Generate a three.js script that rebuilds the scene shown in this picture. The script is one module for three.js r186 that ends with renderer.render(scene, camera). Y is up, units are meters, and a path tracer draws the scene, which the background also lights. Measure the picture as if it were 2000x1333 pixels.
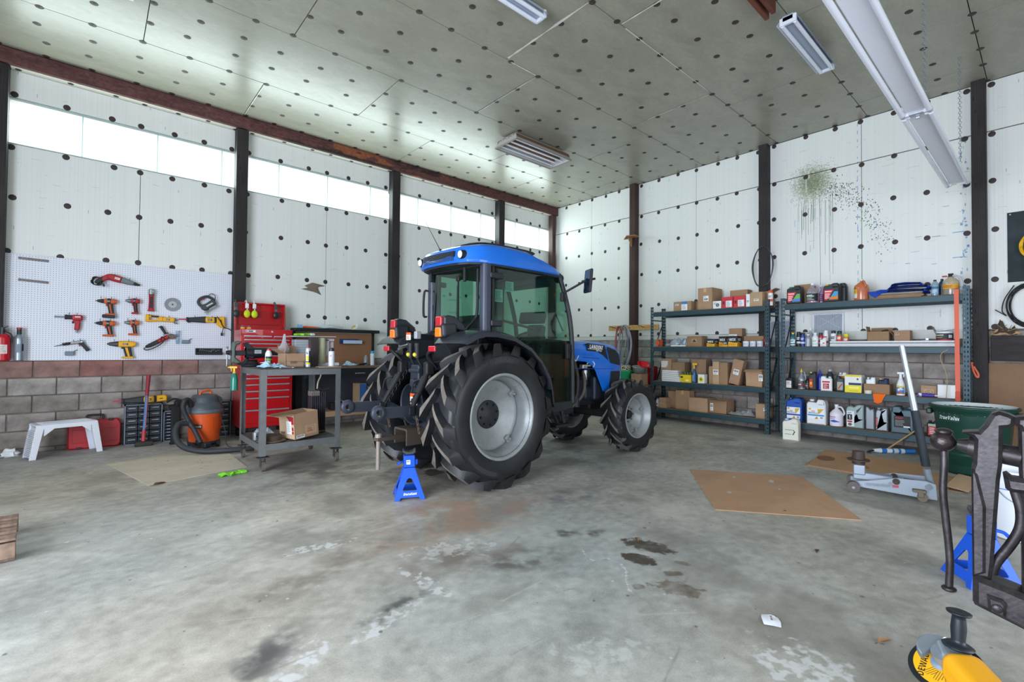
import * as THREE from 'three';
import { mergeGeometries } from 'three/addons/utils/BufferGeometryUtils.js';
import { RoundedBoxGeometry } from 'three/addons/geometries/RoundedBoxGeometry.js';
import { RectAreaLightUniformsLib } from 'three/addons/lights/RectAreaLightUniformsLib.js';

// ---------- camera, sky, large lights, exposure ----------
const scene = new THREE.Scene();
const camera = new THREE.PerspectiveCamera(71.05, 2000 / 1333, 0.05, 200);
camera.position.set(-8.1816, 1.2424, 7.8551);
{
  const yaw = 48.6848 * Math.PI / 180, pitch = 1.0533 * Math.PI / 180, roll = 0.4904 * Math.PI / 180;
  const f = new THREE.Vector3(Math.cos(pitch) * Math.cos(yaw), Math.sin(pitch), -Math.cos(pitch) * Math.sin(yaw));
  const r = new THREE.Vector3().crossVectors(f, new THREE.Vector3(0, 1, 0)).normalize();
  const u = new THREE.Vector3().crossVectors(r, f);
  camera.up.copy(u.multiplyScalar(Math.cos(roll)).addScaledVector(r, -Math.sin(roll)));
  camera.lookAt(camera.position.clone().add(f));
  camera.updateMatrixWorld(); camera.updateProjectionMatrix();
}
const renderer = new THREE.WebGLRenderer({ antialias: true });
renderer.toneMapping = THREE.LinearToneMapping;
renderer.toneMappingExposure = 0.82;
renderer.shadowMap.enabled = true;
RectAreaLightUniformsLib.init();
scene.background = new THREE.Color().setRGB(0.93, 0.98, 1.0);      // bright overcast sky
scene.backgroundIntensity = 6.0;
// daylight entering through the openings: one soft light per opening, the size of the opening
function daylight(name, w, h, pos, target, intensity, color = 0xf3fbff) {
  const l = new THREE.RectAreaLight(color, intensity, w, h);
  l.name = name; l.position.set(...pos); l.lookAt(...target); scene.add(l);
}
for (const [x0, x1] of [[-8.92, -6.68], [-6.52, -4.25], [-4.08, -1.8], [-1.63, -0.2]])
  daylight('window_daylight', x1 - x0, 0.5, [(x0 + x1) / 2, 3.82, 0.006], [(x0 + x1) / 2, 3.82, 5], 10, 0xe6fcfa);
daylight('doorway_daylight', 5.0, 3.0, [-11.28, 1.51, 6.8], [0, 1.51, 6.8], 13.5, 0xdfeaff);
daylight('added_fill_daylight', 2.4, 2.3, [-4.6, 1.16, 10.48], [-4.6, 1.16, 0], 4, 0xdde9ff);  // fill added through an unseen side opening to brighten the floor

// ---------- helpers ----------
let seed = 7;
const rnd = () => { seed = (seed + 0x6D2B79F5) | 0; let t = Math.imul(seed ^ (seed >>> 15), 1 | seed); t = (t + Math.imul(t ^ (t >>> 7), 61 | t)) ^ t; return ((t ^ (t >>> 14)) >>> 0) / 4294967296; };
const rr = (a, b) => a + (b - a) * rnd();
const D = Math.PI / 180;
const hsh = (x, y) => { let h = (Math.imul(x, 374761393) + Math.imul(y, 668265263)) | 0; h = Math.imul(h ^ (h >>> 13), 1274126177); return ((h ^ (h >>> 16)) >>> 0) / 4294967296; };
function vn(x, y, p = 0) {           // value noise, period p cells when given
  const xi = Math.floor(x), yi = Math.floor(y), fx = x - xi, fy = y - yi, u = fx * fx * (3 - 2 * fx), v = fy * fy * (3 - 2 * fy);
  const m = p ? (a) => ((a % p) + p) % p : (a) => a;
  const a = hsh(m(xi), m(yi)), b = hsh(m(xi + 1), m(yi)), c = hsh(m(xi), m(yi + 1)), d = hsh(m(xi + 1), m(yi + 1));
  return a + (b - a) * u + (c - a) * v + (a - b - c + d) * u * v;
}
function fbm(x, y, o = 4, p = 0) { let s = 0, a = 0.5, t = 0; for (let i = 0; i < o; i++) { s += a * vn(x, y, p); t += a; x *= 2; y *= 2; p *= 2; a *= 0.5; } return s / t; }
const cl = (v, a = 0, b = 1) => v < a ? a : v > b ? b : v;
const ss = (a, b, v) => { v = cl((v - a) / (b - a)); return v * v * (3 - 2 * v); };
function tex(w, h, fn, srgb = true) {
  const d = new Uint8Array(w * h * 4);
  for (let j = 0; j < h; j++) for (let i = 0; i < w; i++) {
    const c = fn(i / w, j / h), k = (j * w + i) * 4;
    d[k] = cl(c[0], 0, 255); d[k + 1] = cl(c[1], 0, 255); d[k + 2] = cl(c[2], 0, 255); d[k + 3] = 255;
  }
  const t = new THREE.DataTexture(d, w, h); t.wrapS = t.wrapT = THREE.RepeatWrapping; t.magFilter = THREE.LinearFilter; t.minFilter = THREE.LinearFilter;
  if (srgb) t.colorSpace = THREE.SRGBColorSpace; t.needsUpdate = true; return t;
}
const grey = (v) => [v, v, v];
// fine grain shared by many materials as relief
const grainT = tex(256, 256, (u, v) => grey(255 * fbm(u * 32, v * 32, 4, 32)), false);
const matCache = {};
function M(color, rough = 0.6, metal = 0, o = {}) {
  const k = JSON.stringify([color, rough, metal, Object.keys(o).map((q) => [q, o[q]?.uuid ?? o[q]])]);
  if (matCache[k]) return matCache[k];
  const { metre, ...rest } = o;
  const phys = ['transmission', 'clearcoat', 'sheen', 'thickness', 'ior', 'specularIntensity', 'attenuationColor'].some((q) => q in o);
  const m = new (phys ? THREE.MeshPhysicalMaterial : THREE.MeshStandardMaterial)({ color, roughness: rough, metalness: metal, ...rest });
  if (metre) m.userData.metre = metre;
  return (matCache[k] = m);
}
const fx = (g) => { if (g.index) g = g.toNonIndexed(); for (const a of Object.keys(g.attributes)) if (!['position', 'normal', 'uv'].includes(a)) g.deleteAttribute(a); if (!g.attributes.uv) g.setAttribute('uv', new THREE.BufferAttribute(new Float32Array(g.attributes.position.count * 2), 2)); g.morphAttributes = {}; return g; };
const mat4 = new THREE.Matrix4(), eul = new THREE.Euler(), q4 = new THREE.Quaternion();
function tf(g, x = 0, y = 0, z = 0, rx = 0, ry = 0, rz = 0, s = 1) {
  const sc = Array.isArray(s) ? s : [s, s, s];
  mat4.compose(new THREE.Vector3(x, y, z), q4.setFromEuler(eul.set(rx, ry, rz)), new THREE.Vector3(...sc)); g.applyMatrix4(mat4); return g;
}
const bx = (w, h, d, x = 0, y = 0, z = 0, rx = 0, ry = 0, rz = 0) => tf(fx(new THREE.BoxGeometry(w, h, d)), x, y, z, rx, ry, rz);
const rb = (w, h, d, r, x = 0, y = 0, z = 0, rx = 0, ry = 0, rz = 0, n = 1) => tf(fx(new RoundedBoxGeometry(w, h, d, n, Math.min(r, w / 2.01, h / 2.01, d / 2.01))), x, y, z, rx, ry, rz);
const cy = (r1, r2, h, x = 0, y = 0, z = 0, rx = 0, ry = 0, rz = 0, n = 18, open = false) => tf(fx(new THREE.CylinderGeometry(r2, r1, h, n, 1, open)), x, y, z, rx, ry, rz);   // r1 low end, r2 high end
const sp = (r, x = 0, y = 0, z = 0, s = 1, n = 16) => tf(fx(new THREE.SphereGeometry(r, n, Math.max(6, n * 0.6 | 0))), x, y, z, 0, 0, 0, s);
const V = (a) => new THREE.Vector3(a[0], a[1], a[2]);
const tu = (pts, r, n = 8, closed = false, seg = 0) => fx(new THREE.TubeGeometry(new THREE.CatmullRomCurve3(pts.map(V), closed, 'catmullrom', 0.5), seg || Math.max(6, pts.length * 6), r, n, closed));
const la = (prof, n = 24, x = 0, y = 0, z = 0, rx = 0, ry = 0, rz = 0) => tf(fx(new THREE.LatheGeometry(prof.map((p) => new THREE.Vector2(p[0], p[1])), n)), x, y, z, rx, ry, rz);
const to = (R, r, x = 0, y = 0, z = 0, rx = 0, ry = 0, rz = 0, n = 32, m = 10, arc = Math.PI * 2) => tf(fx(new THREE.TorusGeometry(R, r, m, n, arc)), x, y, z, rx, ry, rz);
function shp(pts, holes = []) { const s = new THREE.Shape(pts.map((p) => new THREE.Vector2(p[0], p[1]))); for (const h of holes) s.holes.push(new THREE.Path(h.map((p) => new THREE.Vector2(p[0], p[1])))); return s; }
// outline in x,y extruded along z, centred on z = 0; b bevels the edges
function ex(pts, d, b = 0, x = 0, y = 0, z = 0, rx = 0, ry = 0, rz = 0, holes = []) {
  const g = fx(new THREE.ExtrudeGeometry(Array.isArray(pts) ? shp(pts, holes) : pts, { depth: d - 2 * b, bevelEnabled: b > 0, bevelThickness: b, bevelSize: b, bevelOffset: -b, bevelSegments: 1, curveSegments: 8, steps: 1 }));
  g.translate(0, 0, -(d - 2 * b) / 2); return tf(g, x, y, z, rx, ry, rz);
}
const arcp = (cx, cy_, r, a0, a1, n = 10) => Array.from({ length: n + 1 }, (_, i) => { const a = (a0 + (a1 - a0) * i / n) * D; return [cx + r * Math.cos(a), cy_ + r * Math.sin(a)]; });
const rrect = (w, h, r, cx = 0, cy_ = 0) => [...arcp(cx + w / 2 - r, cy_ + h / 2 - r, r, 0, 90, 4), ...arcp(cx - w / 2 + r, cy_ + h / 2 - r, r, 90, 180, 4), ...arcp(cx - w / 2 + r, cy_ - h / 2 + r, r, 180, 270, 4), ...arcp(cx + w / 2 - r, cy_ - h / 2 + r, r, 270, 360, 4)];
// a bar between two points
function bar(a, b, w, h = w) { const A = V(a), B = V(b), L = A.distanceTo(B); const g = fx(new THREE.BoxGeometry(w, h, L)); const m = new THREE.Matrix4().lookAt(A, B, Math.abs(B.y - A.y) > 0.99 * L ? new THREE.Vector3(1, 0, 0) : new THREE.Vector3(0, 1, 0)); m.setPosition(A.add(B).multiplyScalar(0.5)); g.applyMatrix4(m); return g; }
function rod(a, b, r1, r2 = r1, n = 12) { const A = V(a), B = V(b), L = A.distanceTo(B); const g = fx(new THREE.CylinderGeometry(r2, r1, L, n)); q4.setFromUnitVectors(new THREE.Vector3(0, 1, 0), B.clone().sub(A).normalize()); g.applyQuaternion(q4); const c = A.add(B).multiplyScalar(0.5); g.translate(c.x, c.y, c.z); return g; }
// surface through rows of points
function loft(rows, closed = false) {
  const n = rows[0].length, pos = [], uv = [], P = (i, j) => rows[i][j % n];
  for (let i = 0; i < rows.length - 1; i++) for (let j = 0; j < (closed ? n : n - 1); j++) {
    const a = P(i, j), b = P(i, j + 1), c = P(i + 1, j), d = P(i + 1, j + 1), jj = closed ? n : n - 1, ii = rows.length - 1;
    pos.push(...a, ...b, ...d, ...a, ...d, ...c); uv.push(j / jj, i / ii, (j + 1) / jj, i / ii, (j + 1) / jj, (i + 1) / ii, j / jj, i / ii, (j + 1) / jj, (i + 1) / ii, j / jj, (i + 1) / ii);
  }
  const g = new THREE.BufferGeometry(); g.setAttribute('position', new THREE.Float32BufferAttribute(pos, 3)); g.setAttribute('uv', new THREE.Float32BufferAttribute(uv, 2)); g.computeVertexNormals(); return smooth(g);
}
function smooth(g, crease = 0.6) {   // averages normals of coincident corners that bend less than the crease
  const p = g.attributes.position, n = p.count, key = new Map(), fn = [], A = new THREE.Vector3(), B = new THREE.Vector3(), C = new THREE.Vector3();
  for (let i = 0; i < n; i += 3) { A.fromBufferAttribute(p, i); B.fromBufferAttribute(p, i + 1).sub(A); C.fromBufferAttribute(p, i + 2).sub(A); fn.push(new THREE.Vector3().crossVectors(B, C)); }
  for (let i = 0; i < n; i++) { const k = Math.round(p.getX(i) * 2e4) + ',' + Math.round(p.getY(i) * 2e4) + ',' + Math.round(p.getZ(i) * 2e4); if (!key.has(k)) key.set(k, []); key.get(k).push(i); }
  const out = new Float32Array(n * 3), cc = Math.cos(crease);
  for (const l of key.values()) for (const i of l) { const me = fn[i / 3 | 0]; const s = new THREE.Vector3(); const ml = me.length() || 1e-12; for (const j of l) { const o = fn[j / 3 | 0]; if (me.dot(o) >= cc * ml * o.length()) s.add(o); } s.normalize(); out.set([s.x, s.y, s.z], i * 3); }
  g.setAttribute('normal', new THREE.BufferAttribute(out, 3)); return g;
}
function boxUV(g, s) { const p = g.attributes.position, n = g.attributes.normal, uv = new Float32Array(p.count * 2); for (let i = 0; i < p.count; i++) { const ax = Math.abs(n.getX(i)), ay = Math.abs(n.getY(i)), az = Math.abs(n.getZ(i)), x = p.getX(i) / s, y = p.getY(i) / s, z = p.getZ(i) / s; if (ax >= ay && ax >= az) uv.set([z, y], i * 2); else if (ay >= az) uv.set([x, z], i * 2); else uv.set([x, y], i * 2); } g.setAttribute('uv', new THREE.BufferAttribute(uv, 2)); }
function geo(geoms, m) { const l = (Array.isArray(geoms) ? geoms : [geoms]).flat(9).map((g) => { const o = fx(g); return o; }); const g = l.length > 1 ? mergeGeometries(l) : l[0]; if (m?.userData?.metre) boxUV(g, m.userData.metre); return g; }
function part(parent, name, geoms, m, label) { const o = new THREE.Mesh(geo(geoms, m), m); o.name = name; o.castShadow = o.receiveShadow = true; if (label) o.userData.label = label; parent.add(o); return o; }
const names = {};
const numbered = (n) => { const k = names[n] = (names[n] ?? -1) + 1; return k ? n + '_' + String(k).padStart(3, '0') : n; };
function thing(name, label, category, pos = [0, 0, 0], turn = 0, group) { const o = new THREE.Group(); o.name = numbered(name); scene.add(o); o.position.set(...pos); o.rotation.y = turn; o.userData = { label, category }; if (group) o.userData.group = group; return o; }
function one(name, label, category, geoms, m, pos = [0, 0, 0], turn = 0, group) { const o = new THREE.Mesh(geo(geoms, m), m); o.castShadow = o.receiveShadow = true; o.name = numbered(name); scene.add(o); o.position.set(...pos); o.rotation.y = turn; o.userData = { label, category }; if (group) o.userData.group = group; return o; }
function struct(name, label, category, geoms, m) { const o = geoms ? new THREE.Mesh(geo(geoms, m), m) : new THREE.Group(); o.name = name; o.castShadow = o.receiveShadow = true; o.userData = { label, category, kind: 'structure' }; scene.add(o); return o; }
function dup(src, pos, turn, label) { const r = src.clone(); r.name = numbered(src.name.replace(/_\d{3}$/, '')); scene.add(r); r.position.set(...pos); if (turn !== undefined) r.rotation.y = turn; r.userData = { ...src.userData }; if (label) r.userData.label = label; return r; }
const inFrame = (x, y, z, m = 1.05) => { const v = new THREE.Vector3(x, y, z).project(camera); return v.z < 1 && Math.abs(v.x) < m && Math.abs(v.y) < m; };

// ---------- print: one sheet that holds the lettering and labels ----------
const sheet = document.createElement('canvas'); sheet.width = sheet.height = 2048;
const ctx = sheet.getContext('2d'); ctx.fillStyle = '#888'; ctx.fillRect(0, 0, 2048, 2048);
const sheetT = new THREE.CanvasTexture(sheet); sheetT.colorSpace = THREE.SRGBColorSpace; sheetT.magFilter = THREE.LinearFilter;
const printM = M(0xffffff, 0.55, 0, { map: sheetT });
let cx0 = 0, cy0 = 0, rowH = 0;
function cell(w, h, draw) {
  if (cx0 + w + 4 > 2048) { cx0 = 0; cy0 += rowH + 4; rowH = 0; }
  const x = cx0 + 2, y = cy0 + 2; cx0 += w + 4; rowH = Math.max(rowH, h);
  ctx.save(); ctx.translate(x, y); ctx.beginPath(); ctx.rect(-1, -1, w + 2, h + 2); ctx.clip(); draw(ctx, w, h); ctx.restore();
  return [x / 2048, 1 - (y + h) / 2048, (x + w) / 2048, 1 - y / 2048];
}
const bgd = (c, w, h, col) => { c.fillStyle = col; c.fillRect(-1, -1, w + 2, h + 2); };
function txt(c, s, x, y, px, col = '#111', o = {}) { c.fillStyle = col; c.font = (o.st ?? 'bold') + ' ' + px + 'px ' + (o.f ?? 'sans-serif'); c.textAlign = o.a ?? 'center'; c.textBaseline = 'middle'; if (o.w) c.fillText(s, x, y, o.w); else c.fillText(s, x, y); }
const lines = (c, x, y, w, n, dy, col = '#777', t = 1.5) => { c.fillStyle = col; for (let i = 0; i < n; i++) c.fillRect(x, y + i * dy, w * (0.6 + 0.4 * hsh(i, n + x | 0)), t); };
const uvTo = (g, r) => { const uv = g.attributes.uv; for (let i = 0; i < uv.count; i++) uv.setXY(i, r[0] + uv.getX(i) * (r[2] - r[0]), r[1] + uv.getY(i) * (r[3] - r[1])); return g; };
const lab = (w, h, r, x = 0, y = 0, z = 0, rx = 0, ry = 0, rz = 0) => tf(uvTo(fx(new THREE.PlaneGeometry(w, h)), r), x, y, z, rx, ry, rz);       // faces +z
const clab = (rad, h, ang, r, x = 0, y = 0, z = 0, ry = 0) => tf(uvTo(fx(new THREE.CylinderGeometry(rad, rad, h, 14, 1, true, -ang / 2, ang)), r), x, y, z, 0, ry, 0);   // wraps round +z
// ---------- surfaces ----------
const blob = (x, z, cx, cz, rx, rz, rot, rough, f = 9) => { const c = Math.cos(rot), s = Math.sin(rot), dx = x - cx, dz = z - cz, a = (dx * c + dz * s) / rx, b = (-dx * s + dz * c) / rz; if (a * a + b * b > 3) return 0; return 1 - ss(0.8, 1.05, Math.sqrt(a * a + b * b) + rough * (fbm(x * f, z * f, 4) - 0.5)); };
const segd = (x, z, p) => { let d = 9; for (let i = 0; i < p.length - 1; i++) { const [ax, az] = p[i], [bx_, bz] = p[i + 1], vx = bx_ - ax, vz = bz - az, t = cl(((x - ax) * vx + (z - az) * vz) / (vx * vx + vz * vz)); const e = Math.hypot(x - ax - vx * t, z - az - vz * t); if (e < d) d = e; } return d; };
const FS = 9.3;
const crackW = [[-5.87, 5.9], [-5.93, 5.99], [-5.93, 6.04], [-5.85, 6.06], [-5.84, 6.16], [-5.89, 6.24], [-5.97, 6.29], [-6.06, 6.37], [-6.08, 6.41]];
const scr = Array.from({ length: 260 }, () => { const x = rr(-9, -1), z = rr(1, 8), a = rr(-0.6, 0.9), l = rr(0.04, 0.4) * rnd(); return [x, z, x + l * Math.cos(a), z + l * Math.sin(a), rnd() < 0.5 ? -1 : 1, rr(0.004, 0.014)]; });
const specks = Array.from({ length: 620 }, () => [rr(-9.2, -0.5), rr(0.6, 8.2), rr(0.0025, 0.008) * (rnd() < 0.1 ? 1.8 : 1), rnd() < 0.62 ? -1 : 1]);
const cellOf = {}; for (const s of specks) { const k = Math.floor(s[0]) + ',' + Math.floor(s[1]); (cellOf[k] ??= []).push(s); }
const scrOf = {}; for (const s of scr) for (let i = Math.floor(Math.min(s[0], s[2])) - 0; i <= Math.floor(Math.max(s[0], s[2])); i++) for (let j = Math.floor(Math.min(s[1], s[3])); j <= Math.floor(Math.max(s[1], s[3])); j++) (scrOf[i + ',' + j] ??= []).push(s);
const grid = (n, fn) => { const a = new Float32Array((n + 1) * (n + 1)); for (let j = 0; j <= n; j++) for (let i = 0; i <= n; i++) a[j * (n + 1) + i] = fn((i / n - 1) * FS, j / n * FS); return (u, v) => { const x = u * n, y = v * n, i = x | 0, j = y | 0, p = x - i, q = y - j, k = j * (n + 1) + i, m = n + 1; return (a[k] * (1 - p) + a[k + 1] * p) * (1 - q) + (a[k + m] * (1 - p) + a[k + m + 1] * p) * q; }; };
const gBig = grid(128, (x, z) => fbm(x * 0.7 + 3, z * 0.7, 3)), gMid = grid(512, (x, z) => fbm(x * 2.6 + 0.6 * z, z * 3.4 + 7, 4)), gFine = grid(768, (x, z) => fbm(x * 22, z * 26 + 3, 2)), gHue = grid(96, (x, z) => fbm(x * 0.5 + 9, z * 0.5 + 2, 3)), gCloud = grid(400, (x, z) => fbm(x * 1.7 + 20, z * 2.2 + 5, 5)), gDirt = grid(400, (x, z) => fbm(x * 2.1 + 40, z * 2.0 + 15, 5));
const floorT = tex(2048, 2048, (u, v) => {
  const x = (u - 1) * FS, z = v * FS;
  const big = gBig(u, v) - 0.5, mid = gMid(u, v) - 0.5, fine = gFine(u, v) - 0.5, sp_ = hsh(u * 2048 | 0, v * 2048 | 0) - 0.5;
  let L = 160 + 24 * big + 44 * mid + 34 * fine + 16 * sp_;
  let r = L + 4, g = L + 1, b = L - 8;
  const gx = gHue(u, v); const t = (gx - 0.5) * 30; r += t * 0.7; b -= t * 0.6;                      // warm and cool patches
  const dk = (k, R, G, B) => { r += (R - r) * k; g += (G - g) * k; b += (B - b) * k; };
  const cloud = ss(0.56, 0.75, gCloud(u, v)); dk(cloud * 0.28, 196, 194, 188);                           // pale worn cement
  const dirt = ss(0.57, 0.78, gDirt(u, v)); dk(dirt * 0.42, 112, 106, 98);
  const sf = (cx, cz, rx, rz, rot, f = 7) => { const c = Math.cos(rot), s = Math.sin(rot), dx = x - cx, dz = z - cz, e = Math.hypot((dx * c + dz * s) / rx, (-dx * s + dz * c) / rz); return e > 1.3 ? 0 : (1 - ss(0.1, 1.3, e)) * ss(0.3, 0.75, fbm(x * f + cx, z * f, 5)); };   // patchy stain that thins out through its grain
  const ch = (cx, cz, rx, rz, rot) => { const b = blob(x, z, cx, cz, rx, rz, rot, 1.5, 16); return b ? b * ss(0.42, 0.6, fbm(x * 34, z * 34 + cx, 4)) : 0; };                                                            // flaking white residue
  let k = Math.max(sf(-6.0, 4.8, 0.75, 0.42, 0.4), sf(-6.3, 5.02, 0.8, 0.3, 0.1)); if (k) dk(k * 0.75, 168, 134, 112);
  k = Math.max(sf(-7.3, 5.2, 0.6, 0.16, -0.2, 9), sf(-6.85, 5.0, 0.5, 0.14, -0.25, 9), sf(-6.5, 5.5, 0.5, 0.2, 0.2, 8)); if (k) dk(k * 0.75, 116, 104, 94);
  k = sf(-5.08, 5.12, 0.4, 0.22, 0.25, 14) * (0.25 + 0.75 * hsh(u * 2048 | 0, v * 2048 | 0)); if (k) dk(k, 86, 92, 106);
  k = Math.max(sf(-5.76, 5.64, 0.14, 0.08, 0.5, 18), sf(-5.6, 5.76, 0.13, 0.07, 0.5, 18), sf(-6.24, 5.76, 0.34, 0.17, 0.3, 12)); if (k) dk(k, 92, 89, 85);
  k = Math.max(blob(x, z, -5.5, 6.13, 0.085, 0.17, -0.25, 0.8, 30), blob(x, z, -5.71, 6.19, 0.07, 0.125, -0.2, 0.8, 30)); if (k) dk(k * cl(0.55 + 0.8 * fbm(x * 26, z * 26, 3)), 70, 62, 54);
  k = Math.max(blob(x, z, -5.85, 6.53, 0.075, 0.13, -0.4, 1.2, 30), blob(x, z, -5.56, 6.4, 0.024, 0.06, -0.3, 0.8, 30), blob(x, z, -5.72, 6.43, 0.035, 0.07, -1, 1.3, 30), blob(x, z, -6.0, 6.39, 0.03, 0.035, 0, 1.1, 30)); if (k) dk(k * cl(0.1 + 1.0 * fbm(x * 20, z * 20, 4)), 92, 80, 68);
  k = (1 - ss(0.002, 0.01, (x > -6.2 && x < -5.7 && z > 5.8 && z < 6.5 ? segd(x, z, crackW) + 0.03 * (fbm(x * 50, z * 50, 3) - 0.42) : 1))) * 0.7; if (k) dk(k, 210, 210, 210);
  const wh = Math.max(ch(-6.07, 7.21, 0.15, 0.22, 0.5), ch(-7.55, 5.87, 0.07, 0.19, 0.9), ch(-7.15, 5.82, 0.2, 0.06, -0.35), ch(-7.1, 4.81, 0.22, 0.06, 0.1), ch(-6.83, 5.6, 0.05, 0.2, -0.1), ch(-6.5, 5.36, 0.26, 0.14, 0.5) * 0.7, ch(-5.2, 4.6, 0.4, 0.08, 0.2) * 0.6, ch(-6.6, 6.6, 0.2, 0.1, 0.4) * 0.5, ch(-7.6, 6.4, 0.3, 0.12, 0.2) * 0.5);
  if (wh) dk(wh * 0.72, 212, 213, 214);
  k = Math.max(sf(-7.1, 5.76, 0.3, 0.07, -0.3, 18), sf(-7.65, 5.75, 0.12, 0.28, 0.9, 12)); if (k) dk(k, 84, 82, 80);
  k = blob(x, z, -5.58, 3.7, 0.1, 0.13, 0.3, 0.8, 22); if (k) dk(k * 0.85, 42, 36, 31);
  k = Math.max(sf(-5.4, 3.6, 1.3, 1.0, 0, 5), sf(-3.6, 3.4, 2.4, 1.5, 0, 4), sf(-6.3, 2.9, 1.0, 0.7, 0, 6)); if (k) dk(k * 0.7, 88, 84, 79);   // patchy darker grey-brown under the tractor and before the cart
  const kk = Math.floor(x) + ',' + Math.floor(z);
  for (const s of scrOf[kk] ?? []) { const e = segd(x, z, [[s[0], s[1]], [s[2], s[3]]]); if (e < s[5]) { const w = (1 - e / s[5]) * 0.35 * (0.4 + fbm(x * 30, z * 30, 2)); s[4] > 0 ? dk(w, 205, 204, 200) : dk(w, 104, 100, 95); } }
  for (const s of cellOf[kk] ?? []) { const e = Math.hypot(x - s[0], z - s[1]) + 0.006 * (fine); if (e < s[2]) s[3] > 0 ? dk(0.7, 214, 213, 210) : dk(0.6, 78, 70, 64); }
  return [r, g, b];
});
floorT.wrapS = floorT.wrapT = THREE.MirroredRepeatWrapping;
const floorRough = tex(512, 512, (u, v) => grey(255 * cl(0.5 + 0.4 * fbm(u * 12, v * 12, 5, 12)))); floorRough.colorSpace = THREE.NoColorSpace;
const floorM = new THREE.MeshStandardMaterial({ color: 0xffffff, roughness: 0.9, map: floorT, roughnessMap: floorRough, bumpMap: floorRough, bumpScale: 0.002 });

const foamCanvas = (marks) => {
  const c = document.createElement('canvas'); c.width = 1024; c.height = 1024; const g = c.getContext('2d');
  g.fillStyle = '#eceeec'; g.fillRect(0, 0, 1024, 1024);
  for (let i = 0; i < 260; i++) { g.fillStyle = `rgba(${rnd() < 0.5 ? '255,255,255' : '150,155,160'},${rr(0.015, 0.05)})`; g.fillRect(rr(0, 1024), 0, rr(1, 7), 1024); }       // ribbing of the foil facer
  for (let i = 0; i < 26; i++) { g.strokeStyle = `rgba(120,118,114,${rr(0.1, 0.4)})`; g.lineWidth = rr(1, 4); g.beginPath(); const x = rr(0, 1024), y = rr(0, 1024); g.moveTo(x, y); g.quadraticCurveTo(x + rr(5, 30), y + rr(-6, 6), x + rr(10, 70), y + rr(-8, 8)); g.stroke(); }
  for (let i = 0; i < 36; i++) { g.fillStyle = `rgba(110,108,104,${rr(0.15, 0.5)})`; g.fillRect(rr(0, 1024), rr(0, 1024), rr(1, 7), rr(1, 4)); }
  for (let i = 0; i < 3; i++) { g.fillStyle = 'rgba(90,130,190,0.6)'; g.fillRect(rr(60, 960), rr(60, 960), 5, 34); }
  marks?.(g); const t = new THREE.CanvasTexture(c); t.colorSpace = THREE.SRGBColorSpace; t.wrapS = t.wrapT = THREE.RepeatWrapping; t.magFilter = THREE.LinearFilter; return t;
};
const foamT = [0, 1, 2].map(() => foamCanvas());
const foamBlue = foamCanvas((g) => { g.fillStyle = 'rgba(60,120,190,0.65)'; for (let i = 0; i < 26; i++) { const y = rr(20, 1000); g.fillRect(rr(962, 985), y, rr(2, 16), rr(4, 26)); if (rnd() < 0.3) g.fillRect(930, y, 60, 4); } });
const FM = (t) => M(0xfbfcfa, 0.55, 0, { map: t });
const ceilT = tex(512, 512, (u, v) => { const a = fbm(u * 9, v * 9, 5, 9), b = fbm(u * 60, v * 60, 2, 60), st = ss(0.6, 0.8, fbm(u * 4 + 2, v * 4, 4, 4)); const L = 214 + 22 * (a - 0.5) + 14 * (b - 0.5) - 14 * st; return [L, L - 1, L - 9]; });
const ceilM = M(0xb4b3a8, 0.3, 0, { map: ceilT, bumpMap: grainT, bumpScale: 0.0006 });
const discM = M(0x3a302d, 0.6), discLite = M(0x9aa09c, 0.6);
const discG = fx(new THREE.LatheGeometry([[0.0, 0.0045], [0.007, 0.004], [0.0085, 0.0022], [0.032, 0.0022], [0.0345, 0]].map((p) => new THREE.Vector2(...p)), 16));
function disc(parent, x, y, z, face, s = 1) { const o = new THREE.Mesh(discG, discM); o.name = 'fastener_disc'; o.castShadow = o.receiveShadow = true; o.position.set(x, y, z); o.scale.setScalar(s); if (face === 'z') o.rotation.x = Math.PI / 2; if (face === 'x') o.rotation.z = Math.PI / 2; if (face === 'd') o.rotation.x = Math.PI; parent.add(o); }

// ---------- floor and yard ----------
{
  const g = new THREE.BoxGeometry(11.6, 0.12, 10.8); g.translate(-5.65, -0.06, 5.25);
  const fg = fx(g); { const p = fg.attributes.position, uv = fg.attributes.uv; for (let i = 0; i < p.count; i++) uv.setXY(i, 1 + p.getX(i) / FS, p.getZ(i) / FS); }
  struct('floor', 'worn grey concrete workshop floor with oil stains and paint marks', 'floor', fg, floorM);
  struct('ground', 'pale concrete yard outside the workshop', 'ground', bx(70, 0.1, 70, -6, -0.2, 5), M(0xb9b6ad, 0.9));
}
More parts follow.
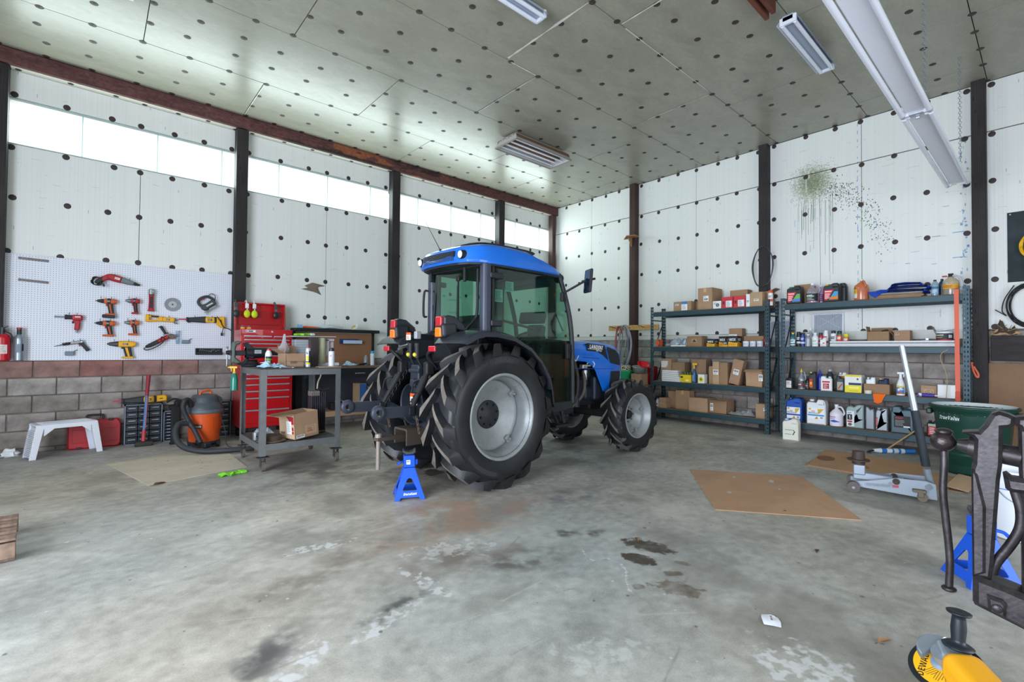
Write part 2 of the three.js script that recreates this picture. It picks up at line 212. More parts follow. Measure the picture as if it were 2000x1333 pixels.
// ---------- ceiling ----------
{
  const ceiling = struct('ceiling', 'foil-faced foam board ceiling held by rows of dark fastener discs', 'ceiling', bx(11.6, 0.12, 10.8, -5.65, 4.665, 5.25), M(0x2b2620, 0.9));
  const zs = [0.16, 1.285, 2.5, 3.715, 4.945, 6.13, 7.33, 8.55, 9.77, 10.5], off = [-1.73, -0.5, -1.74, -2.23, -1.75, -0.55, -1.7, -0.6, -1.5];
  for (let s = 0; s < 9; s++) {
    const z0 = zs[s], z1 = zs[s + 1]; let x1 = 0, k = 0;
    while (x1 > -11.3) {
      const x0 = Math.max(-11.3, off[s] - 2.44 * k), w = x1 - x0;
      const p = part(ceiling, 'foam_panel', bx(w - 0.008, 0.03, z1 - z0 - 0.008, 0, 0, 0, rr(-0.0012, 0.0012), 0, rr(-0.0012, 0.0012)), ceilM); p.position.set((x0 + x1) / 2, 4.595, (z0 + z1) / 2);
      const rows = 3, nx = Math.max(1, Math.round(w / 0.41));
      for (let i = 0; i <= nx; i++) for (let j = 0; j <= rows; j++) {
        if (j === rows && s < 8 && s > 0 && false) continue; if (j === 0 && s > 0) continue; if (i === nx && x1 < 0) continue;
        const x = cl(x0 + w * i / nx + (i % nx ? rr(-0.03, 0.03) : 0.0) + (j % 3 ? rr(-0.05, 0.05) : 0), x0 + 0.03, x1 - 0.03), z = z0 + (z1 - z0) * (0.015 + 0.985 * j / rows) + rr(-0.012, 0.012);
        if (inFrame(x, 4.58, z)) disc(p, x - (x0 + x1) / 2, -0.0152, cl(z, z0 + 0.04, z1 + 0.02) - (z0 + z1) / 2, 'd');
      }
      x1 = x0; k++;
    }
  }
  // torn foil and sealant along some joints
  const tape = M(0xd9d8d0, 0.5), joint = (a, b, w) => { const n = 14, rows = [[], []]; for (let i = 0; i <= n; i++) { const t = i / n, x = a[0] + (b[0] - a[0]) * t, z = a[1] + (b[1] - a[1]) * t, q = w * (0.25 + 0.75 * hsh(i, a[0] * 9 | 0)); const dx = Math.abs(b[0] - a[0]) > Math.abs(b[1] - a[1]) ? 0 : q, dz = dx ? 0 : q; rows[0].push([x - dx, 4.577, z - dz]); rows[1].push([x + dx, 4.577, z + dz]); } part(ceiling, 'torn_foil_edge', loft(rows), tape); };
  joint([-4.67, 3.75], [-4.67, 4.93], 0.018); joint([-4.18, 4.96], [-4.18, 6.1], 0.01); joint([-4.6, 3.715], [-4.2, 3.715], 0.012); joint([-4.17, 2.55], [-4.17, 3.65], 0.006); joint([-6.6, 0.2], [-6.6, 1.25], 0.006); joint([-2.23, 4.0], [-2.23, 4.9], 0.008); joint([-4.1, 4.945], [-2.3, 4.945], 0.006);
}
// ---------- masonry ----------
const blockT = tex(256, 256, (u, v) => { const a = fbm(u * 6, v * 6, 5, 6), b = hsh(u * 256 | 0, v * 256 | 0), pit = fbm(u * 40, v * 40, 2, 40) > 0.78 ? -10 : 0; const L = 205 + 84 * (a - 0.5) + 26 * (b - 0.5) + pit; return [L, L - 2, L - 4]; });
const blockB = tex(256, 256, (u, v) => grey(255 * (0.6 * fbm(u * 50, v * 50, 3, 50) + 0.4 * hsh(u * 256 | 0, v * 256 | 0))), false);
const BM = ['#b9b0ab', '#c2bab5', '#aaa19b', '#c7c1bc', '#afa59f', '#bdb3ae'].map((c) => M(c, 0.95, 0, { map: blockT, bumpMap: blockB, bumpScale: 0.004, metre: 0.61 }));
const redBlock = ['#b5837c', '#bb958d', '#ab7c74'].map((c) => M(c, 0.95, 0, { map: blockT, bumpMap: blockB, bumpScale: 0.004, metre: 0.61 }));
const whiteBlock = ['#c9cbc4', '#bdbfb8', '#d2d3cc'].map((c) => M(c, 0.9, 0, { map: blockT, bumpMap: blockB, bumpScale: 0.003, metre: 0.61 }));
const mortar = M(0x9c938c, 0.98, 0, { map: blockT, bumpMap: blockB, bumpScale: 0.003, metre: 0.4 });
const blkG = {}; const blkGeo = (w, h) => { const k = w.toFixed(2) + h.toFixed(2); if (!blkG[k]) { blkG[k] = rb(w - 0.008, h - 0.008, 0.05, 0.006); boxUV(blkG[k], 0.61); } return blkG[k]; };
function blocks(wall, len, heights, place, pick) {
  let y = 0; heights.forEach((h, r) => {
    let s = r % 2 ? -0.2032 : 0;
    while (s < len - 0.02) { const a = Math.max(0, s), b = Math.min(len, s + 0.4064), w = b - a; if (w > 0.03) { const o = new THREE.Mesh(blkGeo(w, h), pick(a + w / 2, y + h / 2)); o.name = 'concrete_block'; o.castShadow = o.receiveShadow = true; place(o, a + w / 2, y + h / 2, rr(-0.0035, 0.0035)); wall.add(o); } s += 0.4064; }
    y += h;
  });
}
const foamPiece = (wall, x0, x1, y0, y1, t, side, uvr) => {        // a foam sheet on a wall; side 'n' faces +z, side 'e' faces -x
  const w = x1 - x0, h = y1 - y0, g = rb(w - 0.006, h - 0.006, 0.03, 0.003); { const p = g.attributes.position, uv = g.attributes.uv, [a, b, c, d] = uvr ?? [0, 0, w / 1.22, h / 1.22]; for (let i = 0; i < p.count; i++) uv.setXY(i, a + (c - a) * (p.getX(i) / w + 0.5), b + (d - b) * (p.getY(i) / h + 0.5)); }
  const o = part(wall, 'foam_panel', g, FM(t)); if (side === 'n') o.position.set((x0 + x1) / 2, (y0 + y1) / 2, -0.015); else { o.position.set(0.015, (y0 + y1) / 2, (x0 + x1) / 2); o.rotation.y = -Math.PI / 2; } return o;
};
// north wall: block plinth, foam board, clerestory windows
const PX = [-11.4, -9.01, -6.6, -4.165, -1.715, -0.06];      // post centres
const bayCol = [0.11, 0.55, 0.97, 1.26, 1.62, 1.96, 2.3];
{
  const core = M(0x6e665f, 0.95);
  const wall = struct('wall_north', 'foam-board workshop wall on a concrete block plinth under a row of high windows', 'wall',
    [bx(11.6, 1.08, 0.2, -5.65, 0.54, -0.1 - 0.014), bx(11.6, 2.48, 0.17, -5.65, 2.31, -0.117), bx(11.6, 0.7, 0.17, -5.65, 4.432, -0.117)], mortar);
  blocks(wall, 9.3, [0.054, 0.2032, 0.2032, 0.2032, 0.2032, 0.2032], (o, s, y, j) => o.position.set(-9.3 + s, y, -0.025 + j), (s, y) => { const x = s - 9.3; if (y > 0.88 && x > -8.15 && x < -6.9) return redBlock[Math.floor(rnd() * 3)]; if (y > 0.88 && x < -8.3) return redBlock[1]; return BM[Math.floor(rnd() * 6)]; });
  for (let b = 1; b < 5; b++) {
    const a = PX[b] + 0.05, c = PX[b + 1] - (b < 4 ? 0.05 : 0.02), mid = PX[b] + 1.265, rows = [3.51, 2.93, 2.32, 1.74];
    const sheets = (b < 4 ? [[a, mid], [mid, c]] : [[a, mid], [mid, c]]).filter(([p, q]) => q - p > 0.1).map(([p, q], i) => foamPiece(wall, p, q, 1.075, 3.552, foamT[(b + i) % 3], 'n'));
    const top = foamPiece(wall, a, c, 4.086, 4.4, foamT[b % 3], 'n');
    const sof = part(wall, 'foam_strip', bx(c - a - 0.06, 0.02, 0.11, (a + c) / 2, 4.408, 0.052), M(0xdcd9ca, 0.5));
    for (const dx of bayCol) {
      const x = PX[b] + dx; if (x > c - 0.03) continue;
      for (const y of rows) { const sh = sheets.find((s) => Math.abs(x + (dx === 1.26 ? -0.01 : 0) - s.position.x) < s.geometry.boundingBox?.max?.x || true && (x <= mid ? s === sheets[0] : s === sheets[sheets.length - 1])); const xx = x + rr(-0.03, 0.03) * (dx === 1.26 ? 0 : 1), yy = y + rr(-0.015, 0.015); if (inFrame(xx, yy, 0)) disc(sh, xx - sh.position.x, yy - sh.position.y, 0.0152, 'z'); }
      disc(top, x - top.position.x, 4.12 - top.position.y + rr(-0.008, 0.008), 0.0152, 'z');
      disc(sof, x + 0.03, 4.3975, 0.055 + rr(-0.02, 0.02), 'd', 0.85);
    }
  }
  // a gash in the foam beside the joint
  const gx = -5.53, gy = 2.2, gash = loft([[[gx - 0.12, gy + 0.04, 0.003], [gx - 0.02, gy + 0.09, 0.012], [gx + 0.07, gy + 0.075, 0.02], [gx + 0.17, gy + 0.06, 0.004]], [[gx - 0.14, gy + 0.03, 0.002], [gx - 0.03, gy + 0.03, 0.03], [gx + 0.06, gy + 0.04, 0.034], [gx + 0.18, gy + 0.05, 0.002]], [[gx - 0.03, gy + 0.02, 0.002], [gx - 0.01, gy - 0.03, 0.012], [gx + 0.05, gy - 0.04, 0.012], [gx + 0.06, gy + 0.03, 0.002]], [[gx - 0.19, gy - 0.025, 0.002], [gx, gy - 0.055, 0.006], [gx + 0.05, gy - 0.07, 0.006], [gx + 0.13, gy - 0.1, 0.002]]]);
  part(wall, 'torn_foam_flap', gash, M(0x7a6d5f, 0.9, 0, { side: THREE.DoubleSide }), 'grey-brown gouge where the facer is torn open');
}
// windows
{
  const pane = M(0xffffff, 0.85, 0, { transmission: 0.6, thickness: 0, side: THREE.DoubleSide });
  for (let b = 1; b < 5; b++) {
    const a = PX[b] + 0.06, c = PX[b + 1] - (b < 4 ? 0.06 : 0.03);
    const w = struct('window_' + b, ['wide clerestory window of milky panes above the pegboard', 'wide clerestory window of milky panes above the tool chest', 'wide clerestory window of milky panes behind the tractor roof', 'short clerestory window of milky panes beside the room corner'][b - 1], 'window');
    part(w, 'frame', [bx(c - a, 0.012, 0.12, (a + c) / 2, 3.556, -0.06), bx(c - a, 0.012, 0.12, (a + c) / 2, 4.08, -0.06)], M(0x9fb4b2, 0.5));
    const js = [a, ...[0.54, 1.285, 2.03].map((d) => PX[b] + d + (b === 1 ? 0.155 : 0)).filter((x) => x > a + 0.1 && x < c - 0.1), c];
    for (let i = 0; i < js.length - 1; i++) { part(w, 'pane', bx(js[i + 1] - js[i] - 0.002, 0.512, 0.006, (js[i] + js[i + 1]) / 2, 3.818, -0.05), pane); if (i) part(w, 'lap_seam', bx(0.008, 0.512, 0.01, js[i], 3.818, -0.045), M(0xbfe4e2, 0.4, 0, { transmission: 0.5, thickness: 0 })); }
  }
}
// posts and beam of the timber frame
const woodTex = (dark, light, knots) => { const kk = Array.from({ length: knots }, () => [rr(0.15, 0.85), rnd(), rr(0.03, 0.07)]); return tex(256, 1024, (u, v) => { let d = u; for (const k of kk) { const dy = Math.min(Math.abs(v - k[1]), 1 - Math.abs(v - k[1])) * 4, dx = u - k[0], e = Math.hypot(dx, dy); d += 0.5 * k[2] * Math.sign(dx || 1) * Math.exp(-e * e / (k[2] * k[2] * 14)); } const gr = 0.5 + 0.5 * Math.sin(d * 46 + 6 * fbm(u * 3, v * 9, 3, 3)), n = fbm(u * 40, v * 6, 4, 2), m = fbm(u * 3, v * 10, 4); let t = 0.25 * gr + 0.4 * n + 0.5 * m - 0.1; for (const k of kk) { const dy = Math.min(Math.abs(v - k[1]), 1 - Math.abs(v - k[1])) * 4; if (Math.hypot(u - k[0], dy) < k[2] * 0.8) t = -0.1; } return dark.map((a, i) => a + (light[i] - a) * cl(t)); }); };
const darkWood = M(0xffffff, 0.72, 0, { map: woodTex([22, 20, 22], [62, 54, 56], 7) });
const brownWood = M(0xffffff, 0.7, 0, { map: woodTex([34, 20, 18], [92, 62, 54], 5) });
const beamT = tex(2048, 128, (u, v) => { const n = fbm(u * 60, v * 8, 4, 0), s = fbm(u * 300, v * 9, 2), ch = ss(0.47, 0.6, fbm(u * 22 + 3, v * 1.5, 4)), or = ss(0.55, 0.64, fbm(u * 26 + 30, v * 1.2, 3)); let c = [92 + 40 * (n - 0.5), 56 + 26 * (n - 0.5), 54 + 22 * (n - 0.5)]; const zone = ss(0.28, 0.36, u) * (1 - ss(0.62, 0.68, u)); const mx = (k, q) => { c = c.map((a, i) => a + (q[i] - a) * k); }; mx(zone * or * 0.85, [150, 86, 52]); mx(zone * ch * 0.8, [46, 30, 28]); mx(0.35 * ss(0.6, 0.7, u), [74, 44, 38]); return c.map((a) => a + 30 * (s - 0.5)); });
function timber(name, label, w, h, d, x, y, z, m) { const g = rb(w, h, d, 0.006, 0, 0, 0); { const p = g.attributes.position, n = g.attributes.normal, uv = g.attributes.uv, o = rnd(); for (let i = 0; i < p.count; i++) { const s = Math.abs(n.getX(i)) > Math.abs(n.getZ(i)) ? p.getZ(i) / d : p.getX(i) / w; uv.setXY(i, s * 0.9 + 0.5, p.getY(i) / 2.6 + o); } } const t = struct(name, label, 'post', g, m); t.position.set(x, y, z); return t; }
timber('trim_1', 'dark timber post between the pegboard wall and the room edge', 0.15, 3.32, 0.15, PX[1], 2.73, 0.075, darkWood);
timber('trim_2', 'dark timber post behind the red tool chest', 0.15, 3.32, 0.15, PX[2], 2.73, 0.075, darkWood);
timber('trim_3', 'dark timber post just before the tractor cab', 0.15, 3.32, 0.15, PX[3], 2.73, 0.075, darkWood);
timber('trim_4', 'dark timber post showing above the tractor roof', 0.15, 3.32, 0.15, PX[4], 2.73, 0.075, darkWood);
timber('trim_5', 'narrow brown timber post in the room corner', 0.11, 3.32, 0.13, -0.13, 2.73, 0.09, brownWood);
timber('trim_6', 'brown timber post above the wooden hose rack', 0.15, 4.58, 0.13, -0.065, 2.29, 2.3, brownWood);
timber('trim_7', 'dark timber post with a looped cable hanging on it', 0.15, 4.58, 0.13, -0.065, 2.29, 4.77, darkWood);
timber('trim_8', 'broad black timber post beside the orange strap', 0.15, 4.58, 0.13, -0.065, 2.29, 7.255, darkWood);
{ const g = rb(11.3, 0.18, 0.05, 0.006); { const p = g.attributes.position, uv = g.attributes.uv; for (let i = 0; i < p.count; i++) uv.setXY(i, (p.getX(i) + 3.4) / 9.2, p.getY(i) / 0.2 + 0.5); } const b = struct('trim_9', 'long red-brown scorched timber beam along the top of the window wall', 'beam', g, M(0xffffff, 0.68, 0, { map: beamT })); b.position.set(-5.65, 4.489, 0.135); }
// east wall
const stainT = (() => {
  const W = 1200, H = 1500, c = document.createElement('canvas'); c.width = W; c.height = H; const g = c.getContext('2d'), Z0 = 4.84, X = (z) => (z - Z0) / 2.35 * W, Y = (y) => (4.58 - y) / 3.05 * H;
  g.drawImage(foamT[1].image, 0, 0, W, H); g.globalAlpha = 0.5; g.drawImage(foamT[0].image, 0, 0, W, H); g.globalAlpha = 1;
  const gauss = () => (rnd() + rnd() + rnd() + rnd() - 2) * 0.9;
  for (let i = 0; i < 9000; i++) { const z = 5.43 + gauss() * 0.24, y = 3.82 + gauss() * 0.24; g.fillStyle = `rgba(${rr(88, 120)},${rr(105, 130)},${rr(72, 90)},${rr(0.05, 0.22)})`; g.beginPath(); g.arc(X(z), Y(y), rr(1, 5), 0, 7); g.fill(); }
  g.fillStyle = 'rgba(222,226,214,0.75)'; g.fillRect(X(5.37), Y(4.02), 14, 60); g.fillRect(X(5.34), Y(3.92), 8, 110);
  for (let i = 0; i < 44; i++) { const z = rr(5.22, 5.72), l = rr(0.15, 0.6) * (rnd() < 0.35 ? 3 : 1); g.strokeStyle = `rgba(62,74,66,${rr(0.35, 0.75)})`; g.lineWidth = rr(1, 3); g.beginPath(); g.moveTo(X(z), Y(rr(3.4, 3.65))); g.lineTo(X(z + rr(-0.012, 0.012)), Y(3.55 - l)); g.stroke(); }
  for (let i = 0; i < 420; i++) { const t = rnd(), z = 5.62 + 0.72 * t + gauss() * 0.12, y = 3.66 - 0.95 * t * t + gauss() * 0.2 * (0.6 + t); g.fillStyle = `rgba(54,66,60,${rr(0.45, 0.9)})`; g.beginPath(); g.ellipse(X(z), Y(y), rr(1, 4.2), rr(1.5, 6.5), 0, 0, 7); g.fill(); }
  g.fillStyle = 'rgba(58,122,196,0.6)'; for (let y = 1.6; y < 4.55; y += rr(0.05, 0.16)) g.fillRect(X(6.0), Y(y), 4, rr(6, 34)); for (let i = 0; i < 60; i++) { const y = rr(1.7, 4.0); g.fillRect(X(7.1) + rr(-14, 22), Y(y), rr(2, 14), rr(3, 18)); } for (let i = 0; i < 4; i++) g.fillRect(X(7.0), Y(rr(2, 3.6)), 60, 5);
  for (let i = 0; i < 20; i++) { g.fillStyle = `rgba(120,122,116,${rr(0.2, 0.5)})`; g.fillRect(X(rr(6.5, 7.15)), Y(rr(2.2, 3.6)), rr(10, 50), rr(2, 6)); }
  const t = new THREE.CanvasTexture(c); t.colorSpace = THREE.SRGBColorSpace; t.magFilter = THREE.LinearFilter; return t;
})();
{
  const wall = struct('wall_east', 'white foam-board wall on concrete blocks, whitewashed near the corner and grey behind the shelving', 'wall', [bx(0.25, 1.5, 10.9, 0.139, 0.75, 5.25), bx(0.2, 3.2, 10.9, 0.131, 3.05, 5.25)], mortar);
  blocks(wall, 9.6, [0.1, 0.2032, 0.2032, 0.2032, 0.2032, 0.2032, 0.2032, 0.2032], (o, s, y, j) => { o.position.set(0.025 + j, y, s); o.rotation.y = -Math.PI / 2; }, (s, y) => s < 3.4 ? whiteBlock[Math.floor(rnd() * 3)] : BM[Math.floor(rnd() * 6)]);  // pale blocks up to the first rack, grey ones beyond
  const cols = [[0.0, 1.16], [1.16, 2.25], [2.35, 3.575], [3.575, 4.72], [4.82, 6.05], [6.05, 7.2], [7.3, 8.5], [8.5, 9.7]];
  const zc = [0.43, 0.8, 1.16, 1.53, 1.89, 2.42, 2.82, 3.21, 3.585, 3.97, 4.31, 4.66, 4.9, 5.34, 5.72, 6.05, 6.42, 6.77, 7.13, 7.37, 7.8];
  cols.forEach(([a, b], i) => {
    for (const [y0, y1, rows] of [[1.54, 3.958, [1.56, 2.14, 2.75, 3.36, 3.93]], [3.965, 4.578, [4.54]]]) {
      const st = i === 4 || i === 5, uvr = st ? [(a - 4.84) / 2.35, 1 - (4.58 - y0) / 3.05, (b - 4.84) / 2.35, 1 - (4.58 - y1) / 3.05] : null;
      const p = foamPiece(wall, a, b, y0, y1, st ? stainT : i % 2 ? foamBlue : foamT[i % 3], 'e', uvr);
      for (const z of zc) if (z >= a - 0.001 && z < b - 0.001) for (const y of rows) { const yy = y + rr(-0.012, 0.012), z2 = z + rr(-0.015, 0.015); if (inFrame(0, yy, z2)) disc(p, z2 - p.position.z, yy - p.position.y, 0.0152, 'z'); }
    }
  });
  part(wall, 'white_ledge_board', [bx(0.02, 0.075, 2.05, -0.012, 1.5, 1.2), bx(0.02, 0.075, 2.3, -0.012, 1.5, 3.53), bx(0.02, 0.12, 2.3, -0.014, 1.49, 6.0)], M(0xd8dad4, 0.6));
}
// walls out of view close the room; the roller door in the west wall stands open to the yard; the south opening is added for fill light
struct('wall_south', 'plain foam-board wall opposite the windows with an added side opening for fill daylight', 'wall', [bx(5.75, 4.8, 0.2, -8.675, 2.4, 10.6), bx(3.65, 4.8, 0.2, -1.575, 2.4, 10.6), bx(2.4, 2.5, 0.2, -4.6, 3.55, 10.6)], M(0xc9cac4, 0.7));
struct('wall_west', 'plain foam-board wall with a wide roller door opening', 'wall', [bx(0.2, 4.8, 4.3, -11.4, 2.4, 2.15), bx(0.2, 4.8, 1.3, -11.4, 2.4, 9.95), bx(0.2, 1.75, 5.0, -11.4, 3.9, 6.8)], M(0xc9cac4, 0.7));
// ---------- tractor ----------
const blueP = M(0x0f6ad2, 0.32, 0, { clearcoat: 0.5 }), blackP = M(0x23262b, 0.5), softBlack = M(0x16181b, 0.62), pillarM = M(0x3a3f50, 0.42), castM = M(0x2a2f3a, 0.55, 0.2), rubberT = tex(256, 256, (u, v) => { const a = fbm(u * 8, v * 8, 5, 8); const L = 27 + 18 * (a - 0.5); return [L, L + 2, L + 5]; }), rubber = M(0xffffff, 0.45, 0, { map: rubberT, metre: 0.5 }), lugTop = M(0x8b837b, 0.85, 0, { map: blockT, metre: 0.3 }), rimM = M(0xaab0b8, 0.45, 0.25, { map: ceilT, metre: 0.6 }), steelM = M(0x8d939b, 0.35, 0.8), rustM = M(0x6d5a48, 0.7, 0.3), redLens = M(0xb5202a, 0.25), orangeLens = M(0xe8761a, 0.25), clearLens = M(0xdfe6e6, 0.15);
function tyreGeo(R, wd, rimR, nl, lugH, lugW, sweep) {
  const h = wd / 2, T = R - lugH;
  const prof = [[rimR - 0.012, -h * 0.8], [rimR + 0.01, -h * 0.9], [rimR + (T - rimR) * 0.32, -h * 0.97], [rimR + (T - rimR) * 0.62, -h], [T - 0.03, -h * 0.93], [T - 0.008, -h * 0.75], [T, -h * 0.3], [T, h * 0.3], [T - 0.008, h * 0.75], [T - 0.03, h * 0.93], [rimR + (T - rimR) * 0.62, h], [rimR + (T - rimR) * 0.32, h * 0.97], [rimR + 0.01, h * 0.9], [rimR - 0.012, h * 0.8]];
  const car = la(prof.map((p) => [p[0], p[1]]), 64, 0, 0, 0, Math.PI / 2, 0, 0);
  const lugs = [], tops = [];
  for (let side = -1; side <= 1; side += 2) for (let i = 0; i < nl; i++) {
    const a0 = (i + (side > 0 ? 0.5 : 0)) / nl * Math.PI * 2, N = 7, b = [], t = [];
    for (let k = 0; k < N; k++) {
      const s = k / (N - 1), z = side * (0.012 + s * (h * 1.0 - 0.012)), a = a0 + sweep * Math.pow(s, 0.8), rt = k === N - 1 ? R - lugH * 1.7 : R - 0.004 * s * s, hw = (lugW * (0.62 + 0.5 * s)) / R / 2, base = k === N - 1 ? T - 0.045 : T - 0.02 * (s > 0.7);
      const P = (r, q, zz) => [r * Math.cos(a + q), r * Math.sin(a + q), zz];
      b.push([P(base, -hw * 1.7, z), P(rt, -hw, z), P(rt, hw, z), P(base, hw * 1.8, z)]); if (k < N - 1) t.push([P(rt + 0.0008, -hw * 0.98, z), P(rt + 0.0008, hw * 0.98, z)]);
    }
    const bb = side > 0 ? b : b.slice().reverse();
    lugs.push(loft(bb)); tops.push(loft(side > 0 ? t : t.slice().reverse()));
    const e0 = b[0], cap = (q, flip) => { const g = new THREE.BufferGeometry(), o = flip ? [q[0], q[2], q[1], q[0], q[3], q[2]] : [q[0], q[1], q[2], q[0], q[2], q[3]]; g.setAttribute('position', new THREE.Float32BufferAttribute(o.flat(), 3)); g.setAttribute('uv', new THREE.Float32BufferAttribute(new Float32Array(12), 2)); g.computeVertexNormals(); return g; };
    lugs.push(cap(e0, side > 0), cap(b[N - 1], side < 0));
  }
  return { car, lugs, tops };
}
const ringLab = (r0, r1, a0, a1, rect, z) => { const g = fx(new THREE.RingGeometry(r0, r1, 20, 1, a0, a1 - a0)); const p = g.attributes.position, uv = g.attributes.uv; for (let i = 0; i < p.count; i++) { let a = Math.atan2(p.getY(i), p.getX(i)); while (a < a0 - 0.01) a += Math.PI * 2; const r = Math.hypot(p.getX(i), p.getY(i)); uv.setXY(i, 1 - (a - a0) / (a1 - a0), (r - r0) / (r1 - r0)); } uvTo(g, rect); g.translate(0, 0, z); return g; };
const mitas = cell(200, 52, (c, w, h) => { bgd(c, w, h, '#202225'); txt(c, 'Mitas', w / 2, h / 2 + 2, 50, '#34373b', { st: 'italic bold' }); });
const agri = cell(200, 40, (c, w, h) => { bgd(c, w, h, '#202225'); for (let i = 0; i < 9; i++) { c.strokeStyle = '#313438'; c.lineWidth = 4; c.strokeRect(10 + i * 21, 9, 12, 22); } });
const tractor = thing('tractor', 'blue narrow-track farm tractor with a glazed cab and big lugged rear tyres', 'tractor', [-5.47, 0, 3.92], 2.6 * D);
{
  const T = tractor, rear = tyreGeo(0.65, 0.4, 0.365, 16, 0.055, 0.075, 0.36), front = tyreGeo(0.445, 0.29, 0.262, 15, 0.036, 0.05, 0.4);
  const wheel = (name, g, R, x, z, side, isRear, steer) => {
    const w = new THREE.Group(); w.name = name; w.position.set(x, R, z); w.rotation.y = steer; T.add(w);
    part(w, 'tyre', [g.car, g.lugs], rubber); part(w, 'worn_tread_faces', g.tops, lugTop).userData.kind = 'stuff';
    const o = side, f = isRear ? 0.385 : 0.277, bw = isRear ? 0.185 : 0.13, dz = isRear ? -0.03 : 0.0;
    const rim = [[f, bw], [f - 0.012, bw + 0.006], [f - 0.026, bw], [f - 0.03, bw - 0.03], [f - 0.05, bw - 0.045], [f - 0.062, bw - 0.09], [f - 0.062, -bw + 0.06], [f - 0.02, -bw], [f, -bw]];
    part(w, 'rim', la(rim.map((p) => [p[0], p[1] * o]), 48, 0, 0, 0, Math.PI / 2, 0, 0), rimM);
    if (isRear) {
      part(w, 'wheel_disc', la([[0.12, dz - 0.005], [0.14, dz], [0.19, dz + 0.012], [0.27, dz + 0.052], [0.305, dz + 0.06], [0.322, dz + 0.05]].map((p) => [p[0], p[1] * o]), 40, 0, 0, 0, Math.PI / 2, 0, 0), rimM);
      part(w, 'hub_cover', [la([[0, dz + 0.03], [0.05, dz + 0.028], [0.06, dz + 0.016], [0.125, dz + 0.012], [0.135, dz - 0.01]].map((p) => [p[0], p[1] * o]), 32, 0, 0, 0, Math.PI / 2, 0, 0)], M(0x1d2026, 0.55));
      const bolts = []; for (let i = 0; i < 8; i++) { const a = i / 8 * Math.PI * 2 + 0.2; bolts.push(cy(0.012, 0.012, 0.02, 0.1 * Math.cos(a), 0.1 * Math.sin(a), (dz + 0.02) * o, Math.PI / 2, 0, 0, 6)); } bolts.forEach((b) => part(w, 'wheel_bolt', b, softBlack));
      for (let i = 0; i < 4; i++) { const a = (i * 90 + 38) * D; part(w, 'rim_clamp', [tf(rb(0.07, 0.05, 0.03, 0.008), 0.3 * Math.cos(a), 0.3 * Math.sin(a), (dz + 0.07) * o, 0, 0, a), cy(0.013, 0.013, 0.05, 0.295 * Math.cos(a), 0.295 * Math.sin(a), (dz + 0.085) * o, Math.PI / 2, 0, 0, 6)], rimM); }
      if (o > 0) { part(w, 'sidewall_lettering', ringLab(0.475, 0.535, 72 * D, 112 * D, mitas, 0.2012), printM); part(w, 'sidewall_lettering', [ringLab(0.475, 0.52, 215 * D, 260 * D, agri, 0.2012)], printM); }
    } else {
      const seg = []; const N = 48, rows = []; for (const [rad, base, amp] of [[0.06, -0.03, 0], [0.1, -0.03, 0], [0.14, -0.015, 0.01], [0.175, 0.01, 0.022], [0.205, 0.035, 0.012], [0.222, 0.035, 0]]) { const row = []; for (let i = 0; i <= N; i++) { const a = i / N * Math.PI * 2; const wv = Math.max(0, Math.sin(a * 4 + 0.6)); row.push([(rad - 0.03 * wv * (rad > 0.17 && rad < 0.21)) * Math.cos(a), (rad - 0.03 * wv * (rad > 0.17 && rad < 0.21)) * Math.sin(a), (base - amp * wv) * o]); } rows.push(row); } const d = loft(o > 0 ? rows.reverse() : rows);
      part(w, 'wheel_disc', d, rimM);
      part(w, 'hub_cover', [cy(0.062, 0.05, 0.05, 0, 0, -0.02 * o, Math.PI / 2 * o, 0, 0, 20)], softBlack);
      for (let i = 0; i < 8; i++) { const a = i / 8 * Math.PI * 2; part(w, 'wheel_bolt', cy(0.009, 0.009, 0.03, 0.09 * Math.cos(a), 0.09 * Math.sin(a), -0.02 * o, Math.PI / 2, 0, 0, 6), steelM); }
      for (let i = 0; i < 4; i++) { const a = (i * 90 + 20) * D; part(w, 'rim_clamp', [rb(0.05, 0.035, 0.02, 0.005, 0.195 * Math.cos(a), 0.195 * Math.sin(a), 0.05 * o, 0, 0, a), cy(0.01, 0.01, 0.03, 0.19 * Math.cos(a), 0.19 * Math.sin(a), 0.06 * o, Math.PI / 2, 0, 0, 6)], rimM); }
    }
  };
  wheel('rear_wheel', rear, 0.65, 0, 0.53, 1, true, 0); wheel('rear_wheel', rear, 0.65, 0, -0.53, -1, true, 0);
  wheel('front_wheel', front, 0.445, 2.33, 0.52, 1, false, -2.5 * D); wheel('front_wheel', front, 0.445, 2.33, -0.52, -1, false, -2.5 * D);
  // chassis, axles, engine
  part(T, 'gearbox_housing', [rb(0.95, 0.5, 0.42, 0.05, 0.1, 0.72, 0), rb(0.5, 0.34, 0.5, 0.04, 0.0, 0.65, 0), rb(0.12, 0.62, 0.34, 0.03, -0.36, 0.78, 0.0), rb(1.4, 0.3, 0.3, 0.04, 1.0, 0.62, 0)], castM);
  part(T, 'rear_axle', [cy(0.11, 0.11, 0.9, 0, 0.65, 0, Math.PI / 2, 0, 0, 20)], castM);
  part(T, 'front_axle', [rb(0.14, 0.12, 0.84, 0.03, 2.33, 0.44, 0), rb(0.5, 0.2, 0.26, 0.04, 2.28, 0.58, 0), rb(0.16, 0.24, 0.1, 0.03, 2.33, 0.45, 0.36), rb(0.16, 0.24, 0.1, 0.03, 2.33, 0.45, -0.36)], softBlack);
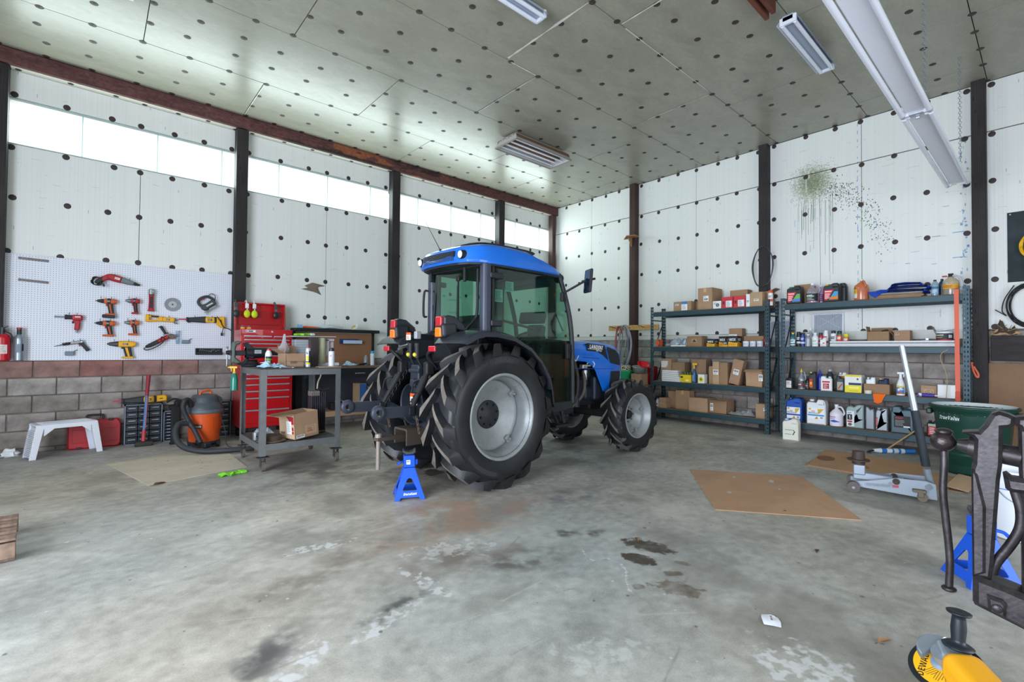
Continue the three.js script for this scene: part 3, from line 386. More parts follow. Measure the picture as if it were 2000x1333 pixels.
  part(T, 'engine_block', [rb(0.95, 0.42, 0.4, 0.04, 1.85, 0.78, 0), rb(0.6, 0.22, 0.46, 0.06, 1.75, 0.98, 0), rb(0.35, 0.18, 0.5, 0.05, 1.95, 0.72, 0), cy(0.06, 0.06, 0.18, 1.75, 0.98, 0.2, Math.PI / 2, 0, 0, 16), rb(0.2, 0.3, 0.12, 0.03, 2.0, 0.78, 0.24), cy(0.05, 0.05, 0.2, 1.55, 0.68, 0.28)], M(0x1b2230, 0.5, 0.1));
  part(T, 'hydraulic_hose', tu([[1.5, 1.1, 0.3], [1.52, 0.92, 0.33], [1.5, 0.72, 0.33], [1.42, 0.6, 0.3]], 0.026, 10), M(0x2c2723, 0.6));
  part(T, 'hydraulic_hose', tu([[1.66, 1.0, 0.31], [1.66, 0.85, 0.33], [1.62, 0.72, 0.33], [1.48, 0.58, 0.28]], 0.022, 10), M(0x4a423c, 0.6));
  part(T, 'pipe_fitting', [cy(0.024, 0.024, 0.09, 1.68, 0.94, 0.32), cy(0.03, 0.03, 0.035, 1.68, 0.99, 0.32, 0, 0, 0, 6), rb(0.09, 0.05, 0.06, 0.01, 1.66, 1.05, 0.31), cy(0.014, 0.014, 0.08, 1.72, 1.06, 0.33, 0, 0, Math.PI / 2)], M(0xb3b6b6, 0.35, 0.7));
  part(T, 'wiring', [tu([[1.3, 1.16, 0.45], [1.4, 1.12, 0.4], [1.5, 1.18, 0.36]], 0.007, 6), tu([[1.7, 1.08, 0.33], [1.78, 1.12, 0.33], [1.84, 1.08, 0.34], [1.82, 1.04, 0.33]], 0.006, 6)], M(0xd9d3c8, 0.5));
  // hood: lofted shell with the lower edge cut away round the engine
  const hx = [1.32, 1.5, 1.67, 1.78, 1.86, 1.93, 2.02, 2.12, 2.22, 2.32, 2.42, 2.5, 2.57, 2.6], low = [1.13, 1.12, 1.11, 1.07, 1.0, 0.88, 0.74, 0.73, 0.75, 0.78, 0.8, 0.82, 0.86, 0.95], topY = [1.365, 1.365, 1.362, 1.36, 1.357, 1.354, 1.35, 1.345, 1.335, 1.318, 1.29, 1.25, 1.19, 1.1], hw = [0.33, 0.335, 0.34, 0.34, 0.34, 0.34, 0.338, 0.335, 0.33, 0.32, 0.3, 0.275, 0.235, 0.17];
  const section = (i, off = 0) => { const w = hw[i] + off, t = topY[i] + off, l = low[i], cr = Math.min(0.12, (t - l) * 0.4), out = []; const side = [[w * 0.985, l], [w, l + (t - l) * 0.3], [w, l + (t - l) * 0.55], [w * 0.99, t - cr], [w * 0.95, t - cr * 0.45], [w * 0.84, t - cr * 0.12], [w * 0.55, t], [0, t + 0.012]]; for (const p of side) out.push([hx[i], p[1], p[0]]); for (const p of side.slice(0, -1).reverse()) out.push([hx[i], p[1], -p[0]]); return out; };
  const hs = hx.map((_, i) => section(i)); hs.push(hs[hs.length - 1].map((p) => [p[0] + 0.004, (p[1] - 1.0) * 0.2 + 1.0, p[2] * 0.2]));
  part(T, 'hood', loft(hs), M(0x0f6ad2, 0.32, 0, { clearcoat: 0.5, side: THREE.DoubleSide }));
  // black inserts on each flank lie just proud of the shell
  const flank = (pts, name, m, off = 0.003) => { for (const s of [1, -1]) { const g = fx(new THREE.ShapeGeometry(shp(pts))); const p = g.attributes.position; const wAt = (x) => { let i = 0; while (i < hx.length - 2 && hx[i + 1] < x) i++; const t = cl((x - hx[i]) / (hx[i + 1] - hx[i])); return hw[i] + (hw[i + 1] - hw[i]) * t; }; const tri = []; const sub = (a, b, c, d) => { if (!d) { tri.push(a, b, c); return; } const m1 = [(a[0] + b[0]) / 2, (a[1] + b[1]) / 2], m2 = [(b[0] + c[0]) / 2, (b[1] + c[1]) / 2], m3 = [(c[0] + a[0]) / 2, (c[1] + a[1]) / 2]; sub(a, m1, m3, d - 1); sub(m1, b, m2, d - 1); sub(m3, m2, c, d - 1); sub(m1, m2, m3, d - 1); }; for (let i = 0; i < p.count; i += 3) sub([p.getX(i), p.getY(i)], [p.getX(i + 1), p.getY(i + 1)], [p.getX(i + 2), p.getY(i + 2)], 2); const pos = []; for (let i = 0; i < tri.length; i += 3) { const o = s > 0 ? [0, 1, 2] : [0, 2, 1]; for (const k of o) { const [x, y] = tri[i + k]; pos.push(x, y, s * (wAt(x) * 1.0 + off)); } } const q = new THREE.BufferGeometry(); q.setAttribute('position', new THREE.Float32BufferAttribute(pos, 3)); q.setAttribute('uv', new THREE.Float32BufferAttribute(new Float32Array(pos.length / 3 * 2), 2)); q.computeVertexNormals(); part(T, name, smooth(q), m); } };
  const mesh_ = M(0x1c2026, 0.7);
  flank([[1.62, 1.315], [1.7, 1.33], [2.05, 1.295], [2.13, 1.12], [2.0, 1.19], [1.8, 1.255]], 'side_decal', M(0x14171b, 0.35));
  flank([[2.09, 1.29], [2.3, 1.25], [2.4, 1.2], [2.45, 1.12], [2.46, 1.05], [2.3, 1.07], [2.17, 1.09]], 'upper_grille', mesh_);
  flank([[2.19, 0.985], [2.45, 0.98], [2.46, 0.92], [2.4, 0.84], [2.24, 0.79], [2.15, 0.78]], 'lower_grille', mesh_);
  flank([[1.33, 1.3], [1.44, 1.3], [1.44, 1.2], [1.33, 1.2]], 'side_vent', blackP);
  flank([[1.6, 1.165], [1.93, 1.15], [1.93, 1.142], [1.6, 1.157]], 'pinstripe', M(0x123a7e, 0.4));
  flank([[1.33, 1.04], [2.55, 1.006], [2.55, 1.0], [1.33, 1.034]], 'seam', M(0x0b4a98, 0.4));
  const landini = cell(260, 64, (c, w, h) => { bgd(c, w, h, '#14171b'); c.save(); c.transform(1, 0, -0.15, 1, 6, 0); txt(c, 'LANDINI', w / 2, 24, 46, '#f4f5f6', { w: 240 }); c.fillRect(10, 44, 180, 3); txt(c, 'REX 120F', 178, 53, 20, '#d5d8da'); c.restore(); });
  const rt = Math.atan2(-0.012, 0.35);
  part(T, 'maker_lettering', lab(0.36, 0.088, landini, 1.86, 1.272, 0.346, 0, 0, -0.06), printM, 'white maker lettering on black');
  const slv = cell(120, 26, (c, w, h) => { bgd(c, w, h, '#0f6ad2'); lines(c, 6, 5, 100, 2, 9, '#0c55b4', 6); });
  part(T, 'small_script', lab(0.2, 0.042, slv, 1.75, 1.19, 0.3465), printM);
  // cab
  const W = 0.43, glass = M(0xcfe9de, 0.03, 0, { transmission: 1, thickness: 0, ior: 1.5, side: THREE.DoubleSide }), postM = pillarM;
  for (const s of [1, -1]) {
    part(T, 'cab_pillar', [tf(rb(0.1, 0.68, 0.09, 0.035, 0, 0, 0, 0, 0, 0, 3), 0.02, 1.73, s * (W - 0.005))], postM);
    part(T, 'windscreen_pillar', [tu([[1.07, 2.07, s * 0.42], [1.16, 1.86, s * 0.43], [1.245, 1.6, s * 0.435], [1.285, 1.34, s * 0.435], [1.3, 1.0, s * 0.435], [1.305, 0.66, s * 0.435]], 0.026, 8)], blackP);
    part(T, 'door_frame', [bar([0.07, 2.055, s * W], [1.07, 2.05, s * W], 0.035, 0.04), bar([0.98, 0.655, s * W], [1.305, 0.655, s * W], 0.03, 0.05), tu([[0.09, 1.42, s * W], [0.38, 1.36, s * W], [0.62, 1.24, s * W], [0.8, 1.1, s * W], [0.93, 0.93, s * W], [0.99, 0.66, s * W]], 0.016, 8), bar([0.1, 2.05, s * W], [0.1, 1.42, s * W], 0.03, 0.03)], blackP);
    part(T, 'door_glass', ex([[0.1, 2.04], [1.05, 2.04], [1.14, 1.86], [1.225, 1.6], [1.265, 1.34], [1.285, 0.67], [1.0, 0.67], [0.94, 0.94], [0.81, 1.11], [0.62, 1.25], [0.38, 1.37], [0.1, 1.43]], 0.005, 0, 0, 0, s * W), glass);
    part(T, 'door_hinge', [rb(0.17, 0.055, 0.05, 0.012, 0.12, 1.94, s * (W + 0.03)), rb(0.14, 0.06, 0.05, 0.012, 0.12, 1.49, s * (W + 0.03))], blackP);
    part(T, 'door_handle', [rb(0.06, 0.17, 0.04, 0.012, 1.19, 1.23, s * (W + 0.025)), cy(0.014, 0.014, 0.02, 1.21, 1.24, s * (W + 0.05), Math.PI / 2)], softBlack);
    part(T, 'sill_panel', ex([[0.75, 0.64], [1.31, 0.64], [1.31, 0.6], [0.8, 0.55]], 0.05, 0.01, 0, 0, s * (W - 0.01)), blackP);
  }
  part(T, 'rear_frame', [bar([-0.015, 2.045, -0.39], [-0.015, 2.045, 0.4], 0.05), tu([[-0.02, 2.0, 0.36], [-0.03, 1.6, 0.365], [-0.03, 1.52, 0.33], [-0.03, 1.46, 0.24], [-0.03, 1.435, 0.18], [-0.03, 1.435, -0.3], [-0.03, 1.47, -0.34], [-0.02, 2.0, -0.3]], 0.013, 6, false, 60), rb(0.05, 0.1, 0.84, 0.01, 0, 1.39, 0)], softBlack);
  part(T, 'rear_glass', tf(ex([[-0.3, 2.01], [0.36, 2.01], [0.36, 1.57], [0.2, 1.44], [-0.3, 1.44]].map((p) => [-p[0], p[1]]), 0.005), -0.028, 0, 0, 0, -Math.PI / 2, 0), glass);
  part(T, 'rear_quarter_glass', tf(ex([[-0.43, 2.01], [-0.33, 2.01], [-0.36, 1.44], [-0.43, 1.44]].map((p) => [-p[0], p[1]]), 0.005), -0.02, 0, 0, 0, -Math.PI / 2, 0), glass);
  part(T, 'windscreen', loft([[-0.4, -0.2, 0, 0.2, 0.4].map((z) => [1.09 - z * z * 0.2, 2.05, z]), [-0.41, -0.2, 0, 0.2, 0.41].map((z) => [1.28 - z * z * 0.2, 1.62, z]), [-0.41, -0.2, 0, 0.2, 0.41].map((z) => [1.34 - z * z * 0.2, 1.36, z])]), glass);
  part(T, 'lower_firewall', [rb(0.06, 0.7, 0.8, 0.02, 1.3, 1.0, 0)], softBlack);
  part(T, 'cab_floor', [bx(0.75, 0.04, 0.84, 0.93, 0.66, 0), bx(0.9, 0.04, 0.56, 0.45, 0.95, 0)], softBlack);
  part(T, 'rear_bulkhead', [rb(0.05, 0.5, 0.8, 0.01, -0.02, 1.15, 0)], blackP);
  // rear window wiper and fittings
  part(T, 'rear_wiper', [bar([-0.05, 1.93, 0.1], [-0.06, 1.52, 0.12], 0.012), bar([-0.055, 1.86, 0.1], [-0.07, 1.5, 0.115], 0.018, 0.01), rb(0.03, 0.05, 0.05, 0.01, -0.05, 1.93, 0.1)], softBlack);
  part(T, 'window_latch', [rb(0.03, 0.16, 0.03, 0.01, -0.05, 1.97, 0.2), rb(0.03, 0.1, 0.03, 0.01, -0.05, 1.99, -0.36), cy(0.02, 0.02, 0.02, -0.045, 1.52, 0.16, 0, 0, Math.PI / 2)], softBlack);
  part(T, 'grab_rail', tu([[-0.06, 1.85, -0.4], [-0.1, 1.83, -0.41], [-0.1, 1.6, -0.42], [-0.06, 1.58, -0.42]], 0.012, 6), softBlack);
  // roof
  const plan = [[-0.24, 0], [-0.235, 0.15], [-0.215, 0.28], [-0.17, 0.38], [-0.08, 0.455], [0.05, 0.485], [0.25, 0.5], [0.55, 0.505], [0.8, 0.5], [0.98, 0.48], [1.08, 0.44], [1.13, 0.36], [1.15, 0.2], [1.155, 0]], full = [...plan, ...plan.slice(1, -1).reverse().map((p) => [p[0], -p[1]])];
  const hgt = (x) => 1 - 0.62 * ss(0.45, 1.15, x) - 0.12 * ss(0.05, -0.25, x);
  const lv = [[0.0, 0.93, 0], [0.0, 0.985, 0.0], [0.12, 1.0, 0], [0.5, 0.985, 0], [0.8, 0.95, 0], [0.94, 0.88, 0], [1.0, 0.7, 0], [1.05, 0.4, 0], [1.07, 0.02, 0]];
  part(T, 'roof', loft(lv.map(([t, s]) => full.map(([x, z]) => [0.46 + (x - 0.46) * s, 2.045 + t * 0.205 * hgt(x), z * s])), true), blueP);
  part(T, 'roof_lining', ex(full.map(([x, z]) => [0.46 + (x - 0.46) * 0.95, z * 0.95]), 0.03, 0, 0, 2.045, 0, Math.PI / 2, 0, 0), blackP);
  part(T, 'roof_hatch', ex(full.map(([x, z]) => [0.42 + (x - 0.46) * 0.62, z * 0.72]), 0.012, 0.004, 0, 2.262, 0, Math.PI / 2 - 0.02, 0, 0), blackP);
  part(T, 'air_grille', [loft([[-0.26, -0.13, 0, 0.13, 0.26].map((z) => [-0.235 + z * z * 0.35, 2.065, z]), [-0.26, -0.13, 0, 0.13, 0.26].map((z) => [-0.238 + z * z * 0.35, 2.155, z])])], M(0x15181d, 0.5, 0, { side: THREE.DoubleSide }));
  for (let i = 0; i < 7; i++) part(T, 'grille_slat', tu([-0.25, -0.12, 0, 0.12, 0.25].map((z) => [-0.246 + z * z * 0.35, 2.07 + i * 0.0135, z]), 0.004, 5), M(0x39414e, 0.4));
  for (const z of [-0.33, 0.33]) { part(T, 'work_lamp_housing', cy(0.045, 0.04, 0.05, -0.185, 2.115, z, 0, 0, Math.PI / 2, 20), softBlack); part(T, 'work_lamp_lens', sp(0.036, -0.21, 2.115, z, [0.35, 1, 0.9]), clearLens); }
  for (const z of [-0.38, 0.38]) part(T, 'front_work_lamp', [cy(0.05, 0.05, 0.05, 1.12, 2.03, z, 0, 0, Math.PI / 2, 18), sp(0.045, 1.145, 2.03, z, [0.3, 1, 1])], softBlack);
  part(T, 'antenna', [rod([-0.15, 2.2, -0.05], [-0.3, 2.5, -0.12], 0.004, 0.0015, 6), cy(0.016, 0.01, 0.05, -0.16, 2.2, -0.05)], softBlack);
  // mirror
  part(T, 'mirror_arm', [rod([1.1, 1.86, 0.46], [1.16, 1.98, 0.72], 0.012), rb(0.05, 0.1, 0.04, 0.01, 1.09, 1.82, 0.46), rod([1.14, 1.97, 0.68], [1.22, 2.0, 0.8], 0.012)], softBlack);
  part(T, 'mirror', tf(rb(0.03, 0.25, 0.15, 0.02, 0, 0, 0, 0, 0, 0, 2), 1.15, 1.97, 0.76, 0, -0.45, -0.08), softBlack); part(T, 'mirror_glass', tf(rb(0.004, 0.22, 0.125, 0.002), 1.135, 1.97, 0.754, 0, -0.45, -0.08), M(0x4f6a8c, 0.04, 0.9));
  // fenders: arched sheets over the rear tyres
  for (const s of [1, -1]) {
    const arch = [[0.63, 0.86], [0.6, 0.98], [0.49, 1.14], [0.34, 1.265], [0.12, 1.36], [-0.1, 1.395], [-0.24, 1.395], [-0.34, 1.375], [-0.42, 1.335], [-0.46, 1.29]], rows = arch.map(([x, y], i) => { const p0 = arch[Math.max(0, i - 1)], p1 = arch[Math.min(arch.length - 1, i + 1)], l = Math.hypot(p1[0] - p0[0], p1[1] - p0[1]), nx = (p1[1] - p0[1]) / l, ny = -(p1[0] - p0[0]) / l, k = i === 0 || i === arch.length - 1 ? 0.4 : 1; const row = [[0.3, -0.06], [0.3, 0.0], [0.34, 0.014], [0.5, 0.018], [0.68, 0.006], [0.73, -0.008], [0.745, -0.045], [0.728, -0.02], [0.5, 0.0], [0.31, -0.015]].map(([z, dr]) => [x + nx * dr * k, y + ny * dr * k, s * z]); return s > 0 ? row : row.reverse(); });
    part(T, 'fender', loft(rows, true), M(0x2b2f35, 0.45));
    part(T, 'fender_support', [ex([[-0.25, 1.15], [-0.36, 1.34], [-0.2, 1.39], [0.2, 1.38], [0.58, 1.1], [0.62, 0.9], [0.3, 1.1], [-0.1, 1.2]], 0.02, 0, 0, 0, s * 0.31)], blackP);
    // lamp cluster
    part(T, 'lamp_housing', [rb(0.16, 0.13, 0.14, 0.03, -0.4, 1.41, s * 0.39, 0, 0, 0.1), ex([[-0.46, 1.42], [-0.46, 1.5], [-0.42, 1.52], [-0.34, 1.51], [-0.24, 1.44], [-0.22, 1.38]], 0.1, 0.012, 0, 0.02, s * 0.4)], blackP);
    part(T, 'tail_lamp', rb(0.03, 0.085, 0.085, 0.012, -0.47, 1.485, s * 0.385, 0, 0, 0, 2), redLens); part(T, 'turn_lamp', rb(0.03, 0.085, 0.085, 0.012, -0.475, 1.39, s * 0.385, 0, 0, 0, 2), orangeLens);
    part(T, 'rear_reflector', rb(0.02, 0.05, 0.1, 0.008, -0.54, 1.245, s * 0.385), redLens);
    part(T, 'reflector_bracket', tu([[-0.52, 1.23, s * 0.34], [-0.5, 1.18, s * 0.26], [-0.4, 1.08, s * 0.24]], 0.016, 6), softBlack);
    // three-point linkage
    const zb = s > 0 ? 0.3 : -0.25;
    part(T, 'lower_link', [bar([-0.98, 0.72, zb], [-0.6, 0.71, s * 0.25], 0.028, 0.09), bar([-0.62, 0.71, s * 0.25], [-0.2, 0.5, s * 0.24], 0.028, 0.1), la([[0.03, -0.02], [0.058, -0.022], [0.062, 0], [0.058, 0.022], [0.03, 0.02]], 20, -0.99, 0.725, zb, Math.PI / 2, 0, 0)], M(0x3c424e, 0.45, 0.4));
    part(T, 'link_ball', to(0.034, 0.013, -0.99, 0.725, zb, 0, 0, 0, 20, 8), M(0xa49a88, 0.4, 0.6));
    part(T, 'lift_rod', [rod([-0.66, 0.71, s * 0.25], [-0.46, 1.06, s * 0.22], 0.024), rod([-0.58, 0.85, s * 0.237], [-0.5, 0.99, s * 0.225], 0.036), rb(0.07, 0.08, 0.06, 0.015, -0.66, 0.71, s * 0.25), rb(0.09, 0.12, 0.07, 0.02, -0.46, 1.07, s * 0.22)], softBlack);
    part(T, 'lift_arm', [bar([-0.46, 1.08, s * 0.22], [-0.16, 1.12, s * 0.2], 0.05, 0.07)], castM);
    part(T, 'rod_handle', tu([[-0.62, 0.86, s * 0.25 - 0.05], [-0.58, 0.95, s * 0.25 - 0.08], [-0.53, 0.98, s * 0.25 - 0.03]], 0.008, 6), softBlack);
    const chain = []; for (let i = 0; i < 8; i++) chain.push(to(0.011, 0.0035, -0.62 + i * 0.004, 0.66 - i * 0.02, s * 0.25 + 0.03, 0, i % 2 ? Math.PI / 2 : 0.3, 0, 10, 5)); part(T, 'check_chain', chain, rustM);
    const ch2 = []; for (let i = 0; i < 12; i++) ch2.push(to(0.018, 0.006, -0.64 + i * 0.018, 0.74 + i * 0.026, s * 0.19, 0.4, i % 2 ? Math.PI / 2 : 0.3, 0, 10, 5)); part(T, 'stay_chain', ch2, softBlack);
    part(T, 'step', [rb(0.3, 0.03, 0.16, 0.012, 1.02, 0.45, s * 0.5), bar([0.95, 0.62, s * 0.42], [0.98, 0.46, s * 0.5], 0.03), bar([1.12, 0.62, s * 0.42], [1.08, 0.46, s * 0.5], 0.03)], softBlack);
  }
  part(T, 'drawbar', [bar([-0.9, 0.475, 0.1], [-0.35, 0.45, 0.0], 0.06, 0.03), rb(0.22, 0.02, 0.2, 0.004, -0.5, 0.52, 0.0), rb(0.22, 0.14, 0.015, 0.004, -0.5, 0.45, 0.1), rb(0.22, 0.14, 0.015, 0.004, -0.5, 0.45, -0.1)], M(0x5a5047, 0.55, 0.4));
  part(T, 'hitch_pin', [cy(0.018, 0.018, 0.28, -0.88, 0.36, 0.1), cy(0.03, 0.026, 0.03, -0.88, 0.505, 0.1)], M(0x8b8176, 0.55, 0.4));
  const pto = la([[0.05, 0], [0.2, 0.0], [0.21, 0.14], [0.205, 0.16], [0.2, 0.14], [0.19, 0.02]], 28, 0, 0, 0, 0, 0, Math.PI / 2); part(T, 'power_take_off_guard', [tf(pto, -0.36, 0.74, 0, 0, 0, 0, 0.9)], M(0x2c323c, 0.45, 0.3));
  const warn = cell(60, 60, (c, w, h) => { bgd(c, w, h, '#d8cfc4'); c.fillStyle = '#e2571c'; c.fillRect(0, 0, w, 18); lines(c, 8, 28, 44, 4, 7, '#7a5a44', 3); });
  part(T, 'warning_label', tf(lab(0.12, 0.1, warn), -0.475, 0.78, 0.0, 0, -Math.PI / 2, 0), printM); part(T, 'warning_label', tf(lab(0.08, 0.07, warn), -0.5, 1.36, -0.06, 0, -Math.PI / 2, 0), printM);
  part(T, 'top_link_bracket', [rb(0.06, 0.2, 0.14, 0.02, -0.44, 1.0, 0), rb(0.12, 0.08, 0.08, 0.02, -0.46, 0.93, 0.03), cy(0.02, 0.02, 0.18, -0.46, 1.04, 0, Math.PI / 2)], castM);
  for (const [z, m] of [[-0.05, 0xd6c23a], [0.06, 0xd6c23a]]) { part(T, 'hydraulic_coupler', [cy(0.024, 0.024, 0.12, -0.48, 1.22, z), cy(0.03, 0.03, 0.03, -0.48, 1.28, z), rod([-0.48, 1.16, z], [-0.42, 1.06, z], 0.012)], softBlack); part(T, 'coupler_cap', sp(0.02, -0.505, 1.19, z), M(m, 0.4)); }
  part(T, 'trailer_socket', [rb(0.05, 0.07, 0.05, 0.008, -0.46, 1.37, 0.03)], M(0x9aa0a4, 0.4));
  // driver's place seen through the glass
  part(T, 'seat', [rb(0.42, 0.1, 0.42, 0.04, 0.42, 1.08, 0, 0, 0, 0, 2), tf(rb(0.1, 0.5, 0.42, 0.045, 0, 0, 0, 0, 0, 0, 2), 0.2, 1.34, 0, 0, 0, 0.1), rb(0.3, 0.1, 0.3, 0.03, 0.42, 0.98, 0), rb(0.26, 0.05, 0.07, 0.02, 0.4, 1.26, 0.25), rb(0.26, 0.05, 0.07, 0.02, 0.4, 1.26, -0.25)], M(0x1b1e22, 0.8));
  part(T, 'steering_wheel', [tf(to(0.175, 0.014, 0, 0, 0, Math.PI / 2, 0, 0, 32, 8), 0.95, 1.36, 0, 0, 0, 0.55), rod([0.95, 1.36, 0], [1.06, 1.18, 0], 0.03), bar([0.95, 1.36, -0.16], [0.95, 1.36, 0.16], 0.022), bar([0.82, 1.28, 0], [0.95, 1.36, 0], 0.022)], softBlack);
  part(T, 'dashboard', [rb(0.22, 0.35, 0.34, 0.05, 1.16, 1.16, 0), rb(0.14, 0.13, 0.34, 0.04, 1.1, 1.36, 0)], M(0x2a2e33, 0.6));
  part(T, 'monitor', [tf(rb(0.07, 0.13, 0.32, 0.02, 0, 0, 0, 0, 0, 0, 2), 0.98, 1.6, 0.12, 0, 0.25, -0.35), rod([0.98, 1.52, 0.12], [1.05, 1.36, 0.2], 0.015), rb(0.09, 0.12, 0.2, 0.02, 1.02, 1.46, 0.14, 0, 0.2, -0.2), bar([0.3, 1.53, 0.36], [1.0, 1.46, 0.2], 0.022)], M(0x20242a, 0.45));
  for (let i = 0; i < 4; i++) part(T, 'control_lever', [rod([0.7 + i * 0.09, 1.05, 0.28], [0.72 + i * 0.1, 1.28 + 0.03 * (i % 2), 0.3], 0.008, 0.006, 6), sp(0.02, 0.72 + i * 0.1, 1.29 + 0.03 * (i % 2), 0.3)], softBlack);
  part(T, 'roof_console', [rb(0.3, 0.07, 0.6, 0.02, 0.95, 1.98, 0), rb(0.2, 0.06, 0.12, 0.02, 0.35, 2.0, 0.2)], blackP);
  part(T, 'front_wiper', [rod([1.21, 1.76, 0.2], [1.29, 1.46, 0.3], 0.007)], softBlack);
  const papers = cell(80, 60, (c, w, h) => { bgd(c, w, h, '#9fb7bb'); lines(c, 6, 8, 66, 7, 7, '#2f4650', 3); });
  part(T, 'instruction_sticker', [lab(0.11, 0.1, papers, 0.33, 1.86, 0.4255, 0, 0, 0)], printM); part(T, 'instruction_sticker', lab(0.1, 0.12, papers, 0.19, 1.76, 0.4255), printM);
}
// ---------- pegboard and the tools hung on it ----------
const pegT = tex(64, 64, (u, v) => { const d = Math.hypot(u - 0.5, v - 0.5), n = 4 * (hsh(u * 64 | 0, v * 64 | 0) - 0.5); return d < 0.13 ? [38, 40, 52] : [226 + n, 230 + n, 240 + n]; });
const pegM = M(0xffffff, 0.4, 0, { map: pegT, metre: 0.0254 });
{
  const p = thing('pegboard', 'large white pegboard panel covered with power tools', 'pegboard', [-7.815, 1.07, 0.0]);
  part(p, 'board', rb(2.27, 1.222, 0.006, 0.002, 0, 0.611, 0.025), pegM);
  part(p, 'batten', [bx(2.2, 0.04, 0.02, 0, 0.05, 0.011), bx(2.2, 0.04, 0.02, 0, 1.15, 0.011)], M(0xa9a08f, 0.8));
}
const PZ = 0.03;   // face of the board
const railM = M(0x7d7471, 0.5, 0.3);
for (const [x, y, r, l] of [[-8.706, 2.243, -0.03, 'upper'], [-8.703, 1.992, -0.05, 'lower']]) {
  const t = thing('tool_rail', l + ' of two empty brown tool rails with small hooks on pegboard', 'tool rail', [x, y, PZ], 0, 'tool rails'); t.rotation.z = r;
  part(t, 'strip', rb(0.25, 0.028, 0.012, 0.003, 0, 0, 0.006), railM); for (let i = 0; i < 8; i++) part(t, 'hook', tu([[-0.11 + i * 0.031, 0, 0.012], [-0.11 + i * 0.031, -0.004, 0.022], [-0.11 + i * 0.031, 0.006, 0.026]], 0.002, 5), steelM);
}
const toolBlack = M(0x25272a, 0.6), toolGrey = M(0x6f767a, 0.4, 0.4), orangeM = M(0xc85a1c, 0.5), redM = M(0xa81c28, 0.45), yellowM = M(0xe9ac14, 0.45), hookM = M(0x3b3d42, 0.4, 0.6);
const pegHooks = (t, xs, y) => xs.forEach((x) => part(t, 'peg_hook', tu([[x, y + 0.02, 0.0], [x, y + 0.022, 0.02], [x, y, 0.045]], 0.003, 6), hookM));
// pistol tools are drawn nose to the left, handle down, z out of the board; origin at the nose tip
function pistol(name, label, x, y, o) {
  const t = thing(name, label, o.cat, [x, y, PZ + 0.04], 0, o.group), L = o.L, b = o.body, r = o.r ?? 0.032;
  part(t, 'motor_housing', [tf(rb(L * 0.62, 2 * r, 0.06, 0.02, 0, 0, 0, 0, 0, 0, 2), L * 0.68, 0, 0), cy(r * 0.94, r * 0.86, 0.03, L - 0.005, 0, 0, 0, 0, -Math.PI / 2)], b);
  part(t, 'housing_band', [rb(L * 0.24, 2.04 * r, 0.063, 0.012, L * 0.66, 0.002, 0)], o.band ?? toolBlack);
  part(t, 'nose', o.nose(L, r), o.noseM ?? toolBlack);
  part(t, 'handle', [ex([[L * 0.55, -r * 0.6], [L * 0.86, -r * 0.6], [L * 0.88, -0.07], [L * 0.95, -o.hh], [L * 0.68, -o.hh], [L * 0.6, -0.075]], 0.045, 0.01)], o.handle ?? toolBlack);
  part(t, 'grip', ex([[L * 0.62, -r], [L * 0.76, -r], [L * 0.86, -o.hh + 0.01], [L * 0.74, -o.hh + 0.01]], 0.05, 0.008), o.grip ?? b);
  part(t, 'trigger', rb(0.018, 0.03, 0.02, 0.005, L * 0.55, -0.045, 0), o.trig ?? redM);
  part(t, 'foot', [ex([[L * 0.95 - o.fw, -o.hh + 0.012], [L * 0.97, -o.hh + 0.016], [L * 0.97, -o.hh - 0.012], [L * 0.95 - o.fw - 0.004, -o.hh - 0.008]], 0.055, 0.006)], o.foot ?? b);
  if (o.batt) part(t, 'battery', rb(0.125, 0.04, 0.07, 0.01, L * 0.95 - 0.055, -o.hh - 0.022, 0, 0, 0, -0.04), toolBlack);
  if (o.tag) part(t, 'rating_plate', lab(L * 0.2, r * 0.6, o.tag, L * 0.66, 0, 0.0325), printM);
  pegHooks(t, [L * 0.25, L * 0.78], r - 0.002);
  return t;
}
const tagP = cell(60, 20, (c, w, h) => { bgd(c, w, h, '#2a2c2e'); lines(c, 4, 4, 50, 3, 5, '#d8d8d8', 2.5); });
const chuck = (L) => [cy(0.014, 0.024, 0.04, 0.03, 0, 0, 0, 0, -Math.PI / 2, 14), cy(0.026, 0.026, 0.03, 0.062, 0, 0, 0, 0, -Math.PI / 2, 14), cy(0.005, 0.005, 0.02, 0.004, 0, 0, 0, 0, Math.PI / 2, 8)];
const hexn = () => [cy(0.012, 0.022, 0.03, 0.015, 0, 0, 0, 0, -Math.PI / 2, 12), cy(0.026, 0.03, 0.025, 0.042, 0, 0, 0, 0, -Math.PI / 2, 14)];
pistol('cordless_drill', 'orange and black cordless drill with a battery clipped under its grip', -8.152, 1.803, { cat: 'drill', L: 0.185, body: orangeM, hh: 0.165, fw: 0.09, nose: chuck, batt: true, tag: tagP });
pistol('cordless_drill', 'orange and black cordless drill without battery, under the drill with one', -8.158, 1.528, { cat: 'drill', L: 0.185, body: orangeM, hh: 0.152, fw: 0.1, nose: chuck, tag: tagP });
pistol('impact_driver', 'red and black impact driver with a short grey nose', -7.873, 1.825, { cat: 'driver', L: 0.137, body: redM, hh: 0.157, fw: 0.065, nose: hexn, noseM: toolGrey, tag: tagP });
pistol('impact_driver', 'orange and black impact driver under the red one', -7.88, 1.548, { cat: 'driver', L: 0.142, body: orangeM, hh: 0.152, fw: 0.09, nose: hexn, noseM: toolGrey, tag: tagP });
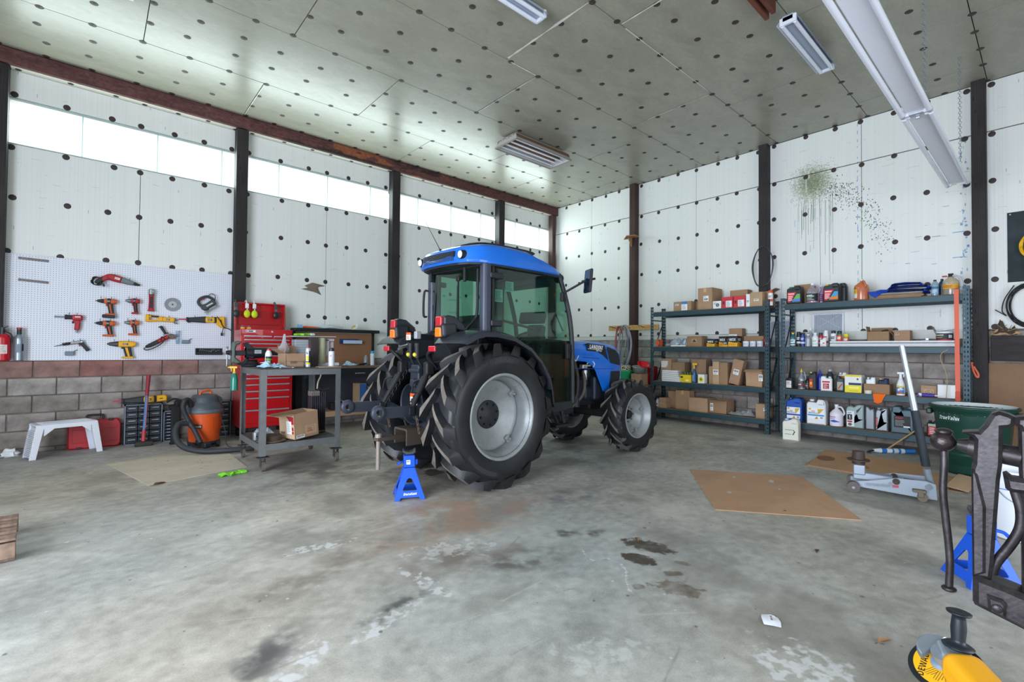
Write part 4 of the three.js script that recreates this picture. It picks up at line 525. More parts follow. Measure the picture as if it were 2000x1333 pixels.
pistol('impact_wrench', 'big yellow impact wrench with a grey nose at the pegboard foot', -8.037, 1.272, { cat: 'wrench', L: 0.265, r: 0.037, body: yellowM, hh: 0.17, fw: 0.11, handle: toolBlack, band: yellowM, grip: yellowM, trig: toolBlack, nose: () => [cy(0.011, 0.011, 0.02, 0.008, 0, 0, 0, 0, Math.PI / 2, 10), cy(0.02, 0.036, 0.09, 0.06, 0, 0, 0, 0, -Math.PI / 2, 16)], noseM: M(0x4b4a47, 0.5, 0.3), tag: tagP });
{ // corded hammer drill
  const t = thing('corded_drill', 'large red and grey corded drill with its cable bundled under the grip', 'drill', [-7.73, 2.03, PZ + 0.05]); t.rotation.z = -0.25;
  part(t, 'chuck', [cy(0.009, 0.018, 0.04, -0.02, 0, 0, 0, 0, Math.PI / 2), cy(0.02, 0.02, 0.025, -0.05, 0, 0, 0, 0, Math.PI / 2)], toolBlack);
  part(t, 'gear_case', [ex([[-0.06, -0.02], [-0.06, 0.02], [-0.15, 0.035], [-0.2, 0.04], [-0.2, -0.035], [-0.12, -0.032]], 0.05, 0.01)], toolGrey);
  part(t, 'motor_housing', [ex([[-0.19, 0.042], [-0.3, 0.045], [-0.335, 0.03], [-0.34, -0.02], [-0.28, -0.04], [-0.19, -0.038]], 0.06, 0.012)], redM);
  part(t, 'rating_plate', lab(0.05, 0.025, cell(60, 30, (c, w, h) => { bgd(c, w, h, '#e9e4e2'); lines(c, 6, 6, 46, 4, 5, '#902028', 2); }), -0.235, 0.004, 0.0305), printM);
  part(t, 'grip', ex([[-0.3, 0.04], [-0.345, 0.02], [-0.4, -0.04], [-0.425, -0.1], [-0.39, -0.115], [-0.34, -0.06], [-0.29, -0.02]], 0.045, 0.012), redM);
  part(t, 'grip_pad', ex([[-0.37, -0.01], [-0.41, -0.06], [-0.43, -0.11], [-0.39, -0.125], [-0.355, -0.07]], 0.05, 0.01), toolBlack);
  const c = []; for (let i = 0; i < 60; i++) { const a = i * 0.62; c.push([-0.41 + 0.045 * Math.cos(a) + 0.012 * Math.sin(i * 1.3), -0.09 + 0.05 * Math.sin(a), 0.0 + 0.018 * Math.sin(i * 0.7)]); } part(t, 'cable', tu(c, 0.0045, 6, false, 180), toolBlack);
  part(t, 'plug', [rb(0.02, 0.035, 0.02, 0.006, -0.335, -0.12, 0.02, 0, 0, 0.5)], toolBlack); pegHooks(t, [-0.12, -0.27], 0.03);
}
{ const t = thing('cutoff_tool', 'upright red and grey angle tool with a round head', 'power tool', [-7.61, 1.71, PZ + 0.035]);
  part(t, 'head', [cy(0.032, 0.03, 0.06, 0, 0.245, 0.0), sp(0.03, 0, 0.275, 0, [1, 0.5, 1]), cy(0.014, 0.014, 0.03, 0.012, 0.25, 0.03, Math.PI / 2)], M(0x9aa0a2, 0.4, 0.5));
  part(t, 'body', ex([[-0.026, 0.215], [0.026, 0.215], [0.024, 0.12], [0.028, 0.0], [-0.03, 0.0], [-0.024, 0.12]], 0.05, 0.01), redM); part(t, 'grip_pad', ex([[-0.016, 0.19], [0.018, 0.19], [0.017, 0.03], [-0.02, 0.03]], 0.054, 0.006), toolBlack); part(t, 'foot', rb(0.07, 0.02, 0.06, 0.006, 0, 0.004, 0), redM); pegHooks(t, [-0.02, 0.02], 0.2); }
{ const t = thing('saw_blade', 'round steel circular saw blade hung on pegboard', 'saw blade', [-7.378, 1.81, PZ + 0.012]); const pts = []; for (let i = 0; i < 72; i++) { const a = i / 72 * Math.PI * 2; pts.push([0.09 * Math.cos(a) * (i % 3 ? 1 : 0.965), 0.09 * Math.sin(a) * (i % 3 ? 1 : 0.965)]); } part(t, 'blade', ex(pts, 0.003, 0, 0, 0, 0, 0, 0, 0, [arcp(0, 0, 0.009, 0, 360, 16)]), M(0x7b7f83, 0.3, 0.8)); part(t, 'hub_label', la([[0.012, 0.0018], [0.045, 0.0018]], 28, 0, 0, 0, Math.PI / 2), M(0xa7abae, 0.4, 0.5)); part(t, 'peg', cy(0.006, 0.006, 0.03, 0, 0, 0.005, Math.PI / 2), hookM); }
{ const t = thing('jigsaw', 'charcoal jigsaw with looped handle and tilted steel shoe', 'jigsaw', [-6.98, 1.84, PZ + 0.04]); t.rotation.z = 0.62;
  part(t, 'body', [ex([[-0.1, -0.02], [-0.09, 0.03], [-0.06, 0.025], [0.0, 0.02], [0.08, 0.03], [0.1, 0.0], [0.09, -0.05], [-0.08, -0.06]], 0.065, 0.014)], M(0x3f4649, 0.5)); part(t, 'handle', tu([[-0.085, 0.02, 0], [-0.08, 0.08, 0], [-0.03, 0.11, 0], [0.05, 0.095, 0], [0.085, 0.04, 0], [0.09, 0.0, 0]], 0.018, 8), M(0x33393c, 0.5)); part(t, 'trigger', rb(0.05, 0.02, 0.02, 0.006, -0.01, 0.09, 0), redM); part(t, 'shoe', [rb(0.19, 0.008, 0.075, 0.002, 0, -0.075, 0), rb(0.1, 0.02, 0.03, 0.004, 0.02, -0.065, 0)], steelM); part(t, 'blade', bx(0.012, 0.05, 0.002, -0.085, -0.1, 0), steelM); part(t, 'motor_label', [rb(0.09, 0.018, 0.004, 0.002, 0.01, -0.015, 0.033)], M(0xc9ced0, 0.4)); part(t, 'cable', tu([[0.06, 0.09, 0], [0.12, 0.1, 0], [0.14, 0.05, 0.01], [0.1, 0.0, 0.02]], 0.005, 6), toolBlack); }
{ const t = thing('air_wrench', 'red air impact wrench with a long slim anvil', 'wrench', [-8.39, 1.588, PZ + 0.04]);
  part(t, 'anvil', [cy(0.008, 0.008, 0.09, -0.08, 0, 0, 0, 0, Math.PI / 2), cy(0.013, 0.013, 0.012, -0.122, 0, 0, 0, 0, Math.PI / 2)], steelM); part(t, 'hammer_case', [cy(0.026, 0.024, 0.07, -0.005, 0, 0, 0, 0, Math.PI / 2), cy(0.03, 0.03, 0.012, -0.03, 0, 0, 0, 0, Math.PI / 2)], toolBlack); part(t, 'body', [rb(0.1, 0.068, 0.06, 0.018, 0.072, -0.004, 0, 0, 0, 0, 2)], redM); part(t, 'rating_plate', rb(0.05, 0.014, 0.004, 0.001, 0.075, 0.005, 0.031), M(0xe6d8d8, 0.4)); part(t, 'handle', ex([[0.03, -0.03], [0.1, -0.03], [0.1, -0.07], [0.095, -0.15], [0.045, -0.15], [0.05, -0.075]], 0.042, 0.01), redM); part(t, 'trigger', rb(0.018, 0.03, 0.02, 0.005, 0.034, -0.06, 0), toolBlack); part(t, 'air_fitting', [cy(0.012, 0.016, 0.02, 0.07, -0.158, 0), cy(0.008, 0.008, 0.025, 0.07, -0.178, 0)], steelM); pegHooks(t, [0.0, 0.07], 0.03); }
{ const t = thing('air_hammer', 'chrome air hammer with a black grip and pointed chisel', 'air hammer', [-8.37, 1.275, PZ + 0.03]); t.rotation.z = 0.2;
  part(t, 'chisel', [rod([-0.02, -0.002, 0], [-0.15, -0.008, 0], 0.007, 0.003), cy(0.014, 0.014, 0.02, -0.03, 0, 0, 0, 0, Math.PI / 2)], M(0x4a4d50, 0.4, 0.6)); const c = []; for (let i = 0; i < 40; i++) c.push([-0.075 + i * 0.0018, 0.015 * Math.cos(i), 0.015 * Math.sin(i)]); part(t, 'retainer_spring', tu(c, 0.0035, 5, false, 160), toolBlack); part(t, 'barrel', [cy(0.018, 0.02, 0.1, 0.05, 0, 0, 0, 0, -Math.PI / 2), sp(0.022, 0.1, 0, 0)], M(0xc9cdd0, 0.2, 0.9)); part(t, 'handle', ex([[0.06, -0.01], [0.115, 0.01], [0.12, -0.03], [0.155, -0.11], [0.12, -0.125], [0.085, -0.04]], 0.034, 0.008), toolBlack); part(t, 'trigger', rb(0.012, 0.03, 0.016, 0.004, 0.07, -0.035, 0), redM); pegHooks(t, [0.03, 0.09], 0.015); }
{ const t = thing('cable_cutter', 'yellow cordless cutter with a boxy open handle and steel jaw', 'power tool', [-7.48, 1.605, PZ + 0.04]); t.rotation.z = -0.04;
  part(t, 'handle', ex([[-0.185, 0.05], [-0.185, -0.045], [-0.15, -0.045], [-0.02, -0.03], [0.0, -0.03], [0.0, 0.035], [-0.06, 0.04], [-0.12, 0.042], [-0.135, 0.05]], 0.05, 0.01, 0, 0, 0, 0, 0, 0, [[[-0.145, 0.015], [-0.05, 0.012], [-0.05, -0.01], [-0.145, -0.018]]]), yellowM); part(t, 'grip_pad', rb(0.085, 0.022, 0.054, 0.006, -0.09, 0.03, 0), toolBlack); part(t, 'head', [rb(0.13, 0.06, 0.055, 0.016, 0.06, 0.0, 0, 0, 0, 0, 2)], yellowM); part(t, 'rating_plate', lab(0.04, 0.02, tagP, 0.05, 0.0, 0.0285), printM); part(t, 'jaw', [to(0.022, 0.008, 0.14, -0.02, 0, 0, 0, 0.5, 16, 6, 5), rb(0.03, 0.04, 0.03, 0.008, 0.125, 0.01, 0)], toolGrey); pegHooks(t, [-0.15, 0.06], 0.03); }
function recip(name, label, pos, turn, rz, corded) { const t = thing(name, label, 'saw', pos, turn); t.rotation.z = rz;
  part(t, 'blade', [bx(0.1, 0.018, 0.0022, -0.23, 0, 0)], M(0xb0304a, 0.4, 0.3)); part(t, 'shoe', [rb(0.02, 0.06, 0.05, 0.006, -0.185, 0, 0), to(0.02, 0.006, -0.165, -0.02, 0)], toolBlack); part(t, 'boot', ex([[-0.175, 0.025], [-0.175, -0.03], [-0.12, -0.036], [0.03, -0.045], [0.03, 0.045], [-0.1, 0.032]], 0.055, 0.014), M(0x2e3336, 0.6)); part(t, 'motor_housing', [rb(0.12, 0.078, 0.065, 0.02, 0.08, 0, 0, 0, 0, 0, 2)], yellowM); part(t, 'rating_plate', lab(0.05, 0.03, tagP, 0.075, 0, 0.033), printM); part(t, 'collar', rb(0.03, 0.085, 0.068, 0.012, 0.14, 0, 0), toolBlack);
  if (!corded) part(t, 'handle', ex([[0.15, 0.04], [0.25, 0.045], [0.27, 0.02], [0.265, -0.03], [0.15, -0.042]], 0.045, 0.01, 0, 0, 0, 0, 0, 0, [[[0.18, 0.018], [0.235, 0.018], [0.235, -0.012], [0.18, -0.016]]]), yellowM); else part(t, 'handle', ex([[0.15, 0.04], [0.2, 0.045], [0.245, 0.05], [0.26, 0.04], [0.265, -0.09], [0.245, -0.12], [0.2, -0.1], [0.15, -0.055]], 0.045, 0.01, 0, 0, 0, 0, 0, 0, [[[0.185, 0.012], [0.225, 0.018], [0.232, -0.07], [0.2, -0.055]]]), yellowM);
  if (corded) { part(t, 'cable', tu([[0.16, 0.05, 0.03], [0.2, -0.02, 0.04], [0.24, -0.1, 0.03], [0.3, -0.12, 0], [0.34, -0.145, 0]], 0.006, 6), toolBlack); part(t, 'cable', tu([[0.24, -0.1, 0.02], [0.235, -0.14, 0], [0.225, -0.18, 0]], 0.005, 6), toolBlack); part(t, 'plug', rb(0.024, 0.045, 0.022, 0.006, 0.222, -0.2, 0), toolBlack); pegHooks(t, [-0.1, 0.1], 0.03); }
  return t; }
recip('reciprocating_saw', 'yellow and black corded reciprocating saw with a red blade on pegboard', [-7.03, 1.622, PZ + 0.04], 0, 0.02, true);
{ const t = thing('angle_grinder', 'red and black angle grinder with upright side handle and bundled cord on pegboard', 'grinder', [-7.45, 1.36, PZ + 0.045]); t.rotation.z = 0.55;
  part(t, 'gear_head', [rb(0.06, 0.06, 0.06, 0.02, 0.06, -0.01, 0, 0, 0, 0, 2), cy(0.034, 0.03, 0.03, 0.075, -0.025, 0.02, Math.PI / 2)], M(0x6b5f55, 0.5, 0.4)); part(t, 'body', [cy(0.03, 0.028, 0.12, -0.03, 0, 0, 0, 0, Math.PI / 2)], redM); part(t, 'grip', [ex([[-0.08, 0.026], [-0.08, -0.026], [-0.2, -0.022], [-0.24, -0.012], [-0.24, 0.018], [-0.2, 0.024]], 0.045, 0.012)], toolBlack); part(t, 'side_handle', [tf(cy(0.014, 0.018, 0.11), 0.03, 0.1, 0, 0, 0, -0.05), cy(0.024, 0.024, 0.008, 0.035, 0.045, 0), cy(0.022, 0.018, 0.012, 0.025, 0.158, 0)], toolBlack); part(t, 'cable', tu([[-0.24, 0, 0], [-0.27, -0.01, 0.01], [-0.24, -0.04, 0.03], [-0.14, -0.05, 0.03], [-0.06, -0.035, 0.03], [-0.02, 0.0, 0.035], [-0.03, 0.035, 0.02], [-0.06, 0.0, 0.034]], 0.006, 6), toolBlack); pegHooks(t, [0.0, 0.05], 0.03); }
for (const [x, y, l] of [[-8.38, 1.152, 'small grey plastic bin on pegboard under the air hammer'], [-7.225, 1.313, 'small grey plastic bin on pegboard beside the clear cups']]) { const t = thing('peg_bin', l, 'bin', [x, y, PZ + 0.02]); part(t, 'box', rb(0.085, 0.05, 0.035, 0.008, 0, 0, 0), M(0x6f7f8e, 0.5)); part(t, 'clip', tu([[0.035, 0.02, 0], [0.05, 0.035, 0.01], [0.07, 0.045, 0.015]], 0.004, 6), toolBlack); }
for (const [y, l] of [[1.42, 'upper of two clear plastic cups stacked on pegboard'], [1.325, 'lower of two clear plastic cups stacked on pegboard']]) { const t = thing('clear_cup', l, 'cup', [-7.315, y - 0.045, PZ + 0.03], 0, 'clear peg cups'); part(t, 'cup', la([[0.001, 0], [0.024, 0], [0.026, 0.08], [0.024, 0.08], [0.022, 0.004], [0.001, 0.004]], 18), M(0xf2f6fa, 0.06, 0, { transmission: 1, thickness: 0 })); part(t, 'rim', to(0.026, 0.003, 0, 0.08, 0, Math.PI / 2), M(0xb9c2cc, 0.3)); }
{ const t = thing('tool_tray', 'black metal tray bar scuffed with white at the pegboard foot', 'tray', [-6.95, 1.185, PZ]); part(t, 'tray', [rb(0.32, 0.085, 0.012, 0.003, 0, 0, 0.006), rb(0.32, 0.012, 0.06, 0.003, 0, -0.042, 0.034), rb(0.32, 0.03, 0.008, 0.003, 0, -0.03, 0.064), rb(0.008, 0.085, 0.065, 0.003, -0.158, 0, 0.034)], M(0x1c2026, 0.5)); for (let i = 0; i < 9; i++) part(t, 'nail', rod([-0.12 + i * 0.028, 0.0 + rr(-0.01, 0.02), 0.014], [-0.1 + i * 0.028, 0.01 + rr(-0.01, 0.02), 0.016], 0.0025, 0.0025, 5), M(0xb9bec2, 0.3, 0.7)); }
// fire extinguishers on the block ledge
{ const t = thing('fire_extinguisher', 'red fire extinguisher with a white label at the end of the pegboard', 'fire extinguisher', [-8.93, 1.071, 0.115]);
  part(t, 'cylinder', la([[0.001, 0], [0.06, 0], [0.068, 0.012], [0.068, 0.25], [0.058, 0.285], [0.03, 0.305], [0.022, 0.31], [0.001, 0.31]], 28), M(0xc01024, 0.3)); part(t, 'valve', [cy(0.018, 0.016, 0.04, 0, 0.33, 0), bar([-0.01, 0.35, 0], [0.05, 0.34, 0], 0.016), bar([0, 0.355, 0], [0.045, 0.39, 0], 0.012), rb(0.022, 0.09, 0.02, 0.004, 0.0, 0.33, 0.04)], M(0x3a3d42, 0.4, 0.4)); part(t, 'paper_label', clab(0.0685, 0.1, 1.2, cell(60, 60, (c, w, h) => { bgd(c, w, h, '#e6e2de'); lines(c, 6, 8, 48, 7, 7, '#8a5a5a', 2); }), 0, 0.13, 0, 0.1), printM); part(t, 'hose', tu([[0.02, 0.33, 0.01], [0.07, 0.29, 0.02], [0.075, 0.2, 0.02]], 0.008, 6), toolBlack); }
{ const t = thing('gas_cylinder', 'slim silver gas cylinder with a ribbed neck and red cap', 'gas cylinder', [-8.8, 1.071, 0.11]); part(t, 'cylinder', la([[0.001, 0], [0.036, 0], [0.042, 0.008], [0.042, 0.24], [0.036, 0.27], [0.022, 0.29], [0.02, 0.3], [0.001, 0.3]], 24), M(0x9aa7b2, 0.35, 0.6)); part(t, 'neck', [cy(0.02, 0.02, 0.06, 0, 0.325, 0), ...[0, 1, 2].map((i) => to(0.021, 0.003, 0, 0.308 + i * 0.016, 0, Math.PI / 2, 0, 0, 18, 6))], M(0x263a34, 0.5)); part(t, 'cap', cy(0.022, 0.024, 0.022, 0, 0.365, 0), M(0xa8322e, 0.5)); part(t, 'label', clab(0.0425, 0.1, 0.8, cell(40, 60, (c, w, h) => { bgd(c, w, h, '#8b98a8'); lines(c, 4, 6, 30, 8, 6, '#5d6978', 2); }), 0, 0.14, 0, 0), printM); part(t, 'dark_label', clab(0.0427, 0.08, 0.5, cell(30, 40, (c, w, h) => bgd(c, w, h, '#20242c')), 0, 0.15, 0, 0.9), printM); }
// ---------- along the foot of the north wall ----------
{ const t = thing('step_stool', 'white plastic step stool with louvred sides and splayed legs', 'step stool', [-8.4, 0, 0.33], 15 * D); const w = M(0xdfe2ea, 0.4);
  const top = []; part(t, 'step', [rb(0.52, 0.03, 0.27, 0.01, 0, 0.36, 0), rb(0.53, 0.05, 0.02, 0.008, 0, 0.345, 0.135), rb(0.53, 0.05, 0.02, 0.008, 0, 0.345, -0.135)], w); for (let i = 0; i < 5; i++) part(t, 'tread_rib', rb(0.44, 0.006, 0.014, 0.003, 0, 0.377, -0.09 + i * 0.045), w); part(t, 'worn_patch', rb(0.2, 0.002, 0.03, 0.001, -0.08, 0.377, 0.02), M(0x9c8f80, 0.8));
  for (const s of [-1, 1]) { const o = 0.05, leg = (z) => ex([[s * 0.265, 0.35], [s * (0.265 + o), 0], [s * (0.265 + o - 0.055), 0], [s * 0.205, 0.31], [s * 0.2, 0.35]].sort(() => 0), 0.022, 0.004, 0, 0, z); part(t, 'leg', leg(0.135), w); part(t, 'leg', leg(-0.115), w); for (let i = 0; i < 15; i++) { const y = 0.03 + i * 0.019, x = s * (0.262 + o * (1 - y / 0.35)); part(t, 'louvre', tf(rb(0.012, 0.01, 0.27, 0.002), x, y, 0, 0, 0, s * 0.3), w); } part(t, 'side_panel', tf(bx(0.004, 0.32, 0.27), s * (0.262 + o * 0.5) - s * 0.012, 0.18, 0, 0, 0, s * 0.14), w); }
  part(t, 'gusset', [ex([[-0.2, 0.33], [-0.11, 0.33], [-0.2, 0.25]], 0.02, 0, 0, 0, 0.14), ex([[0.2, 0.33], [0.11, 0.33], [0.2, 0.25]], 0.02, 0, 0, 0, 0.14)], w); }
{ const t = thing('tool_case', 'red plastic tool case with a black carry handle leaning on the block wall', 'tool case', [-8.135, 0.0, 0.065]); t.rotation.x = -0.06; part(t, 'shell', [ex([[-0.245, 0.02], [-0.225, 0], [0.22, 0], [0.245, 0.03], [0.245, 0.3], [0.215, 0.345], [-0.215, 0.335], [-0.245, 0.3]], 0.08, 0.014)], M(0xb0121f, 0.4)); part(t, 'embossed_panel', [rb(0.2, 0.16, 0.008, 0.004, -0.1, 0.15, 0.041), rb(0.2, 0.16, 0.008, 0.004, 0.12, 0.15, 0.041), rb(0.03, 0.24, 0.01, 0.004, 0.225, 0.16, 0.04)], M(0xa80f1c, 0.4)); part(t, 'handle', tu([[-0.075, 0.33, 0], [-0.075, 0.385, 0], [-0.06, 0.398, 0], [0.06, 0.396, 0], [0.075, 0.38, 0], [0.075, 0.33, 0]], 0.012, 8, false, 40), M(0x16191c, 0.5)); part(t, 'latch', [rb(0.05, 0.03, 0.02, 0.006, 0.15, 0.335, 0.04), rb(0.05, 0.025, 0.02, 0.006, -0.14, 0.012, 0.045)], M(0x2a1416, 0.5)); }
function partsCabinet(x, y, z, w, h, cols, rows, label) { const t = thing('parts_cabinet', label, 'cabinet', [x, y, z], 0); part(t, 'case', [bx(w, 0.012, 0.14, 0, 0.006, 0), bx(w, 0.012, 0.14, 0, h - 0.006, 0), bx(0.012, h, 0.14, -w / 2 + 0.006, h / 2, 0), bx(0.012, h, 0.14, w / 2 - 0.006, h / 2, 0), bx(w, h, 0.008, 0, h / 2, -0.066)], M(0x6b7480, 0.5)); const dw = (w - 0.03) / cols, dh = (h - 0.03) / rows; for (let i = 0; i < cols; i++) for (let j = 0; j < rows; j++) { const d = part(t, 'drawer', [rb(dw - 0.006, dh - 0.007, 0.12, 0.004, -w / 2 + 0.015 + dw * (i + 0.5), 0.015 + dh * (j + 0.5), 0.008)], M(0x2b3038, 0.3)); part(d, 'handle_lip', rb(dw * 0.62, 0.008, 0.014, 0.003, -w / 2 + 0.015 + dw * (i + 0.5), 0.015 + dh * (j + 0.62), 0.074), M(0xb9c0c9, 0.3)); } return t; }
partsCabinet(-7.665, 0.0, 0.08, 0.385, 0.505, 3, 6, 'grey small-parts drawer cabinet behind the sledgehammer'); partsCabinet(-7.39, 0.0, 0.08, 0.14, 0.4, 1, 9, 'narrow small-parts drawer cabinet beside the wet vacuum hose'); partsCabinet(-6.825, 0.0, 0.12, 0.26, 0.5, 2, 6, 'grey small-parts drawer cabinet between the wet vacuum and the red tool chest');
{ const t = thing('sledgehammer', 'sledgehammer standing on its head with a red and blue handle', 'sledgehammer', [-7.67, 0, 0.32]); part(t, 'head', [rb(0.17, 0.06, 0.06, 0.014, 0, 0.03, 0, 0, 0, 0, 2), cy(0.034, 0.034, 0.02, -0.08, 0.03, 0, 0, 0, Math.PI / 2, 8), cy(0.034, 0.034, 0.02, 0.08, 0.03, 0, 0, 0, Math.PI / 2, 8)], M(0x3b3734, 0.6, 0.4)); part(t, 'collar', rod([-0.005, 0.06, 0], [0.002, 0.2, -0.025], 0.024, 0.02), M(0xb53a40, 0.5)); part(t, 'shaft', rod([0.002, 0.2, -0.025], [0.025, 0.62, -0.085], 0.018, 0.019), M(0x3f6d9e, 0.45)); part(t, 'shaft_stripe', [bar([0.012, 0.22, -0.012], [0.033, 0.6, -0.066], 0.008, 0.006)], M(0xa33038, 0.5)); part(t, 'grip', [rod([0.025, 0.62, -0.085], [0.042, 0.88, -0.12], 0.019, 0.024)], M(0x8e2433, 0.6)); }
recip('reciprocating_saw', 'yellow and black reciprocating saw lying on the small-parts cabinet', [-7.69, 0.56, 0.09], 0, 0.02, false);
{ const t = thing('black_tool_bag', 'crumpled black belt and pouch lying behind the wet vacuum', 'tool bag', [-7.325, 0.402, 0.1]); part(t, 'pouch', [rb(0.16, 0.07, 0.1, 0.03, 0, 0.04, 0, 0, 0, 0, 2), rb(0.1, 0.09, 0.08, 0.03, 0.03, 0.09, 0.02, 0, 0.3, 0.2, 2)], M(0x17191b, 0.8)); part(t, 'strap', tu([[-0.1, 0.11, 0], [-0.02, 0.15, 0.02], [0.06, 0.12, 0.04], [0.12, 0.15, 0.02], [0.14, 0.1, 0]], 0.014, 8), M(0x1b1d1f, 0.75)); }
{ const t = thing('standing_board', 'narrow black board standing against the small-parts cabinet', 'board', [-7.36, 0, 0.4], 0.12); part(t, 'board', rb(0.09, 0.46, 0.05, 0.006, 0, 0.23, 0), M(0x17191c, 0.6)); part(t, 'foot', rb(0.11, 0.02, 0.07, 0.004, 0, 0.01, 0), M(0x17191c, 0.6)); }
{ // wet and dry vacuum
  const t = thing('shop_vacuum', 'orange and grey wet vacuum with a thick black hose', 'vacuum', [-7.1, 0, 0.78]); const o = M(0xd8541a, 0.4), g = M(0x454b52, 0.5), k = M(0x22262a, 0.55);
  part(t, 'drum', la([[0.001, 0.06], [0.155, 0.06], [0.165, 0.08], [0.178, 0.28], [0.19, 0.42], [0.196, 0.43], [0.001, 0.43]], 36), o); part(t, 'drum_panel', [clab(0.187, 0.16, 1.1, [0.001, 0.001, 0.0012, 0.0012], 0, 0.3, 0, 0.9)], M(0xc94a14, 0.4)); part(t, 'rim', la([[0.19, 0.42], [0.205, 0.425], [0.208, 0.46], [0.195, 0.475], [0.18, 0.48]], 36), M(0x5b636a, 0.5)); part(t, 'lid', la([[0.2, 0.462], [0.198, 0.5], [0.17, 0.54], [0.155, 0.57], [0.15, 0.61], [0.13, 0.64], [0.06, 0.655], [0.001, 0.657]], 36), g); part(t, 'motor_cover', [rb(0.2, 0.13, 0.16, 0.05, 0.02, 0.575, 0.0, 0, 0.3, 0, 3)], M(0x3a4047, 0.5)); part(t, 'vent', [cy(0.055, 0.05, 0.03, 0.13, 0.57, 0.06, Math.PI / 2, 0.9, 0)], k); part(t, 'handle', tu([[-0.06, 0.64, 0.04], [-0.05, 0.675, 0.035], [0.0, 0.695, 0.02], [0.05, 0.69, 0.0], [0.065, 0.65, 0]], 0.013, 8, false, 40), M(0xe2581a, 0.4)); part(t, 'switch', rb(0.04, 0.05, 0.02, 0.008, -0.11, 0.575, 0.09, 0, -0.6, 0), M(0xe2581a, 0.4));
  part(t, 'latch', [rb(0.05, 0.09, 0.03, 0.01, 0.19, 0.43, 0.06, 0, 1.2, 0)], k); const rid = cell(100, 40, (c, w, h) => { bgd(c, w, h, '#1a1c1f'); txt(c, 'RIDGID', w / 2, h / 2 + 1, 26, '#f0f0f0'); }); part(t, 'name_plate', tf(lab(0.1, 0.045, rid), -0.1, 0.27, 0.158, 0, -0.55, 0), printM);
  part(t, 'base', la([[0.14, 0.03], [0.175, 0.04], [0.17, 0.075], [0.14, 0.08]], 24), k); for (const [a, b] of [[0.13, 0.13], [-0.13, 0.13], [0.14, -0.12], [-0.14, -0.12]]) part(t, 'caster', [cy(0.028, 0.028, 0.03, a, 0.028, b, 0, 0, Math.PI / 2), rb(0.05, 0.04, 0.05, 0.01, a, 0.05, b)], k); part(t, 'drain_cap', cy(0.035, 0.03, 0.03, -0.08, 0.09, 0.165, Math.PI / 2), k); part(t, 'power_cord', tu([[0.12, 0.5, 0.12], [0.2, 0.2, 0.15], [0.22, 0.01, 0.25], [0.4, 0.006, 0.42], [0.3, 0.006, 0.5]], 0.005, 6), k);
  const path = [[-0.13, 0.56, 0.1], [-0.2, 0.57, 0.18], [-0.235, 0.5, 0.24], [-0.25, 0.4, 0.25], [-0.2, 0.28, 0.28], [-0.13, 0.16, 0.3], [-0.08, 0.09, 0.33]]; part(t, 'hose', tu([[-0.16, 0.52, 0.12], [-0.19, 0.6, 0.16], [-0.235, 0.6, 0.2], [-0.25, 0.52, 0.2], [-0.21, 0.4, 0.2], [-0.14, 0.25, 0.24], [-0.08, 0.1, 0.3]], 0.028, 14, false, 60), M(0x26292d, 0.6)); part(t, 'floor_hose', tu([[-0.2, 0.33, 0.22], [-0.3, 0.33, 0.26], [-0.335, 0.22, 0.32], [-0.28, 0.1, 0.42], [-0.12, 0.044, 0.56], [0.12, 0.041, 0.68], [0.4, 0.041, 0.74]], 0.032, 14, false, 80), M(0x2c2f33, 0.6)); part(t, 'hose_cuff', [rod([-0.2, 0.36, 0.21], [-0.16, 0.29, 0.23], 0.034, 0.034)], k); part(t, 'floor_nozzle', [rb(0.09, 0.07, 0.08, 0.02, -0.02, 0.06, 0.3, 0, 0.4, 0)], k); }
{ const t = thing('crumpled_tissue', 'crumpled white tissue on the floor against the block wall', 'tissue', [-8.84, 0.0, 0.12]); const g = fx(new THREE.IcosahedronGeometry(0.06, 2)); const p = g.attributes.position; for (let i = 0; i < p.count; i++) { const s = 0.65 + 0.6 * hsh(Math.round(p.getX(i) * 200), Math.round((p.getY(i) + p.getZ(i) * 3) * 200)); p.setXYZ(i, p.getX(i) * s * 1.2, Math.max(0, (p.getY(i) * s * 0.9 + 0.035)), p.getZ(i) * s); } g.computeVertexNormals(); part(t, 'tissue', g, M(0xe4e6ea, 0.9)); part(t, 'tissue_sheet', loft([[[-0.12, 0.004, 0.05], [-0.04, 0.012, 0.07], [0.06, 0.004, 0.08]], [[-0.1, 0.006, -0.02], [-0.02, 0.02, 0.0], [0.08, 0.006, 0.02]]]), M(0xdfe2e2, 0.9)); }
// ---------- shared makers: cartons, cans, bottles ----------
const cardT = tex(256, 256, (u, v) => { const f = hsh(u * 256 | 0, v * 64 | 0), a = fbm(u * 5, v * 5, 4, 5), fl_ = Math.sin(v * Math.PI * 2 * 42) * 3; const L = 226 + 26 * (a - 0.5) + 12 * (f - 0.5) + fl_; return [L, L - 4, L - 10]; });
const CARD = ['#c2a183', '#b59479', '#caac8c', '#a88a6c', '#bd9c7b'].map((c) => M(c, 0.88, 0, { map: cardT, metre: 0.4, side: THREE.DoubleSide }));
const tapeM = M(0xc8a273, 0.3), whiteP = M(0xe8e9ea, 0.55);
const shipL = cell(90, 90, (c, w, h) => { bgd(c, w, h, '#eeeeec'); lines(c, 8, 8, 50, 4, 6, '#555', 2); for (let i = 0; i < 22; i++) { c.fillStyle = '#222'; c.fillRect(10 + i * 3.2, 44, 1 + 2 * hsh(i, 3), 22); } lines(c, 8, 74, 70, 2, 6, '#444', 2); });
const blueL = cell(60, 90, (c, w, h) => { bgd(c, w, h, '#f0f1f2'); c.fillStyle = '#2f7fc4'; c.fillRect(0, 0, w, 26); lines(c, 6, 36, 46, 6, 8, '#777', 2); });
